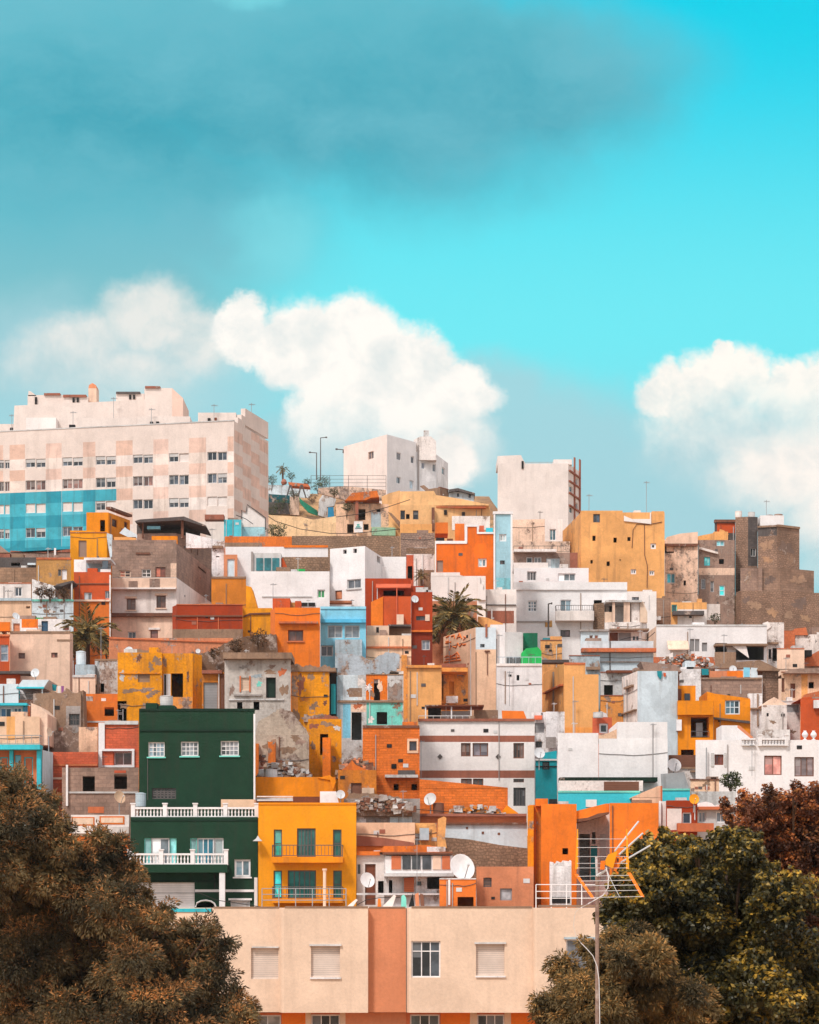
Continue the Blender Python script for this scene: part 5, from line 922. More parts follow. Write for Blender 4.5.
B('brownterr', [(513.6, 0), (577.6, 0)], 552.6, 572, 'block', 'w', 'brown walled flat with terrace awning and a pale glass door', d=209, dep=4, roofc='terra',
  w=[W(526.4, 557.2, 532.4, 563, 1, 1, 'white', (40, 44, 44)), W(534, 557.2, 541.4, 563, 2, 1, 'white', (110, 110, 110)), W(546.4, 558.4, 559.6, 568.8, 3, 1, 'lblue', (170, 184, 188))],
  e=[('fb', 'eave', 513.4, 550.4, 556, 553, -.5, .8, 'pinkw', 'w'), ('rl', 513.6, 545.6, 570, 552, -.1, 'dgrey', .6), ('fb', 'pilaster', 570, 553, 577.4, 570, .003, .2, 'band', 'w')])
B('pinkblock', [(513.6, 0), (570, 0)], 541.4, 556, 'pink', 'w', 'low pinkish house between the blue tower and the ochre apartment house', d=216, dep=4, roofc='terra')
B('whiteblock', [(512, .5), (545, 0), (562.6, 0)], 519, 550, 'pinkw', 'p', 'white stepped house with one tall dark window below the high white tower', d=223, dep=5, roofc='lgrey', w=[W(549.6, 529, 556, 540.4, 2, 1, 'white', (44, 70, 78))],
  paint=[(512, 519, 544.8, 560, 'pink', 'w')], flat=True)
B('orangeblue', [(435, 0), (468, 0), (493.4, 0)], 543.4, 600, (224, 106, 28), 'p', 'vivid orange house with white edged parapets and a narrow blue tower', d=192, dep=5.5, roofc='terra',
  w=[W(478, 558.4, 486.6, 567, 2, 1, 'pinkw', (96, 110, 116), fwk=1.6), SH(437, 560.4, 443, 572, 'block')],
  e=[('fb', 'coping', 435, 541, 467, 543.8, -.3, .08, 'white', 'c'), ('bx', 'wall', 467.4, 525.6, 476.6, 543.6, .02, 2.8, (224, 106, 28)), ('bx', 'wall', 476.6, 533, 493.4, 543.6, .03, 2.8, (224, 106, 28)), ('bx', 'coping', 466, 524.6, 478, 526.6, -.06, 3, 'white', 'c'), ('bx', 'coping', 477, 525.4, 478.6, 534, -.05, .2, 'white', 'c'), ('bx', 'coping', 477, 532, 494, 533.8, -.06, 3, 'white', 'c'),
     ('bx', 'coping', 464.8, 525.4, 467.3, 543.4, -.05, .3, 'white', 'c'), ('bx', 'wall', 435.4, 522.4, 448, 533.4, 2.4, 5, 'dorange'), ('bx', 'wall', 455, 523.6, 464.4, 541.4, 1.9, 2.2, 'dorange'), ('bx', 'opening', 436, 537.6, 444.4, 541.2, .9, 1.2, 'dark'), ('bx', 'opening', 447, 538.6, 453, 541.2, .9, 1.2, 'wood'),
     ('fb', 'pilaster', 435, 543.9, 436.2, 600, .003, .08, 'pinkw', 'c'), ('bx', 'chimney', 479.4, 525.6, 484, 532, 1.2, 1.8, 'brick'), ('bx', 'tank', 486, 527.8, 493, 532, 1.2, 2, 'turq', 'plain')])
B('bluetower', [(493.6, 0), (512.4, 0)], 513.4, 600, 'tower', 'p', of='orangeblue', d=191.5, dep=4,
  w=[W(499.2, 534, 506.4, 541.4, 2, 1, 'white', (130, 140, 140), fwk=1.5), W(500, 560.4, 504.8, 564.4, 2, 1, 'dgrey', (60, 50, 50))],
  e=[('fb', 'pilaster', 493.6, 513.6, 495.2, 600, .003, .12, 'white', 'c'), ('fb', 'pilaster', 510.6, 513.6, 512.4, 600, .003, .12, 'white', 'c'), ('fb', 'coping', 493, 511.6, 513, 514.2, -.4, .15, 'white', 'c'), ('fb', 'patch', 496, 578, 510.4, 590, .003, .02, (128, 190, 200), 'w')])
B('ochapt', [(555.4, 15.5), (581, 0), (623.4, 0), (664.6, 0)], 512.4, 620, 'ochre', 'p', 'tall ochre apartment house with scattered tiny windows', d=219, dep=9, maxdep=10, k='apartment_building', cat='apartment building', roofc='terra', flat=True,
  w=[W(593.2, 514, 600, 522.4, 2, 1, 'dgrey', (48, 56, 66)), OP(592.4, 535.6, 595.6, 540.8), OP(613.4, 537.6, 616.8, 542.6), OP(627.4, 537, 630.6, 541), OP(590.4, 560, 592.8, 563.6), OP(606.6, 561.4, 609.8, 566), W(650.4, 543.4, 656, 549, 1, 1, 'white', (70, 80, 84), fwk=2.2),
     W(630.6, 569.2, 636.2, 574.2, 2, 1, 'white', (80, 84, 88), fwk=1.8), W(649.2, 570.6, 654.4, 575.4, 2, 1, 'white', (80, 84, 88), fwk=1.8), OP(619.4, 559.4, 621, 560.6)],
  paint=[(555.4, 490, 580.8, 640, 'ochre', 'w')],
  e=[('po', 'notch_wall', [(624, 521), (624, 515.6), (632, 519), (650, 519), (650, 512.6), (651.2, 512.6), (651.2, 524)], -.14, -.01, 'pinkw', 'c'), ('bx', 'chimney', 634, 510.4, 640.6, 518, 1.5, 2.4, 'pinkw', 'w'), ('st', 'cable', [(632, 548), (633, 530), (637, 524), (648, 524.6), (662, 522)], .7, 'brown', .05),
     ('st', 'cable', [(644.4, 525), (644.6, 555), (647.4, 566), (647, 588)], .7, 'brown', .05), ('bx', 'parapet', 652, 511.2, 664, 516, .01, 2, 'ochre'), ('bx', 'parapet', 581, 510.6, 622.6, 513, .01, 2.2, 'ochre')])
B('whitelowapt', [(624, 0), (656.4, 0)], 591.4, 612, 'pinkw', 'c', 'low white wall house with a barred slit at the foot of the ochre apartment house', d=208, dep=4, w=[W(632, 597, 639, 600, 4, 1, 'dgrey', (80, 80, 84))])
B('peelA', [(664.8, 0), (698, 0)], 546, 612, 'pink', 'r', 'peeling pinkish house with two teal windows beside the ochre apartment house', d=226, dep=6, roofc='terra',
  w=[W(666.6, 573, 675.6, 583.4, 2, 1, 'lgrey', (30, 104, 118), fwk=1.3), OP(664.9, 544.8, 674, 553), OP(683.6, 580.4, 686, 585.4)],
  e=[('po', 'parapet', [(664.8, 546.2), (664.8, 542), (667, 537), (680, 533.6), (697.8, 531.8), (697.8, 546.2)], .1, 3, 'pink', 'p'), ('fb', 'eave', 664.8, 544, 697.6, 546.4, .0, .3, 'brown', 'w')])
B('peelB', [(698.2, .8), (698.4, 0), (734.6, 0)], 540, 618, 'block', 'r', 'peeling brown house with small turquoise windows beside the stone tower', d=228, dep=6, roofc='terra',
  w=[W(704.2, 557, 710, 565.6, 2, 1, 'turq', (70, 150, 168)), OP(719, 559, 724, 564), W(701, 578.6, 705.6, 589, 1, 1, 'lgrey', (84, 84, 88)), W(710.4, 581, 714, 592, 1, 1, 'lgrey', (84, 84, 88)), W(719, 585, 725, 595.8, 1, 2, 'lblue', (50, 190, 205), fwk=1.5), W(716.4, 538 + 2.6, 724.4, 546, 2, 1, 'lblue', (110, 170, 180))],
  paint=[(698.4, 568, 734.6, 575, 'pink', 'w'), (698.4, 604, 720, 620, 'pinkw', 'w')], e=[('po', 'parapet', [(698.4, 540.2), (698.4, 536), (714, 533), (714, 531.6), (728, 531.6), (728, 540.2)], .05, 3, 'ochre', 'w'), ('po', 'ledge', [(699, 549), (699, 546.6), (718, 552), (718, 554)], -.3, 0, 'pinkw', 'w')])
# brown stone tower
B('towerbase', [(736, 1.2), (741, 0), (782, 0), (815, 1.6), (850, 1.7)], 590.6, 640, 'block2', 's', 'big brown stone and block tower house rising in steps at the crest', d=226, dep=9, maxdep=10, k='tower_house', cat='tower house', roofc='stone', flat=True,
  w=[OP(741.6, 588.6, 757.6, 591.2)], e=[('fl', 755, 605, 8, 6, (168, 136, 112)), ('fl', 800, 603, 10, 7, (130, 108, 98)), ('fl', 772, 612, 7, 6, (172, 134, 104)), ('fl', 789, 615, 8, 4, (164, 134, 112)), ('fl', 746, 600, 4, 5, (126, 104, 94)), ('fl', 806, 618, 7, 4, (170, 136, 108))])
B('towermid', [(740.4, .2), (779.8, 0), (814, 2.2)], 567.6, 592, 'block2', 'b', of='towerbase', d=227.4, dep=7, flat=True, roofc='stone', paint=[(740, 560, 762, 592, 'block', 'b')], e=[('fl', 770, 580, 7, 6, (128, 106, 96)), ('fl', 798, 580, 9, 6, (168, 134, 110)), ('fl', 748, 578, 5, 7, (170, 138, 114)), ('fb', 'pilaster', 758, 568, 762, 592, .003, .3, 'block', 'b')])
B('towertop', [(757.8, .6), (777, 0), (799.4, 1.6)], 526.8, 570, 'block2', 's', of='towerbase', d=228, dep=5.5, flat=True, roofc='stone', paint=[(757.8, 520, 776.9, 536, 'dgrey', 'w'), (777.1, 520, 800, 534, 'block2', 'b')],
  e=[('fl', 767, 545, 7, 8, (172, 136, 110)), ('fl', 786, 548, 8, 9, (132, 108, 96)), ('fl', 768, 560, 6, 5, (170, 130, 100)), ('fl', 792, 560, 5, 6, (166, 132, 108)), ('fb', 'coping', 757.8, 525.6, 776.8, 527.4, -.4, .15, 'stone', 'w'), ('fb', 'coping', 777, 525.8, 799.2, 528, -.4, .15, 'stone', 'w'), ('bx', 'wall', 760.4, 515.4, 784, 527, 1.6, 4.4, 'white', 'c')])
B('towercol', [(735.4, .4), (748, 0), (757.6, .2)], 516.6, 600, 'block2', 's', of='towerbase', d=229.6, dep=5, flat=True, roofc='stone', w=[W(750.6, 547.8, 756, 556.4, 2, 1, 'lgrey', (40, 48, 50))], paint=[(748, 510, 757.5, 566, 'dgrey', 'b')])
B('towerorange', [(714.6, 0), (735.2, 0)], 521.4, 560, 'dgrey', 'b', of='towerbase', d=233, dep=4, flat=True, roofc='stone', paint=[(717, 523.4, 735, 533, 'redor', 'p')], e=[('fb', 'band', 714.4, 519.8, 735.4, 522.6, -.4, .2, 'brown', 'w'), ('po', 'parapet', [(719, 534), (720, 529), (724, 530.4), (727, 533), (729, 534.6)], -.6, -.3, 'ochre')])
# ---- crest, middle
B('peachcrest', [(400, 0), (434, 0), (490, 1.2)], 505, 552, (248, 194, 136), 'p', 'pale orange house with a sloping roofline below the white cube on the crest', d=244, dep=7, roofc='terra',
  w=[W(400.4, 510.4, 405, 519.4, 1, 1, 'dgrey', (40, 38, 42)), W(413, 510.4, 418.4, 519.4, 1, 1, 'dgrey', (44, 40, 42)), OP(406, 514, 409.6, 519), OP(420, 526, 424, 531)],
  e=[('bx', 'chimney', 431.6, 507.4, 434.6, 531, -.5, -.2, 'brown', 'w'), ('bx', 'parapet', 400, 524, 432, 534, -1.2, -.9, 'ochre'), ('po', 'gable', [(400, 505.4), (400, 491.4), (434, 491), (436, 495), (462, 499), (489, 504.6), (489, 505.4)], .02, 5.4, (248, 194, 136)), ('bx', 'opening', 444, 510, 447, 514.6, .1, .4, 'dark'), ('bx', 'opening', 462, 512, 465, 516, .4, .9, 'dark'), ('bx', 'ledge', 436, 506.4, 486, 507.6, .0, .8, 'terra', 'w'), ('bx', 'wall', 452, 516, 490, 530, -1.4, -1.0, 'pinkw', 'w')])
B('greystonecrest', [(400.4, 0), (434.6, 0)], 533, 566, 'block', 's', 'grey stone block house left of the vivid orange house parapet', d=212, dep=4, e=[('fb', 'ledge', 414, 548.4, 427, 550, .01, .4, 'lgrey', 'plain')])
BYKEY['greystonecrest']['L'] = 'grey stone block house beside the vivid orange house parapet'
B('peachpillars', [(336, 0), (346, -.2), (381, -.2), (400, 0)], 504, 550, 'peach', 'w', 'peach house with orange roof, pillars and a white sign on its porch', d=247, dep=5,
  w=[OP(355.2, 509, 365.4, 520), OP(347.2, 524, 353.4, 533), OP(363.6, 524, 368.6, 530), OP(376.6, 503, 380.4, 512)],
  paint=[(371, 512, 388, 527, 'bluegrey', 'w'), (388.6, 500, 400, 550, (248, 194, 136), 'p')],
  e=[('po', 'roof', [(345, 500.6), (352, 493), (377, 490.6), (379, 497), (371, 497.6), (366, 500)], -1.2, 2.6, 'dorange', 'w'), ('po', 'parapet', [(382, 504.2), (381.6, 496.6), (390, 493), (400, 490.4), (400, 504.2)], .3, 3.4, (248, 194, 136), 'p'), ('bx', 'column', 355.4, 497, 358.4, 520, -1.0, -.7, 'band', 'w'),
     ('fb', 'awning', 371.4, 528.4, 395, 536.4, .003, .7, (150, 190, 160), 'w'), ('po', 'stair_wall', [(388, 512), (391.4, 513), (409, 531), (404, 533)], -1.0, -.8, 'stone', 'w')])
B('stonewallcrest', [(292, 0), (400, 0)], 536, 566, 'stone', 's', 'long brown stone retaining wall below the earth bank', d=205, dep=1.4, k='retaining_wall', cat='wall', group=None, flat=True)
B('orangestrip', [(224.6, 0), (291.8, 0)], 536.4, 566, 'dorange', 'w', 'low orange wall strip above the long white terrace house', d=205.4, dep=1.6, k='retaining_wall', cat='wall', group=None, flat=True, paint=[(224, 542.6, 262, 548, 'stone', 'w')])
B('whiteback', [(225.4, 0), (328, 0)], 546.8, 590, 'white', 'c', 'long white rear wall with an orange coping behind the teal glazed room', d=199.4, dep=2, k='boundary_wall', cat='wall', group=None, flat=True, e=[('fb', 'coping', 284, 545.4, 328, 547.6, -.3, .1, 'orange', 'w')])
B('turqcorner', [(224, 0), (241.4, 0)], 519.6, 545, 'turq', 'p', 'small bright turquoise block at the foot of the checkered apartment block', d=222, dep=5, paint=[(233, 515, 241.3, 550, (90, 200, 214))], e=[('fb', 'ledge', 205, 515, 224, 520, -1, .3, 'band', 'w')])
B('whitestair', [(241.6, 0), (265.4, 0)], 527, 545, (176, 218, 226), 'w', 'white stair wall with a dark handrail under the checkered apartment block', d=223, dep=4, k='stair_wall', cat='wall', group=None, flat=True,
  e=[('po', 'gable', [(241.6, 527.2), (241.6, 511), (246, 513), (247, 505.4), (256, 512), (265.4, 518.4), (265.4, 527.2)], 0, 1.6, 'pinkw', 'c'), ('st', 'handrail', [(241.4, 519), (241.8, 510.4), (246.2, 512.6), (247.2, 504.8), (257, 511.6), (265.6, 518), (265.6, 530)], 1.2, 'dgrey', .1)])
B('pavilion', [(137, 0), (176, -.4), (214, 6)], 533, 552, 'block', 'b', 'dark corrugated flat roof shelter with brown posts and yellow wall behind', d=210, dep=6, k='shelter', cat='shelter', flat=True,
  e=[('po', 'roof', [(134.6, 521), (140, 519.4), (184, 516.4), (206, 525.4), (206, 526.6), (183, 520), (136, 522.6)], -1.4, 4, 'dgrey', 'w'), ('bx', 'post', 181, 517, 183.4, 538, -.9, -.6, 'brown', 'w'), ('bx', 'post', 142, 522, 143.4, 538, -.9, -.6, 'brown', 'w'), ('bx', 'wall', 151.6, 536, 177.4, 545, -1.4, -1.0, 'yor'), ('bx', 'wall', 136.8, 525, 200, 538, 3.4, 3.8, 'dgrey', 'b'),
     ('bx', 'tarpaulin', 147, 526, 160, 529, -.5, .2, 'sky', 'plain'), ('po', 'laundry', [(125, 527), (127, 529), (137, 534.6), (137, 538), (128, 537), (119.4, 533)], -4, -3.9, 'lblue', 'plain')])
B('yellowup', [(70.2, 0), (107, 0), (109, .4)], 533, 580, 'yellow', 'p', 'bright yellow house with one tall brown shutter below the checkered apartment block', d=203, dep=4, roofc='terra', w=[SH(78.6, 540.4, 86.6, 557, 'block')], e=[('bx', 'parapet', 70, 530.6, 95, 534, .1, .4, 'yellow'), ('po', 'gable', [(106.6, 536), (107, 533), (112, 534.6), (112.6, 556), (110, 558)], -.1, 0.3, 'lblue', 'w')])
B('yellowroof', [(86.4, 0), (108.4, 0), (130, 4.4)], 512.4, 545, 'yor', 'p', 'orange yellow rooftop house with three dark windows and a slanting roof edge', d=211, dep=4, roofc='terra', flat=True,
  w=[OP(100, 520, 105, 531.4), W(112, 519.4, 117.4, 527, 1, 1, 'wood', (50, 34, 30)), W(124.2, 522, 127.8, 529, 1, 1, 'wood', (50, 34, 30))],
  e=[('bx', 'wall', 114, 537, 136, 551, -5, -4.6, 'ochre'), ('fb', 'eave', 108.6, 510.8, 130, 513.2, -.3, .25, 'brown', 'w')])
B('oliveochre', [(36.4, 0), (71, 0)], 559, 600, 'olive', 'w', 'olive ochre house with a small white door beside the yellow house', d=196, dep=4.6, roofc='stone', w=[DR(61.6, 569.4, 66.8, 579.6, 'white', 'white'), W(58, 569.4, 61.2, 576, 1, 1, 'lgrey', (60, 56, 60))], e=[('fb', 'coping', 36.4, 557.6, 71, 559.6, -.3, .06, 'terra', 'w')])
B('brownwall', [(-40, 0), (36, 0)], 567.6, 600, 'stone', 'b', 'brown block wall house under the dark grey terrace at the crest', d=198, dep=4.6, roofc='stone')
B('darkterr', [(-40, 0), (38, 0)], 557.4, 585, 'dgrey', 'w', 'dark grey house with a black slit below the turquoise apartment panels', d=206, dep=4, roofc='stone', w=[OP(11, 562.6, 20, 565.8)], e=[('fb', 'ledge', 28, 563.4, 36, 565.4, .01, .3, 'lblue', 'plain')])
B('pinkslope', [(-40, 0), (10, 0)], 553, 575, 'band', 'w', 'low house with a sloping dusty pink roof under the turquoise apartment panels', d=213, dep=4, flat=True, e=[('po', 'roof', [(-30, 553.4), (-20, 543), (0, 545.4), (10, 553.4)], 0, 3.6, 'block', 'p')])
B('terrawall', [(10.2, 0), (70, 0)], 551.6, 575, 'block', 'w', 'long rough terracotta wall at the foot of the turquoise apartment panels', d=219, dep=1.5, k='retaining_wall', cat='wall', group=None, flat=True, e=[('po', 'coping', [(10.4, 552), (10.4, 550.6), (24, 551.4), (44, 552.8), (70, 549), (70, 552)], -.1, .6, 'band', 'w'), ('bx', 'pole', 54, 548, 56, 558, -.3, -.2, 'white', 'plain')])
# checkered apartment block on the crest
_cols = [(-14.4, 3.2), (9.6, 25), (45.8, 61.6), (83, 95.4), (116, 132.6), (153.4, 168.4), (189, 206), (227.6, 233.6)]
_wc = [(-1, 9.6), (25.6, 45.6), (62.4, 82.8), (95.8, 115.8), (133, 153), (169, 188.8), (207.4, 227)]
def rowy(y, x): return y - (x - 35) * .0385            # window rows climb towards the corner
_rows = [(458.8, 467.4), (480.4, 490.2), (503.6, 513), (528, 537.6)]
_w = []; _paint = []; _tops = [444, 458.8, 469.6, 480.4, 492, 503.6, 516, 528, 540]
_shmode = {(0, 0): .3, (0, 1): .45, (0, 2): .5, (0, 3): .45, (0, 4): .3, (1, 4): 0, (2, 6): 1, (2, 0): 1, (2, 1): 1, (2, 2): 1, (2, 5): .5}
for ri, (a, b) in enumerate(_rows):
    for ci, (x0, x1) in enumerate(_wc):
        xm = (x0 + x1) / 2
        if ri == 3 and ci > 2: continue
        hw = (x1 - x0) / 2 - .4
        for q in range(2):
            xa = x0 + q * (hw + .8); s = _shmode.get((ri, ci), 0)
            if ri == 2 and ci == 3: s = [0, 1][q]
            if ri == 0 and ci == 5: s = [0, 1][q]
            rect = (xa, rowy(a, xm), xa + hw, rowy(b, xm))
            gcol = (88, 64, 58) if (ri, ci) in ((1, 0), (1, 1), (1, 2), (1, 4)) else (58, 62, 68)
            s = s or random.Random(ri * 31 + ci * 7 + q).choice([0, 0, 0, .25, .4, 0])
            _w.append(SH(*rect, 'pinkw') if s == 1 else W(*rect, 2, 1, 'lgrey', gcol, sh=s, shc='lgrey'))
_edges = sorted({v for c in _cols for v in c} | {-40})
for j, (t0, t1) in enumerate(zip(_tops, _tops[1:] + [556])):
    for i, (c0, c1) in enumerate(_cols):
        xm = (c0 + c1) / 2; r0, r1 = rowy(t0, xm), rowy(t1, xm)
        blue = j >= 4 and c1 < 100 or j >= 5 and c1 < 90
        if blue: _paint.append((c0, r0, c1, r1, 'aptu' if j % 2 == 0 else 'aptt', 'p'))
        elif j % 2 == 0: _paint.append((c0, r0, c1, r1, [(222, 188, 172), (224, 192, 178), (216, 180, 162)][(i * 5 + j * 3) % 3], 'p'))
        else: _paint.append((c0, r0, c1, r1, [(226, 209, 199), (221, 203, 192), (230, 214, 206)][(i * 7 + j) % 3], 'p'))
    for i, (c0, c1) in enumerate(_wc):
        xm = (c0 + c1) / 2; r0, r1 = rowy(t0, xm), rowy(t1, xm)
        lim = 116.5 if j == 4 else 90
        if j >= 4 and c1 < lim: _paint.append((c0 - .6, r0, c1 + .6, r1, 'aptt' if j % 2 == 0 else (96, 188, 206), 'p'))
_paint.append((-60, rowy(548, 20), 70, 570, 'aptu', 'p'))
for j in range(9):
    for i in range(4):
        if (i + j) % 2 == 0:
            x0 = 234.4 + i * 8.4; _paint.append((x0, 432 + j * 11.5 - i * .9, x0 + 8.3, 443.4 + j * 11.5 - i * .9, 'aptb', 'p'))
B('apt', [(-60, 6.7), (234, 0), (268.4, 10)], 421, 556, 'apta', 'c', 'huge pale pink checkered apartment block with turquoise lower panels', d=228, dep=12, maxdep=12, k='apartment_building', cat='apartment building', w=_w, paint=_paint, roofc='lgrey', group='houses on the hillside')
BYKEY['apt']['e'] = [('cor', 'cornice', 'lgrey'), ('fb', 'parapet', 245.2, 415.6, 268.2, 432, -.5, .01, 'apta', 'c'), ('fb', 'parapet', 241.4, 415.6, 245, 428, -.5, .008, 'apta', 'c'), ('fb', 'parapet', 237.8, 418.4, 241.2, 428, -.5, .006, 'apta', 'c'), ('po', 'penthouse', [(12, 455), (14.4, 405.6), (110, 401.4), (150, 399.2), (159, 405), (160, 455)], 14, 21, 'apta', 'c'),
    ('bx', 'penthouse', 27.6, 395, 63, 406, 17, 21, 'apta', 'c'), ('bx', 'penthouse', 63, 397, 88, 405, 16.5, 21, 'apta', 'c'), ('bx', 'penthouse', 116, 393.6, 144, 404, 16, 21, 'apta', 'c'), ('bx', 'penthouse', 144.4, 388, 172, 455, 13.6, 20, 'apta', 'c'), ('po', 'penthouse', [(172, 455), (172, 388), (183, 398), (183, 455)], 13.6, 20, 'aptb', 'c'),
    ('bx', 'roof', 63, 394.6, 86, 397, 16.3, 21, 'band', 'w'), ('bx', 'roof', 44, 393, 60, 395, 16.8, 21, 'band', 'w'), ('bx', 'roof', 116, 391.6, 140, 393.6, 15.8, 21, 'dgrey', 'w'), ('bx', 'roof', 145, 386, 160, 388, 13.4, 20, 'band', 'w'), ('bx', 'chimney', 88.4, 388, 96.4, 402, 17, 19, 'pink', 'p'), ('po', 'chimney', [(88.4, 388.2), (89, 385), (92.4, 383), (95.8, 385), (96.4, 388.2)], 17, 19, 'orec', 'p'),
    ('po', 'parapet', [(28, 396), (28.6, 390.6), (31, 391.6), (36, 395.2), (36, 396)], 17, 18, 'apta', 'c'), ('bx', 'wall', 79, 418, 137, 450, 9.8, 13, 'apta', 'c'), ('bx', 'wall', 137.2, 416.4, 190, 450, 7, 13, 'apta', 'c'), ('bx', 'wall', 198, 412.6, 236, 440, 4, 9, 'apta', 'c'), ('bx', 'wall', 26, 417.6, 56, 455, 12.6, 14, 'pinkw', 'c'), ('bx', 'wall', -20, 424, 20, 455, 15.4, 18, 'apta', 'c'),
    ('bx', 'opening', 34.8, 397, 36.8, 404, 16.8, 16.99, 'dark'), ('bx', 'opening', 72.4, 397.6, 74.4, 402, 16.3, 16.49, 'dark'), ('bx', 'opening', 76.6, 397.6, 78.6, 402, 16.3, 16.49, 'dark'), ('bx', 'opening', 129, 394.6, 131, 399, 15.8, 15.99, 'dark'), ('bx', 'opening', 133, 394.6, 134.8, 399, 15.8, 15.99, 'dark'), ('bx', 'opening', 150, 421.6, 153, 424.6, 6.8, 6.99, 'dark'), ('bx', 'opening', 156, 421.4, 159, 424.4, 6.8, 6.99, 'dark'),
    ('bx', 'opening', 207.6, 418, 210.4, 422, 3.8, 3.99, 'dark'), ('bx', 'opening', 214.4, 417.6, 216.6, 421.6, 3.8, 3.99, 'wood'), ('bx', 'opening', 69, 424.6, 75, 429, 9, 9.4, 'dark'), ('bx', 'opening', 10, 427.6, 15.6, 431, 15.2, 15.39, 'dark')]
# white cube and its neighbours on the crest
B('crestcube', [(343.6, 7), (387, 0), (416, 4.5)], 434.4, 500, 'white', 'c', 'white cube house standing alone on the crest with few small windows', d=262, dep=7, roofc='lgrey', flat=True,
  w=[W(368, 451.6, 373.6, 459, 2, 1, 'pink', (70, 60, 60), fwk=.8), W(396.6, 452.6, 401, 460, 2, 1, 'white', (84, 86, 94), fwk=.8), W(396.6, 477, 400.6, 483.6, 2, 1, 'white', (84, 106, 116), fwk=.8), W(410.8, 456.4, 414.4, 463.4, 1, 1, 'white', (84, 86, 94)), W(409.6, 480.4, 413.6, 489, 1, 1, 'white', (110, 120, 126))],
  paint=[(343.6, 420, 386.9, 520, (232, 214, 206), 'c')])
B('crestcube_b', [(416.2, 0), (436, 1.5), (448, 7)], 451.6, 500, 'white', 'p', of='crestcube', d=267, dep=5, flat=True, roofc='lgrey', w=[W(421.4, 462.4, 425, 469, 1, 1, 'white', (84, 86, 94)), W(432.6, 464, 436, 471.6, 1, 1, 'white', (100, 104, 110)), W(442, 467.6, 445, 474.6, 1, 1, 'white', (120, 120, 124))],
  e=[('po', 'wall', [(414, 460), (413.6, 440), (420, 436.6), (431, 436.4), (436, 441), (436.4, 460)], .1, 4.6, 'pinkw', 'w'), ('bx', 'chimney', 423.6, 430.4, 429, 437, 1, 2.2, 'lgrey', 'w'), ('fb', 'downpipe', 417.6, 445, 418.6, 490, .01, .12, 'grey', 'plain')])
B('brownannex', [(428, 1), (440, 0), (448.6, 1.5)], 487.4, 510, 'stone', 'w', 'brown shed with sloping roof beside the white cube on the crest', d=256.5, dep=4, k='shed', cat='shed', flat=True, e=[('po', 'roof', [(420, 486), (424, 485), (437, 496), (433, 497)], -.4, -.1, 'stone', 'w')])
B('smallwhite', [(448.8, 0), (474, 0)], 492, 510, 'lblue', 'p', 'small white house with dark sloping roof on the crest skyline', d=258, dep=4, flat=True,
  w=[W(456.4, 492.6, 459.6, 497, 1, 1, 'white', (50, 56, 62)), W(468, 494, 471.4, 498, 1, 1, 'white', (50, 56, 62))], e=[('po', 'roof', [(448.8, 492.2), (449, 489.4), (458, 488), (475, 493), (475, 495), (458, 490.8)], -.5, 3.6, 'dgrey', 'w')])
B('whitetower', [(497.6, 0), (568.2, 0), (580, 5)], 463.4, 540, (222, 211, 206), 'c', 'high blank white tower with dark red vertical stripes on its narrow side', d=252, dep=9, maxdep=9, k='tower_block', cat='tower block', roofc='lgrey', flat=True,
  w=[W(569.4, 486, 572.6, 492, 1, 1, 'white', (70, 80, 86)), W(569.4, 507, 572.6, 513, 1, 1, 'white', (70, 80, 86)), W(575.4, 478, 578, 486, 1, 1, 'white', (70, 80, 86)), W(575.4, 503, 578, 511, 1, 1, 'white', (70, 80, 86))],
  e=[('po', 'wall', [(497.6, 464.6), (497.6, 456), (521, 455), (523, 459.4), (526, 464.6)], .01, 5, (222, 211, 206), 'c'), ('bx', 'wall', 553.6, 459.4, 572, 464.6, .4, 5, (222, 211, 206), 'c'), ('bx', 'opening', 521.6, 461, 523.6, 468.6, -.12, .3, 'dark'), ('rl', 524, 461, 556, 465, -.6, 'grey', .8),
     ('fb', 'pilaster', 573.6, 457.6, 574.6, 540, .003, .12, 'band', 'p'), ('fb', 'pilaster', 578.8, 459.6, 580, 540, .003, .12, 'band', 'p'), ('fb', 'band', 568.6, 473.6, 579.4, 475, .003, .2, 'band', 'p'), ('fb', 'band', 568.6, 484, 579.4, 485.2, .003, .2, 'band', 'p'), ('fb', 'band', 568.6, 495.6, 579.4, 497, .003, .2, 'band', 'p'), ('fb', 'band', 568.6, 508, 579.4, 509.4, .003, .2, 'band', 'p')])
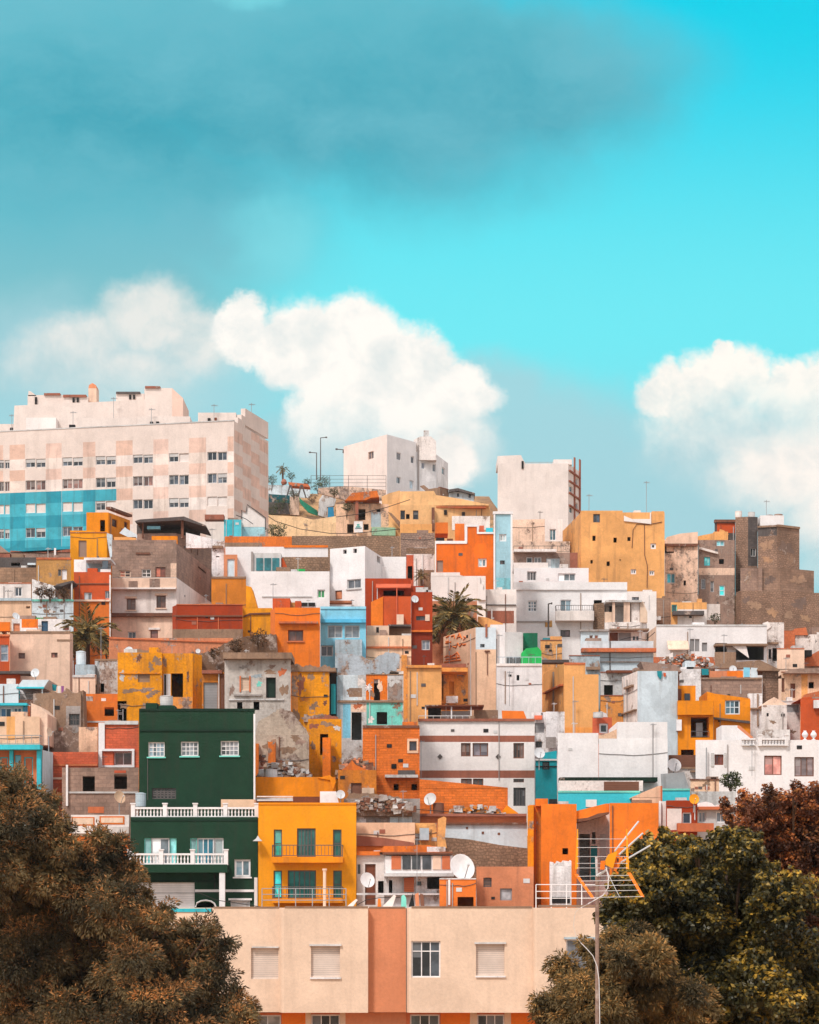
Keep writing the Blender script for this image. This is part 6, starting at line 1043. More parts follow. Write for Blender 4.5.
# ================================================================ ground sheet
def build_ground():
    ys = np.concatenate([np.linspace(-300, 100, 9), np.arange(108, 360, 3.0), np.linspace(370, 800, 24), [1200, 2500, 4000]])
    xs = np.concatenate([[-3000, -1200, -600, -400], np.arange(-300, 301, 6.0), [400, 600, 1200, 3000]])
    nv = [(float(x), float(y), ground(x, y) + (random.uniform(-.25, .25) if 118 < y < 360 else 0)) for y in ys for x in xs]
    nx = len(xs); fc = [(j * nx + i, j * nx + i + 1, (j + 1) * nx + i + 1, (j + 1) * nx + i) for j in range(len(ys) - 1) for i in range(nx - 1)]
    me = bpy.data.meshes.new('ground'); me.from_pydata(nv, [], fc); me.polygons.foreach_set('use_smooth', [True] * len(fc))
    m = bpy.data.materials.new('earth'); m.use_nodes = True; nt = NT(m.node_tree); b = m.node_tree.nodes['Principled BSDF']
    v = nt.n('TexCoord').outputs['Object']
    n1 = nt.noise(v, .12, 6, .65); n2 = nt.noise(v, .9, 6, .7); n3 = nt.noise(v, 4.0, 4, .7)
    c = nt.mix(nt.mr(n1, .38, .62), lin((150, 108, 74)), lin((196, 150, 104)))
    c = nt.mix(nt.math('MULTIPLY', nt.mr(n2, .5, .64), .8), c, lin((112, 92, 62)))
    c = nt.mix(nt.math('MULTIPLY', nt.mr(n3, .56, .66), .7), c, lin((92, 88, 52)))
    nt.put(b.inputs['Base Color'], c); b.inputs['Roughness'].default_value = .95
    bp = nt.n('Bump'); bp.inputs['Strength'].default_value = .8; bp.inputs['Distance'].default_value = .15
    nt.put(bp.inputs['Height'], nt.math('ADD', n2, n3)); nt.put(b.inputs['Normal'], bp.outputs[0])
    me.materials.append(m)
    o = bpy.data.objects.new('ground', me); COL.objects.link(o); o['kind'] = 'structure'
build_ground()
# ================================================================ sky, sun, camera
EXPO = .37
SUN_EL, SUN_AZ = math.radians(50), math.radians(214)     # azimuth clockwise from +Y; light comes from behind the camera's shoulder
def build_world():
    w = bpy.data.worlds.new('World'); SC.world = w; w.use_nodes = True
    t = w.node_tree; t.nodes.clear(); nt = NT(t)
    out = nt.n('OutputWorld'); bg = nt.n('Background'); t.links.new(bg.outputs[0], out.inputs[0])
    bg.inputs['Strength'].default_value = .12
    sky = nt.n('TexSky', sky_type='NISHITA'); sky.sun_disc = False; sky.sun_elevation = SUN_EL; sky.sun_rotation = SUN_AZ
    sky.air_density = 1.0; sky.dust_density = .6; sky.ozone_density = 1.6
    d = nt.n('TexCoord').outputs['Generated']
    d = nt.vmath('NORMALIZE', d)
    sp = nt.n('SeparateXYZ'); nt.put(sp.inputs[0], d); X, Y, Z = sp.outputs
    yy = nt.math('MAXIMUM', Y, .05)
    U = nt.math('DIVIDE', X, yy); V = nt.math('DIVIDE', Z, yy)    # plane coordinates of the sky ahead: px = 409.5+2150U, py = 905-2150V
    cb = nt.n('CombineXYZ'); nt.put(cb.inputs[0], U); nt.put(cb.inputs[1], V); uv = cb.outputs[0]
    K = 1 / (.12 * 2 ** EXPO)
    sc = lambda c, k=1.0: tuple(s2l(v) * K * k for v in c)
    # clear sky: saturated cyan, paler towards the horizon
    tint = nt.mix(1.0, sky.outputs[0], (SKT[0], SKT[1], SKT[2]), 'MULTIPLY')
    grad = nt.mix(nt.mr(V, .26, .42, smooth=True), sc((112, 236, 246)), sc((0, 212, 238)))
    grad = nt.mix(nt.mr(V, .17, .27, smooth=True), sc((150, 214, 224)), grad)
    base = nt.mix(.985, tint, grad)
    # noise for the cloud edges
    def warp(scale, amt, det=6, rough=.6, seed=0.0):
        n = nt.n('TexNoise'); nt.put(n.inputs['Vector'], nt.vmath('ADD', uv, (seed, seed * .7, 0))); n.inputs['Scale'].default_value = scale; n.inputs['Detail'].default_value = det; n.inputs['Roughness'].default_value = rough
        return nt.vmath('SCALE', nt.vmath('SUBTRACT', n.outputs[1], (.5, .5, .5)), scale=amt)
    def blobs(vec, lst):
        acc = None
        for px, py, rx, ry in lst:
            c = ((px - CX) / F, (HY - py) / F, 0)
            q = nt.vmath('MULTIPLY', nt.vmath('SUBTRACT', vec, c), (F / rx, F / ry, 0))
            v = nt.math('SUBTRACT', 1.0, nt.vmath('LENGTH', q))
            acc = v if acc is None else nt.math('MAXIMUM', acc, v)
        return acc
    big = nt.vmath('ADD', uv, warp(9, .03)); fine = nt.vmath('ADD', nt.vmath('ADD', uv, warp(18, .022, 9, .66, 11.7)), warp(60, .012, 7, .66, 3.1))
    vap = nt.vmath('ADD', uv, warp(6, .09, 6, .6, 7.7))
    # A: broad soft teal cloud sheet, upper left
    a = blobs(vap, [(120, 60, 460, 170), (330, 90, 420, 170), (60, 200, 360, 180), (-80, 310, 360, 160), (490, 80, 270, 120), (90, 300, 240, 110)])
    am = nt.mr(a, .02, .62, 0, 1, True)
    an = nt.noise(nt.vmath('MULTIPLY', vap, (.7, 1.3, 1)), 10, 9, .66)
    core = nt.mr(blobs(vap, [(300, 130, 380, 130), (470, 100, 280, 110), (130, 120, 340, 130)]), 0, 1.0, 0, 1, True)
    ac = nt.mix(core, sc((100, 186, 202)), sc((64, 162, 182)))
    ac = nt.mix(nt.math('MULTIPLY', nt.mr(an, .40, .66), .75), ac, sc((116, 190, 206)))
    ac = nt.mix(nt.mr(V, .27, .33, 1, 0, True), ac, sc((128, 194, 204)))
    col = nt.mix(nt.math('MULTIPLY', am, .95), base, ac)
    gap = nt.mr(blobs(vap, [(250, 4, 60, 22), (262, 238, 70, 46)]), 0, .8, 0, .55, True)
    col = nt.mix(gap, col, sc((130, 226, 236)))
    # thin pale veil low in the sky
    veil = nt.mr(blobs(vap, [(560, 460, 230, 110), (400, 480, 330, 120), (740, 480, 240, 130), (100, 390, 280, 120), (480, 400, 120, 60)]), 0, .6, 0, 1, True)
    col = nt.mix(nt.math('MULTIPLY', veil, .8), col, sc((170, 212, 221)))
    # B, C: cumulus; a crisp sunlit crest fading into vapour below
    def cumulus(lst, col, vlo, vhi, lo, hi, edge=.10, amp=.45, op=1.0):
        f = blobs(fine, lst)
        nz = nt.noise(fine, 26, 7, .62); nz2 = nt.noise(vap, 14, 5, .6)
        f = nt.math('ADD', f, nt.math('MULTIPLY', nt.math('SUBTRACT', nz, .5), amp))
        fade = nt.mr(nt.math('ADD', V, nt.math('MULTIPLY', nt.math('SUBTRACT', nz2, .5), .07)), vlo, vhi, 0, 1, True)
        soft = nt.math('ADD', edge, nt.math('MULTIPLY', nt.math('SUBTRACT', 1.0, fade), .5))
        mk = nt.math('MULTIPLY', nt.mr(f, .0, soft, 0, 1, True), fade)
        mk = nt.math('MULTIPLY', mk, op)
        sh = nt.noise(nt.vmath('ADD', big, (.004, -.006, 0)), 18, 7, .64)
        sh2 = nt.noise(nt.vmath('ADD', big, (-.003, .001, 0)), 18, 7, .64)
        relief = nt.math('MULTIPLY', nt.math('SUBTRACT', sh, sh2), 1.7)
        lit = nt.math('ADD', nt.math('ADD', nt.math('MULTIPLY', nt.mr(sh, .34, .58), .26), relief), nt.math('ADD', .18, nt.math('MULTIPLY', fade, .55)), clamp=True)
        cc = nt.mix(lit, sc(lo), sc(hi, 1.05))
        return nt.mix(mk, col, cc)
    Vp = lambda y: (HY - y) / F
    col = cumulus([(80, 345, 80, 46), (150, 318, 66, 56), (200, 345, 60, 50), (40, 375, 70, 50), (120, 390, 110, 70)], col, Vp(450), Vp(320), (172, 206, 212), (246, 239, 232), .6, .6, .8)
    col = cumulus([(245, 330, 36, 42), (300, 345, 62, 58), (350, 350, 55, 62), (408, 378, 62, 56), (335, 425, 62, 80), (385, 430, 90, 80), (458, 395, 56, 40), (436, 462, 90, 72)], col, Vp(515), Vp(400), (196, 216, 220), (255, 250, 243), .33, .7)
    col = cumulus([(450, 462, 30, 34), (440, 480, 34, 40)], col, Vp(530), Vp(465), (206, 216, 216), (254, 247, 240), .4, .6)
    col = cumulus([(668, 392, 34, 38), (712, 385, 44, 46), (723, 354, 17, 18), (745, 378, 42, 42), (790, 395, 52, 44), (850, 385, 70, 50), (730, 450, 110, 80), (810, 450, 120, 80)], col, Vp(520), Vp(375), (176, 208, 216), (255, 249, 240), .36, .7)
    col = cumulus([(835, 520, 70, 70), (850, 570, 80, 70), (800, 470, 120, 60)], col, Vp(660), Vp(500), (196, 212, 216), (252, 244, 236), .75, .5)
    # unseen dome behind and above: bright neutral cloud added to light the facades
    rest = nt.mr(nt.math('ADD', nt.math('MULTIPLY', nt.noise(d, 2.2, 6, .6), .5), 0.0), .17, .27, 0, 1, True)
    rc = nt.mix(nt.noise(d, 5, 4, .6), tuple(c / .12 for c in (.74, .722, .717)), tuple(c / .12 for c in (1.2, 1.16, 1.12)))
    front = nt.mr(nt.math('SUBTRACT', Y, nt.math('MULTIPLY', Z, .55)), .52, .66, 0, 1, True)
    other = nt.mix(nt.math('MULTIPLY', rest, .9), tint, rc)
    col = nt.mix(front, other, col)
    nt.put(bg.inputs['Color'], col)
SKT = (.75, 1.0, 1.0)
build_world()
sd = bpy.data.lights.new('sun', 'SUN'); sd.energy = 2.3; sd.angle = math.radians(9); sd.color = (1, .95, .89)
so = bpy.data.objects.new('sun', sd); COL.objects.link(so)
sv = Vector((math.sin(SUN_AZ) * math.cos(SUN_EL), math.cos(SUN_AZ) * math.cos(SUN_EL), math.sin(SUN_EL)))   # towards the sun
so.rotation_euler = sv.to_track_quat('Z', 'Y').to_euler()
cd = bpy.data.cameras.new('camera'); cam = bpy.data.objects.new('camera', cd); COL.objects.link(cam)
cam.location = (0, 0, CZ); cam.rotation_euler = (math.pi / 2, 0, 0)
cd.sensor_fit = 'VERTICAL'; cd.sensor_height = 24; cd.lens = 24 * F / 1024; cd.shift_y = (HY - 512) / 1024
cd.clip_start = .5; cd.clip_end = 6000
SC.camera = cam
vs = SC.view_settings; vs.view_transform = 'Standard'; vs.look = 'None'; vs.gamma = 1; vs.exposure = EXPO; vs.use_curve_mapping = False
SC.render.resolution_x = 819; SC.render.resolution_y = 1024
SC.cycles.use_denoising = True; SC.cycles.max_bounces = 5; SC.cycles.diffuse_bounces = 3; SC.cycles.transparent_max_bounces = 4

def build_haze():
    m = bpy.data.materials.new('haze_air'); m.use_nodes = True; t = m.node_tree; t.nodes.clear()
    o = t.nodes.new('ShaderNodeOutputMaterial'); v = t.nodes.new('ShaderNodeVolumePrincipled'); t.links.new(v.outputs[0], o.inputs['Volume'])
    v.inputs['Color'].default_value = (.93, .95, .96, 1); v.inputs['Density'].default_value = HAZE; v.inputs['Anisotropy'].default_value = .2
    b = MB(); b.box(-3100, 3100, -400, 4100, -1.6, 92, m); ob = b.build('haze', None, loc=(0, 0, 0), uv=False); ob['kind'] = 'stuff'
HAZE = .0001
build_haze()
solve()
for h in HOUSES: build_house(h)
for h in HOUSES: clutter(h)
# ================================================================ things on and around the houses
def hz(key): return BYKEY[key]
def roof_of(key, D):
    h = BYKEY[key]; return h['zr']
DG = 'satellite dishes on the roofs'
def dish(px, py, r, D, zb, L, col='white', yaw=20, pitch=22, arm=True):
    R = r * D / F; c = P(px, py, D); t = thing('satellite_dish', L, 'satellite dish', (c.x, D, min(zb, c.z - R)), DG)
    from mathutils import Matrix
    mx = Matrix.Translation(c) @ Matrix.Rotation(math.radians(yaw), 4, 'Z') @ Matrix.Rotation(math.radians(90 + pitch - 44), 4, 'X')
    # profile opens along local +z, which points to the viewer and a little up
    mx = Matrix.Translation(c) @ Matrix.Rotation(math.radians(yaw), 4, 'Z') @ Matrix.Rotation(math.radians(90 - pitch), 4, 'X')
    m = MB(); pr = [(0.001, -.20 * R)] + [(R * k, -.20 * R * (1 - k * k)) for k in (.3, .6, .85, 1)] + [(R * 1.03, .01 * R), (R * 1.02, -.03 * R)] + [(R * k, -.20 * R * (1 - k * k) - .05 * R) for k in (.85, .6, .3)] + [(.001, -.25 * R)]
    m.disc_lathe(pr, mat(col, 'plain'), 20, mx); m.build('reflector', t, smooth=True)
    if arm:
        m = MB(); m.tube([mx @ Vector((0, -.95 * R, .0)), mx @ Vector((0, -.2 * R, .85 * R))], .03 * R + .006, mat('metal', 'plain'), 5)
        m.build('feed_arm', t); m = MB(); m.tube([mx @ Vector((0, -.2 * R, .78 * R)), mx @ Vector((0, -.1 * R, 1.0 * R))], .09 * R, mat('lmetal', 'plain'), 7); m.build('receiver', t)
    m = MB(); b = mx @ Vector((0, 0, -.25 * R)); m.tube([(b.x, b.y + .1, min(zb, c.z - R)), (b.x, b.y + .1, b.z), tuple(b)], .03 + .02 * R, mat('metal', 'plain'), 6); m.build('pole', t)
def dz(key, off): h = BYKEY[key]; return h['D'] + off, h['zr']
for px, py, r, key, off, L, col, yaw, pit in (
    (462.5, 867, 13.4, 'oranlow', 1.2, 'biggest white dish beside the glazed balcony and the low orange house', 'white', 28, 18),
    (367.6, 880, 7.6, 'pinkdoor', -1.6, 'white dish before the brown door next to the bright yellow house', 'white', 25, 15),
    (340.6, 794.4, 4.4, 'yellow', 1.0, 'small white dish on the bright yellow house roof', 'lmetal', 10, 15),
    (430, 799, 6.4, 'terrastrip', .6, 'pale grey dish against the long orange sloping wall', 'lgrey', -25, 20),
    (539.6, 753, 5.4, 'tealhouse', -.9, 'white dish before the narrow teal house', 'lmetal', 15, 18),
    (674.4, 765, 7, 'brownfence', -.7, 'large white dish before the brown slatted fence', 'white', 12, 20),
    (694.2, 799, 5, 'redroof', -.5, 'bright orange dish on the dark red house', 'yellow', 8, 10),
    (120, 797, 6.4, 'brickterr', 2.6, 'tilted cream dish before the grey concrete block house', 'peach', 44, 16),
    (128.6, 650.8, 4.4, 'yruin', .8, 'white dish on top of the bright yellow ruin', 'lmetal', -12, 18),
    (35, 672.8, 4.5, 'canopy', 4.2, 'white dish just above the pale blue canopy terrace', 'lmetal', -14, 14),
    (16.2, 616, 4, 'roofdoors', 1.0, 'white dish above the brown rooftop door', 'lmetal', 40, 30),
    (415, 599, 3.7, 'redhouse_r', -.3, 'white dish fixed on the dark red house near the palm', 'lmetal', 20, 14),
    (733, 669, 3.7, 'blockright', 1.6, 'white dish between the orange parapet and the sagging brown roof', 'lmetal', 0, 20),
    (49.4, 732, 4.6, 'turqhouse', 2.5, 'narrow cream dish at the corner of the turquoise trimmed house', 'cream', 66, 10),
    (198, 651, 2.3, 'yruin', 2.2, 'tiny white dish on the corner of the bright yellow ruin', 'lmetal', 5, 12),
    (707, 660, 2.6, 'rubbleright', -.4, 'tiny white dish over the ragged terracotta masonry', 'lmetal', -20, 14)):
    D, z = dz(key, off); dish(px, py, r, D, z - .2, L, col, yaw, pit)

def tv_aerial(px, yt, yb, D, L, n=5, w=5, col='metal'):
    t = thing('tv_aerial', L, 'aerial', (wx(px, D), D, wz(yb, D)), 'aerials on the roofs'); pm = mat(col, 'plain')
    k = .38 * D / F
    m = MB(); m.tube([P(px, yb, D), P(px, yt, D)], k * .75, pm, 5); m.build('mast', t)
    m = MB(); zt = wz(yt + 1.5, D); x = wx(px, D); Lb = w * D / F * .8
    m.tube([(x - Lb * .6, D - .1, zt), (x + Lb, D + .3, zt + .03)], k * .5, pm, 4)
    for i in range(n):
        a = x - Lb * .55 + Lb * 1.5 * i / n; q = Lb * (.4 if i else .5)
        m.tube([(a, D - q, zt - .02 * q), (a, D + q, zt)], k * .35, pm, 4); m.tube([(a - .06, D, zt - q * .5), (a + .06, D, zt + q * .5)], k * .35, pm, 4)
    m.build('boom', t)
for px, yt, yb, key, off, L in (
    (11.8, 414, 434, 'apt', 15.2, 'thin mast on the end of the checkered apartment block roof'), (73, 411, 430, 'apt', 9.5, 'thin mast on the checkered block roof below the round chimney'), (113.6, 397, 420, 'apt', 13.2, 'tall thin mast in the middle of the checkered block roof'),
    (151.4, 408, 427, 'apt', 6.5, 'short mast by two dark vents on the checkered block roof'), (214, 404, 420, 'apt', 3.4, 'thin aerial near the corner of the checkered block roof'), (251.4, 403, 412, 'apt', 5.2, 'small bent aerial on the gable of the checkered block'),
    (646.4, 481, 518, 'ochapt', 2, 'tall thin mast on the ochre apartment house'), (766.4, 500, 522, 'towertop', 2, 'aerial beside the water tanks on the brown tower'), (690, 628, 652, 'longwhite', -.6, 'aerial before the paired shutters of the long white house'),
    (724, 634, 664, 'longwhite', -1.6, 'aerial before the dark opening of the long white house'), (509.4, 671, 706, 'bigwhite', -.5, 'T shaped aerial before the tall white house with glass rail'), (101, 627, 682, 'greyplaster', .8, 'tall thin pole before the palm near the grey plaster house'),
    (417, 838, 896, 'windowhouse', -1.4, 'mast with a pale cap before the long glazed balcony'), (589, 494, 512, 'ochapt', 3, 'small aerial on the ochre apartment house edge by the white tower'), (499, 634, 664, 'bigwhite', 1.6, 'thin pole beside the beige box on the glass railed terrace'),
    (653, 723, 782, 'blankright', -.4, 'long thin mast against the large blank white house'), (212, 528, 562, 'palmwall', -.5, 'thin pole by the narrow stained white house'), (786, 657, 676, 'pinkbox', -.4, 'small aerial before the pink white box house'),
    (273, 583, 607, 'yellowstep', 2, 'little aerial over the long white terrace house wall'), (421, 740, 782, 'banded', -.6, 'thin pole at the edge of the brown banded white house'), (575, 700, 742, 'cubeochre_f', -.5, 'thin pole before the ochre cube house'), (403, 790, 838, 'slabwall', -.6, 'thin mast over the peach wall and rubble'), (752, 744, 776, 'whitelong', -.4, 'thin post before the long white house with urns')):
    h = BYKEY[key]; tv_aerial(px, yt, yb, h['D'] + off, L)

def water_tank(px0, y0, px1, y1, D, L, col='lgrey', lid=True):
    x0, x1, z0, z1 = wx(px0, D), wx(px1, D), wz(y1, D), wz(y0, D); r = (x1 - x0) / 2; c = Vector(((x0 + x1) / 2, D, 0))
    t = thing('water_tank', L, 'water tank', (c.x, D, z0), 'water tanks on the roofs'); m = MB(); h = z1 - z0
    from mathutils import Matrix
    mx = Matrix.Translation((c.x, D, z0))
    m.disc_lathe([(r * .9, 0), (r * .95, h * .04), (r, h * .3), (r * .97, h * .34), (r, h * .38), (r, h * .62), (r * .97, h * .66), (r, h * .7), (r * .97, h * .88)], mat(col, 'plain'), 16, mx); m.build('body', t, smooth=False)
    m = MB(); m.disc_lathe([(r * 1.02, h * .881), (r * 1.02, h * .94), (r * .4, h), (.001, h)], mat(col, 'plain'), 16, mx); m.build('lid', t)
for a in ((135.4, 792.6, 146, 807, BYKEY['green']['D'] + 1.6, 'pale blue grey barrel on the dark green house terrace', 'bluegrey'), (160, 695.6, 173, 706, BYKEY['green_up']['D'] + 1.3, 'grey tank on the dark green house roof stub', 'lgrey'),
          (76, 651, 86, 665, BYKEY['peachnarrow']['D'] + 1.5, 'pale tank above the narrow peach house near the palm', 'lblue'), (264, 769, 277.4, 778.4, BYKEY['yback']['D'] + 1.2, 'ribbed white tank on the orange yellow terrace wall', 'lmetal'),
          (765.8, 514.6, 772.8, 523, 231.6, 'slimmer grey tank on the brown stone tower', 'grey'), (774.2, 514, 782.6, 523, 231.6, 'wider grey tank at the corner of the brown stone tower', 'block'), (433, 802.6, 444, 815, BYKEY['terrastrip']['D'] + .8, 'dark brown drum beside the pale grey dish', 'brown'),
          (735, 511, 742, 518, 231.4, 'pale chimney like tank on the dark column of the brown tower', 'pinkw'), (748, 512, 755, 518, 231.4, 'small pale tank behind the wall head of the brown tower', 'lgrey'), (593, 712, 603, 718, BYKEY['redwin']['D'] - .6, 'low pale tank by the tiny brick red hut', 'lgrey')):
    water_tank(*a)

def garment(pts, D, col, name, L, cat='laundry', group='laundry hung out to dry'):
    cx = sum(p[0] for p in pts) / len(pts); yb = max(p[1] for p in pts)
    m = MB(); m.prism([(wx(x, D), wz(y, D)) for x, y in pts], D, D + .05, mat(col, 'plain'))
    o = m.build(name, None, loc=(wx(cx, D), D, wz(yb, D))); tag(o, L, cat, group)
DF = 117.5
for pts, D, col, nm, L in (
    ([(378, 898.6), (380.6, 898.6), (381.4, 908), (377.4, 908)], DF, 'orange', 'towel', 'orange towel drying over the cream apartment block edge'),
    ([(394, 894.6), (396, 896), (392, 908), (381, 908)], DF, 'pinkw', 'sheet', 'slanting white sheet drying over the orange recess'),
    ([(401.4, 896), (404, 894.4), (406.2, 898), (406.4, 908), (401, 908)], DF, 'lturq', 'shirt', 'pale teal shirt drying above the orange recess'),
    ([(412.6, 893), (414.6, 906), (408.4, 907)], DF, 'black', 'cloth', 'black triangle of cloth on the front block clothes line'),
    ([(415, 894), (418.6, 892.6), (419.4, 906), (415.6, 906)], DF, 'orec', 'shirt', 'light orange shirt on the front block clothes line'),
    ([(420, 893.4), (423.4, 894.4), (424.6, 906), (420.6, 906)], DF, 'brown', 'shirt', 'brown shirt at the end of the front block clothes line'),
    ([(57.4, 686), (60.4, 686), (60, 694), (57.8, 694)], BYKEY['canopy']['D'] + .8, 'pinkw', 'towel', 'white towel hanging beside the pale blue canopy'),
    ([(61.2, 686), (63.8, 686), (63.6, 693), (61.4, 693)], BYKEY['canopy']['D'] + .8, (150, 80, 140), 'towel', 'violet towel hanging beside the pale blue canopy'),
    ([(52, 684), (56.6, 685), (56, 691), (52.4, 690.6)], BYKEY['canopy']['D'] + .8, 'teal', 'towel', 'teal towel hanging beside the pale blue canopy'),
    ([(657, 671), (662, 671), (661.6, 677), (660.6, 679.4), (657.6, 676)], BYKEY['bluegreytall']['D'] - .15, 'teal', 'towel', 'turquoise towel on the tall blue grey house'),
    ([(663.4, 672.6), (666, 673), (665.6, 676.8), (663.6, 676.4)], BYKEY['bluegreytall']['D'] - .15, 'redor', 'towel', 'little red towel on the tall blue grey house'),
    ([(743.6, 667.4), (750, 667.6), (749.8, 678), (744, 678)], BYKEY['blockright']['D'] + .3, 'sky', 'sheet', 'light blue sheet hung above the grey block wall house'),
    ([(751, 667.6), (757.4, 668), (757.6, 678), (750.8, 678)], BYKEY['blockright']['D'] + .3, 'lblue', 'sheet', 'white sheet hung above the grey block wall house'),
    ([(701.4, 668.4), (708.6, 669), (708.6, 675), (702, 675)], BYKEY['blockright']['D'] + .6, 'teal', 'sheet', 'teal sheet hung beside the orange parapet')):
    garment(pts, D, col, nm, L)

# ---- rooftop of the front block
def rail_thing(x0, y0, x1, y1, D, L, col='metal', step=.9, rails=3, name='roof_railing', zb=None):
    t = thing(name, L, 'railing', (wx((x0 + x1) / 2, D), D, wz(y1, D)), 'railings'); pm = mat(col, 'plain'); m = MB()
    X0, X1, z0, z1 = wx(x0, D), wx(x1, D), wz(y1, D), wz(y0, D)
    for i in range(rails): z = z1 - (z1 - z0) * i / rails; m.tube([(X0, D, z), (X1, D, z)], .022, pm, 5)
    m.build('rail', t); n = max(1, int(round((X1 - X0) / step)))
    for i in range(n + 1):
        m = MB(); a = X0 + (X1 - X0) * i / n; m.tube([(a, D, z0 if zb is None else zb), (a, D, z1)], .028, pm, 5); m.build('post', t)
zfr = BYKEY['front']['zr']
rail_thing(262, 888.6, 346, 906, 115.5, 'thin pale rail on the cream block roof before the yellow balconies', zb=zfr)
rail_thing(536, 884.6, 597, 905, 115.5, 'white tube rail on the cream block roof before the orange porch', 'white', zb=zfr)
t = thing('chimney_pipe', 'tall peach chimney pipe on the cream block roof before the yellow house', 'chimney', (wx(324.6, 116.5), 116.5, zfr))
m = MB(); m.tube([(wx(324.6, 116.5), 116.5, zfr), P(324.6, 870.6, 116.5)], .085, mat('pink', 'plain'), 10); m.build('body', t)
m = MB(); m.tube([P(324.6, 870.5, 116.5), P(324.6, 868.6, 116.5)], .13, mat('pink', 'plain'), 10); m.build('cap', t)
for yy in (875, 879.6, 884, 889): pass
o = MB(); o.prism([(wx(x, 116.4), wz(y, 116.4)) for x, y in ((345, 908), (356, 899), (357.4, 900), (352, 908))], 116.4, 117.4, mat('pinkw', 'plain'))
tag(o.build('tarpaulin', None, loc=(wx(350, 116.4), 116.4, wz(908, 116.4))), 'folded white tarpaulin on the cream block roof beside the yellow house', 'tarpaulin')
# ---- lamps
def lamp(px, yt, yb, D, arm_px, L):
    t = thing('street_lamp', L, 'street lamp', (wx(px, D), D, wz(yb, D)), 'street lamps'); pm = mat('dgrey', 'plain'); m = MB()
    m.tube([P(px, yb, D), P(px, yt, D)], .10, pm, 6, .07); m.build('post', t)
    m = MB(); m.tube([P(px, yt + .3, D), P(px + arm_px, yt - .3, D)], .06, pm, 5); m.build('arm', t)
    m = MB(); a = P(px + arm_px * .8, yt - .4, D); m.box(min(a.x, a.x + arm_px * .3 * D / F), max(a.x, a.x + arm_px * .3 * D / F), D - .15, D + .15, a.z - .1, a.z + .06, pm); m.build('lamp_head', t)
lamp(316.6, 452.6, 480, 318, -7, 'shorter street lamp with arm over the earth bank on the crest')
lamp(320.6, 437.6, 480, 322, 6, 'taller street lamp beside a shorter one on the crest')
lamp(343.2, 449.4, 453, 261.4, -7, 'lamp on a bracket at the corner of the crest white cube')
lamp(548.4, 603.6, 636, BYKEY['balcwhite']['D'] - 2.4, 3.5, 'slim lamp before the long white house with projecting balcony')
t = thing('wall_lamp', 'grey hooded lamp on the wall between green and yellow houses', 'wall lamp', P(257, 841, 127.6))
m = MB(); m.prism([(wx(x, 127.3), wz(y, 127.3)) for x, y in ((252.6, 841), (256, 838.6), (257.6, 835.6), (259.4, 838.4), (262, 841))], 127.3, 127.75, mat('lmetal', 'plain')); m.build('lamp_shade', t)
m = MB(); m.tube([P(257.6, 838, 127.7), P(257.8, 838, 128.6)], .03, mat('dgrey', 'plain'), 5); m.build('bracket', t)
# ---- sign on the orange roofed porch
D = BYKEY['peachpillars']['D'] - 1.0
t = thing('sign_board', 'white sign board with a teal emblem on the orange roofed porch', 'sign', P(358.2, 532, D))
m = MB(); x0, x1, z0, z1 = wx(354, D), wx(362.8, D), wz(532.4, D), wz(521.4, D); m.box(x0, x1, D - .05, D + .02, z0, z1, mat('white', 'plain')); m.build('board', t)
m = MB()
for px, w_, py, h_ in ((358.2, 2.6, 525, 1.4), (358.2, 4.2, 526.8, 1.0)): m.box(wx(px - w_ / 2, D), wx(px + w_ / 2, D), D - .075, D - .051, wz(py + h_ / 2, D), wz(py - h_ / 2, D), mat((60, 170, 160), 'plain'))
for i in range(6): a = 355.2 + i * 1.1; m.box(wx(a, D), wx(a + .75, D), D - .075, D - .051, wz(529, D), wz(527.8 - .3 * (i % 2), D), mat((70, 110, 116), 'plain'))
m.build('emblem', t)
# ---- urns on the long white house
for px, L in ((805, 'white urn with a narrow neck, farther from the red orange house edge'), (813.6, 'white urn standing in front of the red orange house')):
    D = BYKEY['whitelong']['D'] + .35; c = P(px, 740.4, D); t = thing('urn', L, 'urn', tuple(c), 'urns on the parapet')
    from mathutils import Matrix
    m = MB(); m.disc_lathe([(.14, 0), (.16, .05), (.06, .1), (.07, .16), (.2, .3), (.22, .42), (.14, .55), (.09, .6), (.12, .66), (.001, .67)], mat('white', 'plain'), 12, Matrix.Translation(c)); m.build('body', t, smooth=True)
# ---- crest: fence, play frame, slide, walls on the earth bank
DB = 305
rail_thing(311, 475.6, 386, 490, 256, 'thin metal fence before the white cube on the crest', 'dgrey', 2.2, 4, 'fence')
def slab(name, L, cat, pts, D, th, col, sty='w', group=None):
    m = MB(); m.prism([(wx(x, D), wz(y, D)) for x, y in pts], D, D + th, mat(col, sty))
    cx = sum(p[0] for p in pts) / len(pts); o = m.build(name, None, loc=(wx(cx, D), D, wz(max(p[1] for p in pts), D))); tag(o, L, cat, group, 'thing'); return o
slab('boundary_wall', 'pale low wall on the crest behind the play frame', 'wall', [(262, 496), (262, 484.6), (310, 486), (310, 498)], 316, .3, 'lblue')
slab('bench_block', 'long dark teal block on the crest under the play frame', 'block', [(268.6, 503), (268.6, 494), (289.6, 495.4), (289.6, 503)], 309, 1.2, (24, 84, 92))
slab('green_slide', 'green sloping sheet lying across the earth bank', 'sheet', [(299, 497), (303, 501), (318, 511), (317.6, 515.6), (308, 512), (300, 503)], 306, .5, (40, 128, 100))
slab('retaining_wall', 'tan low retaining wall in the earth bank beside the green sheet', 'wall', [(289.8, 515), (289.8, 496.6), (298.6, 496), (299, 508), (299, 515)], 307, .8, 'pink')
slab('retaining_wall', 'dark overgrown retaining wall under the checkered block corner', 'wall', [(268.6, 514), (268.6, 502), (288, 503), (290, 514)], 306, .6, 'dgrey')
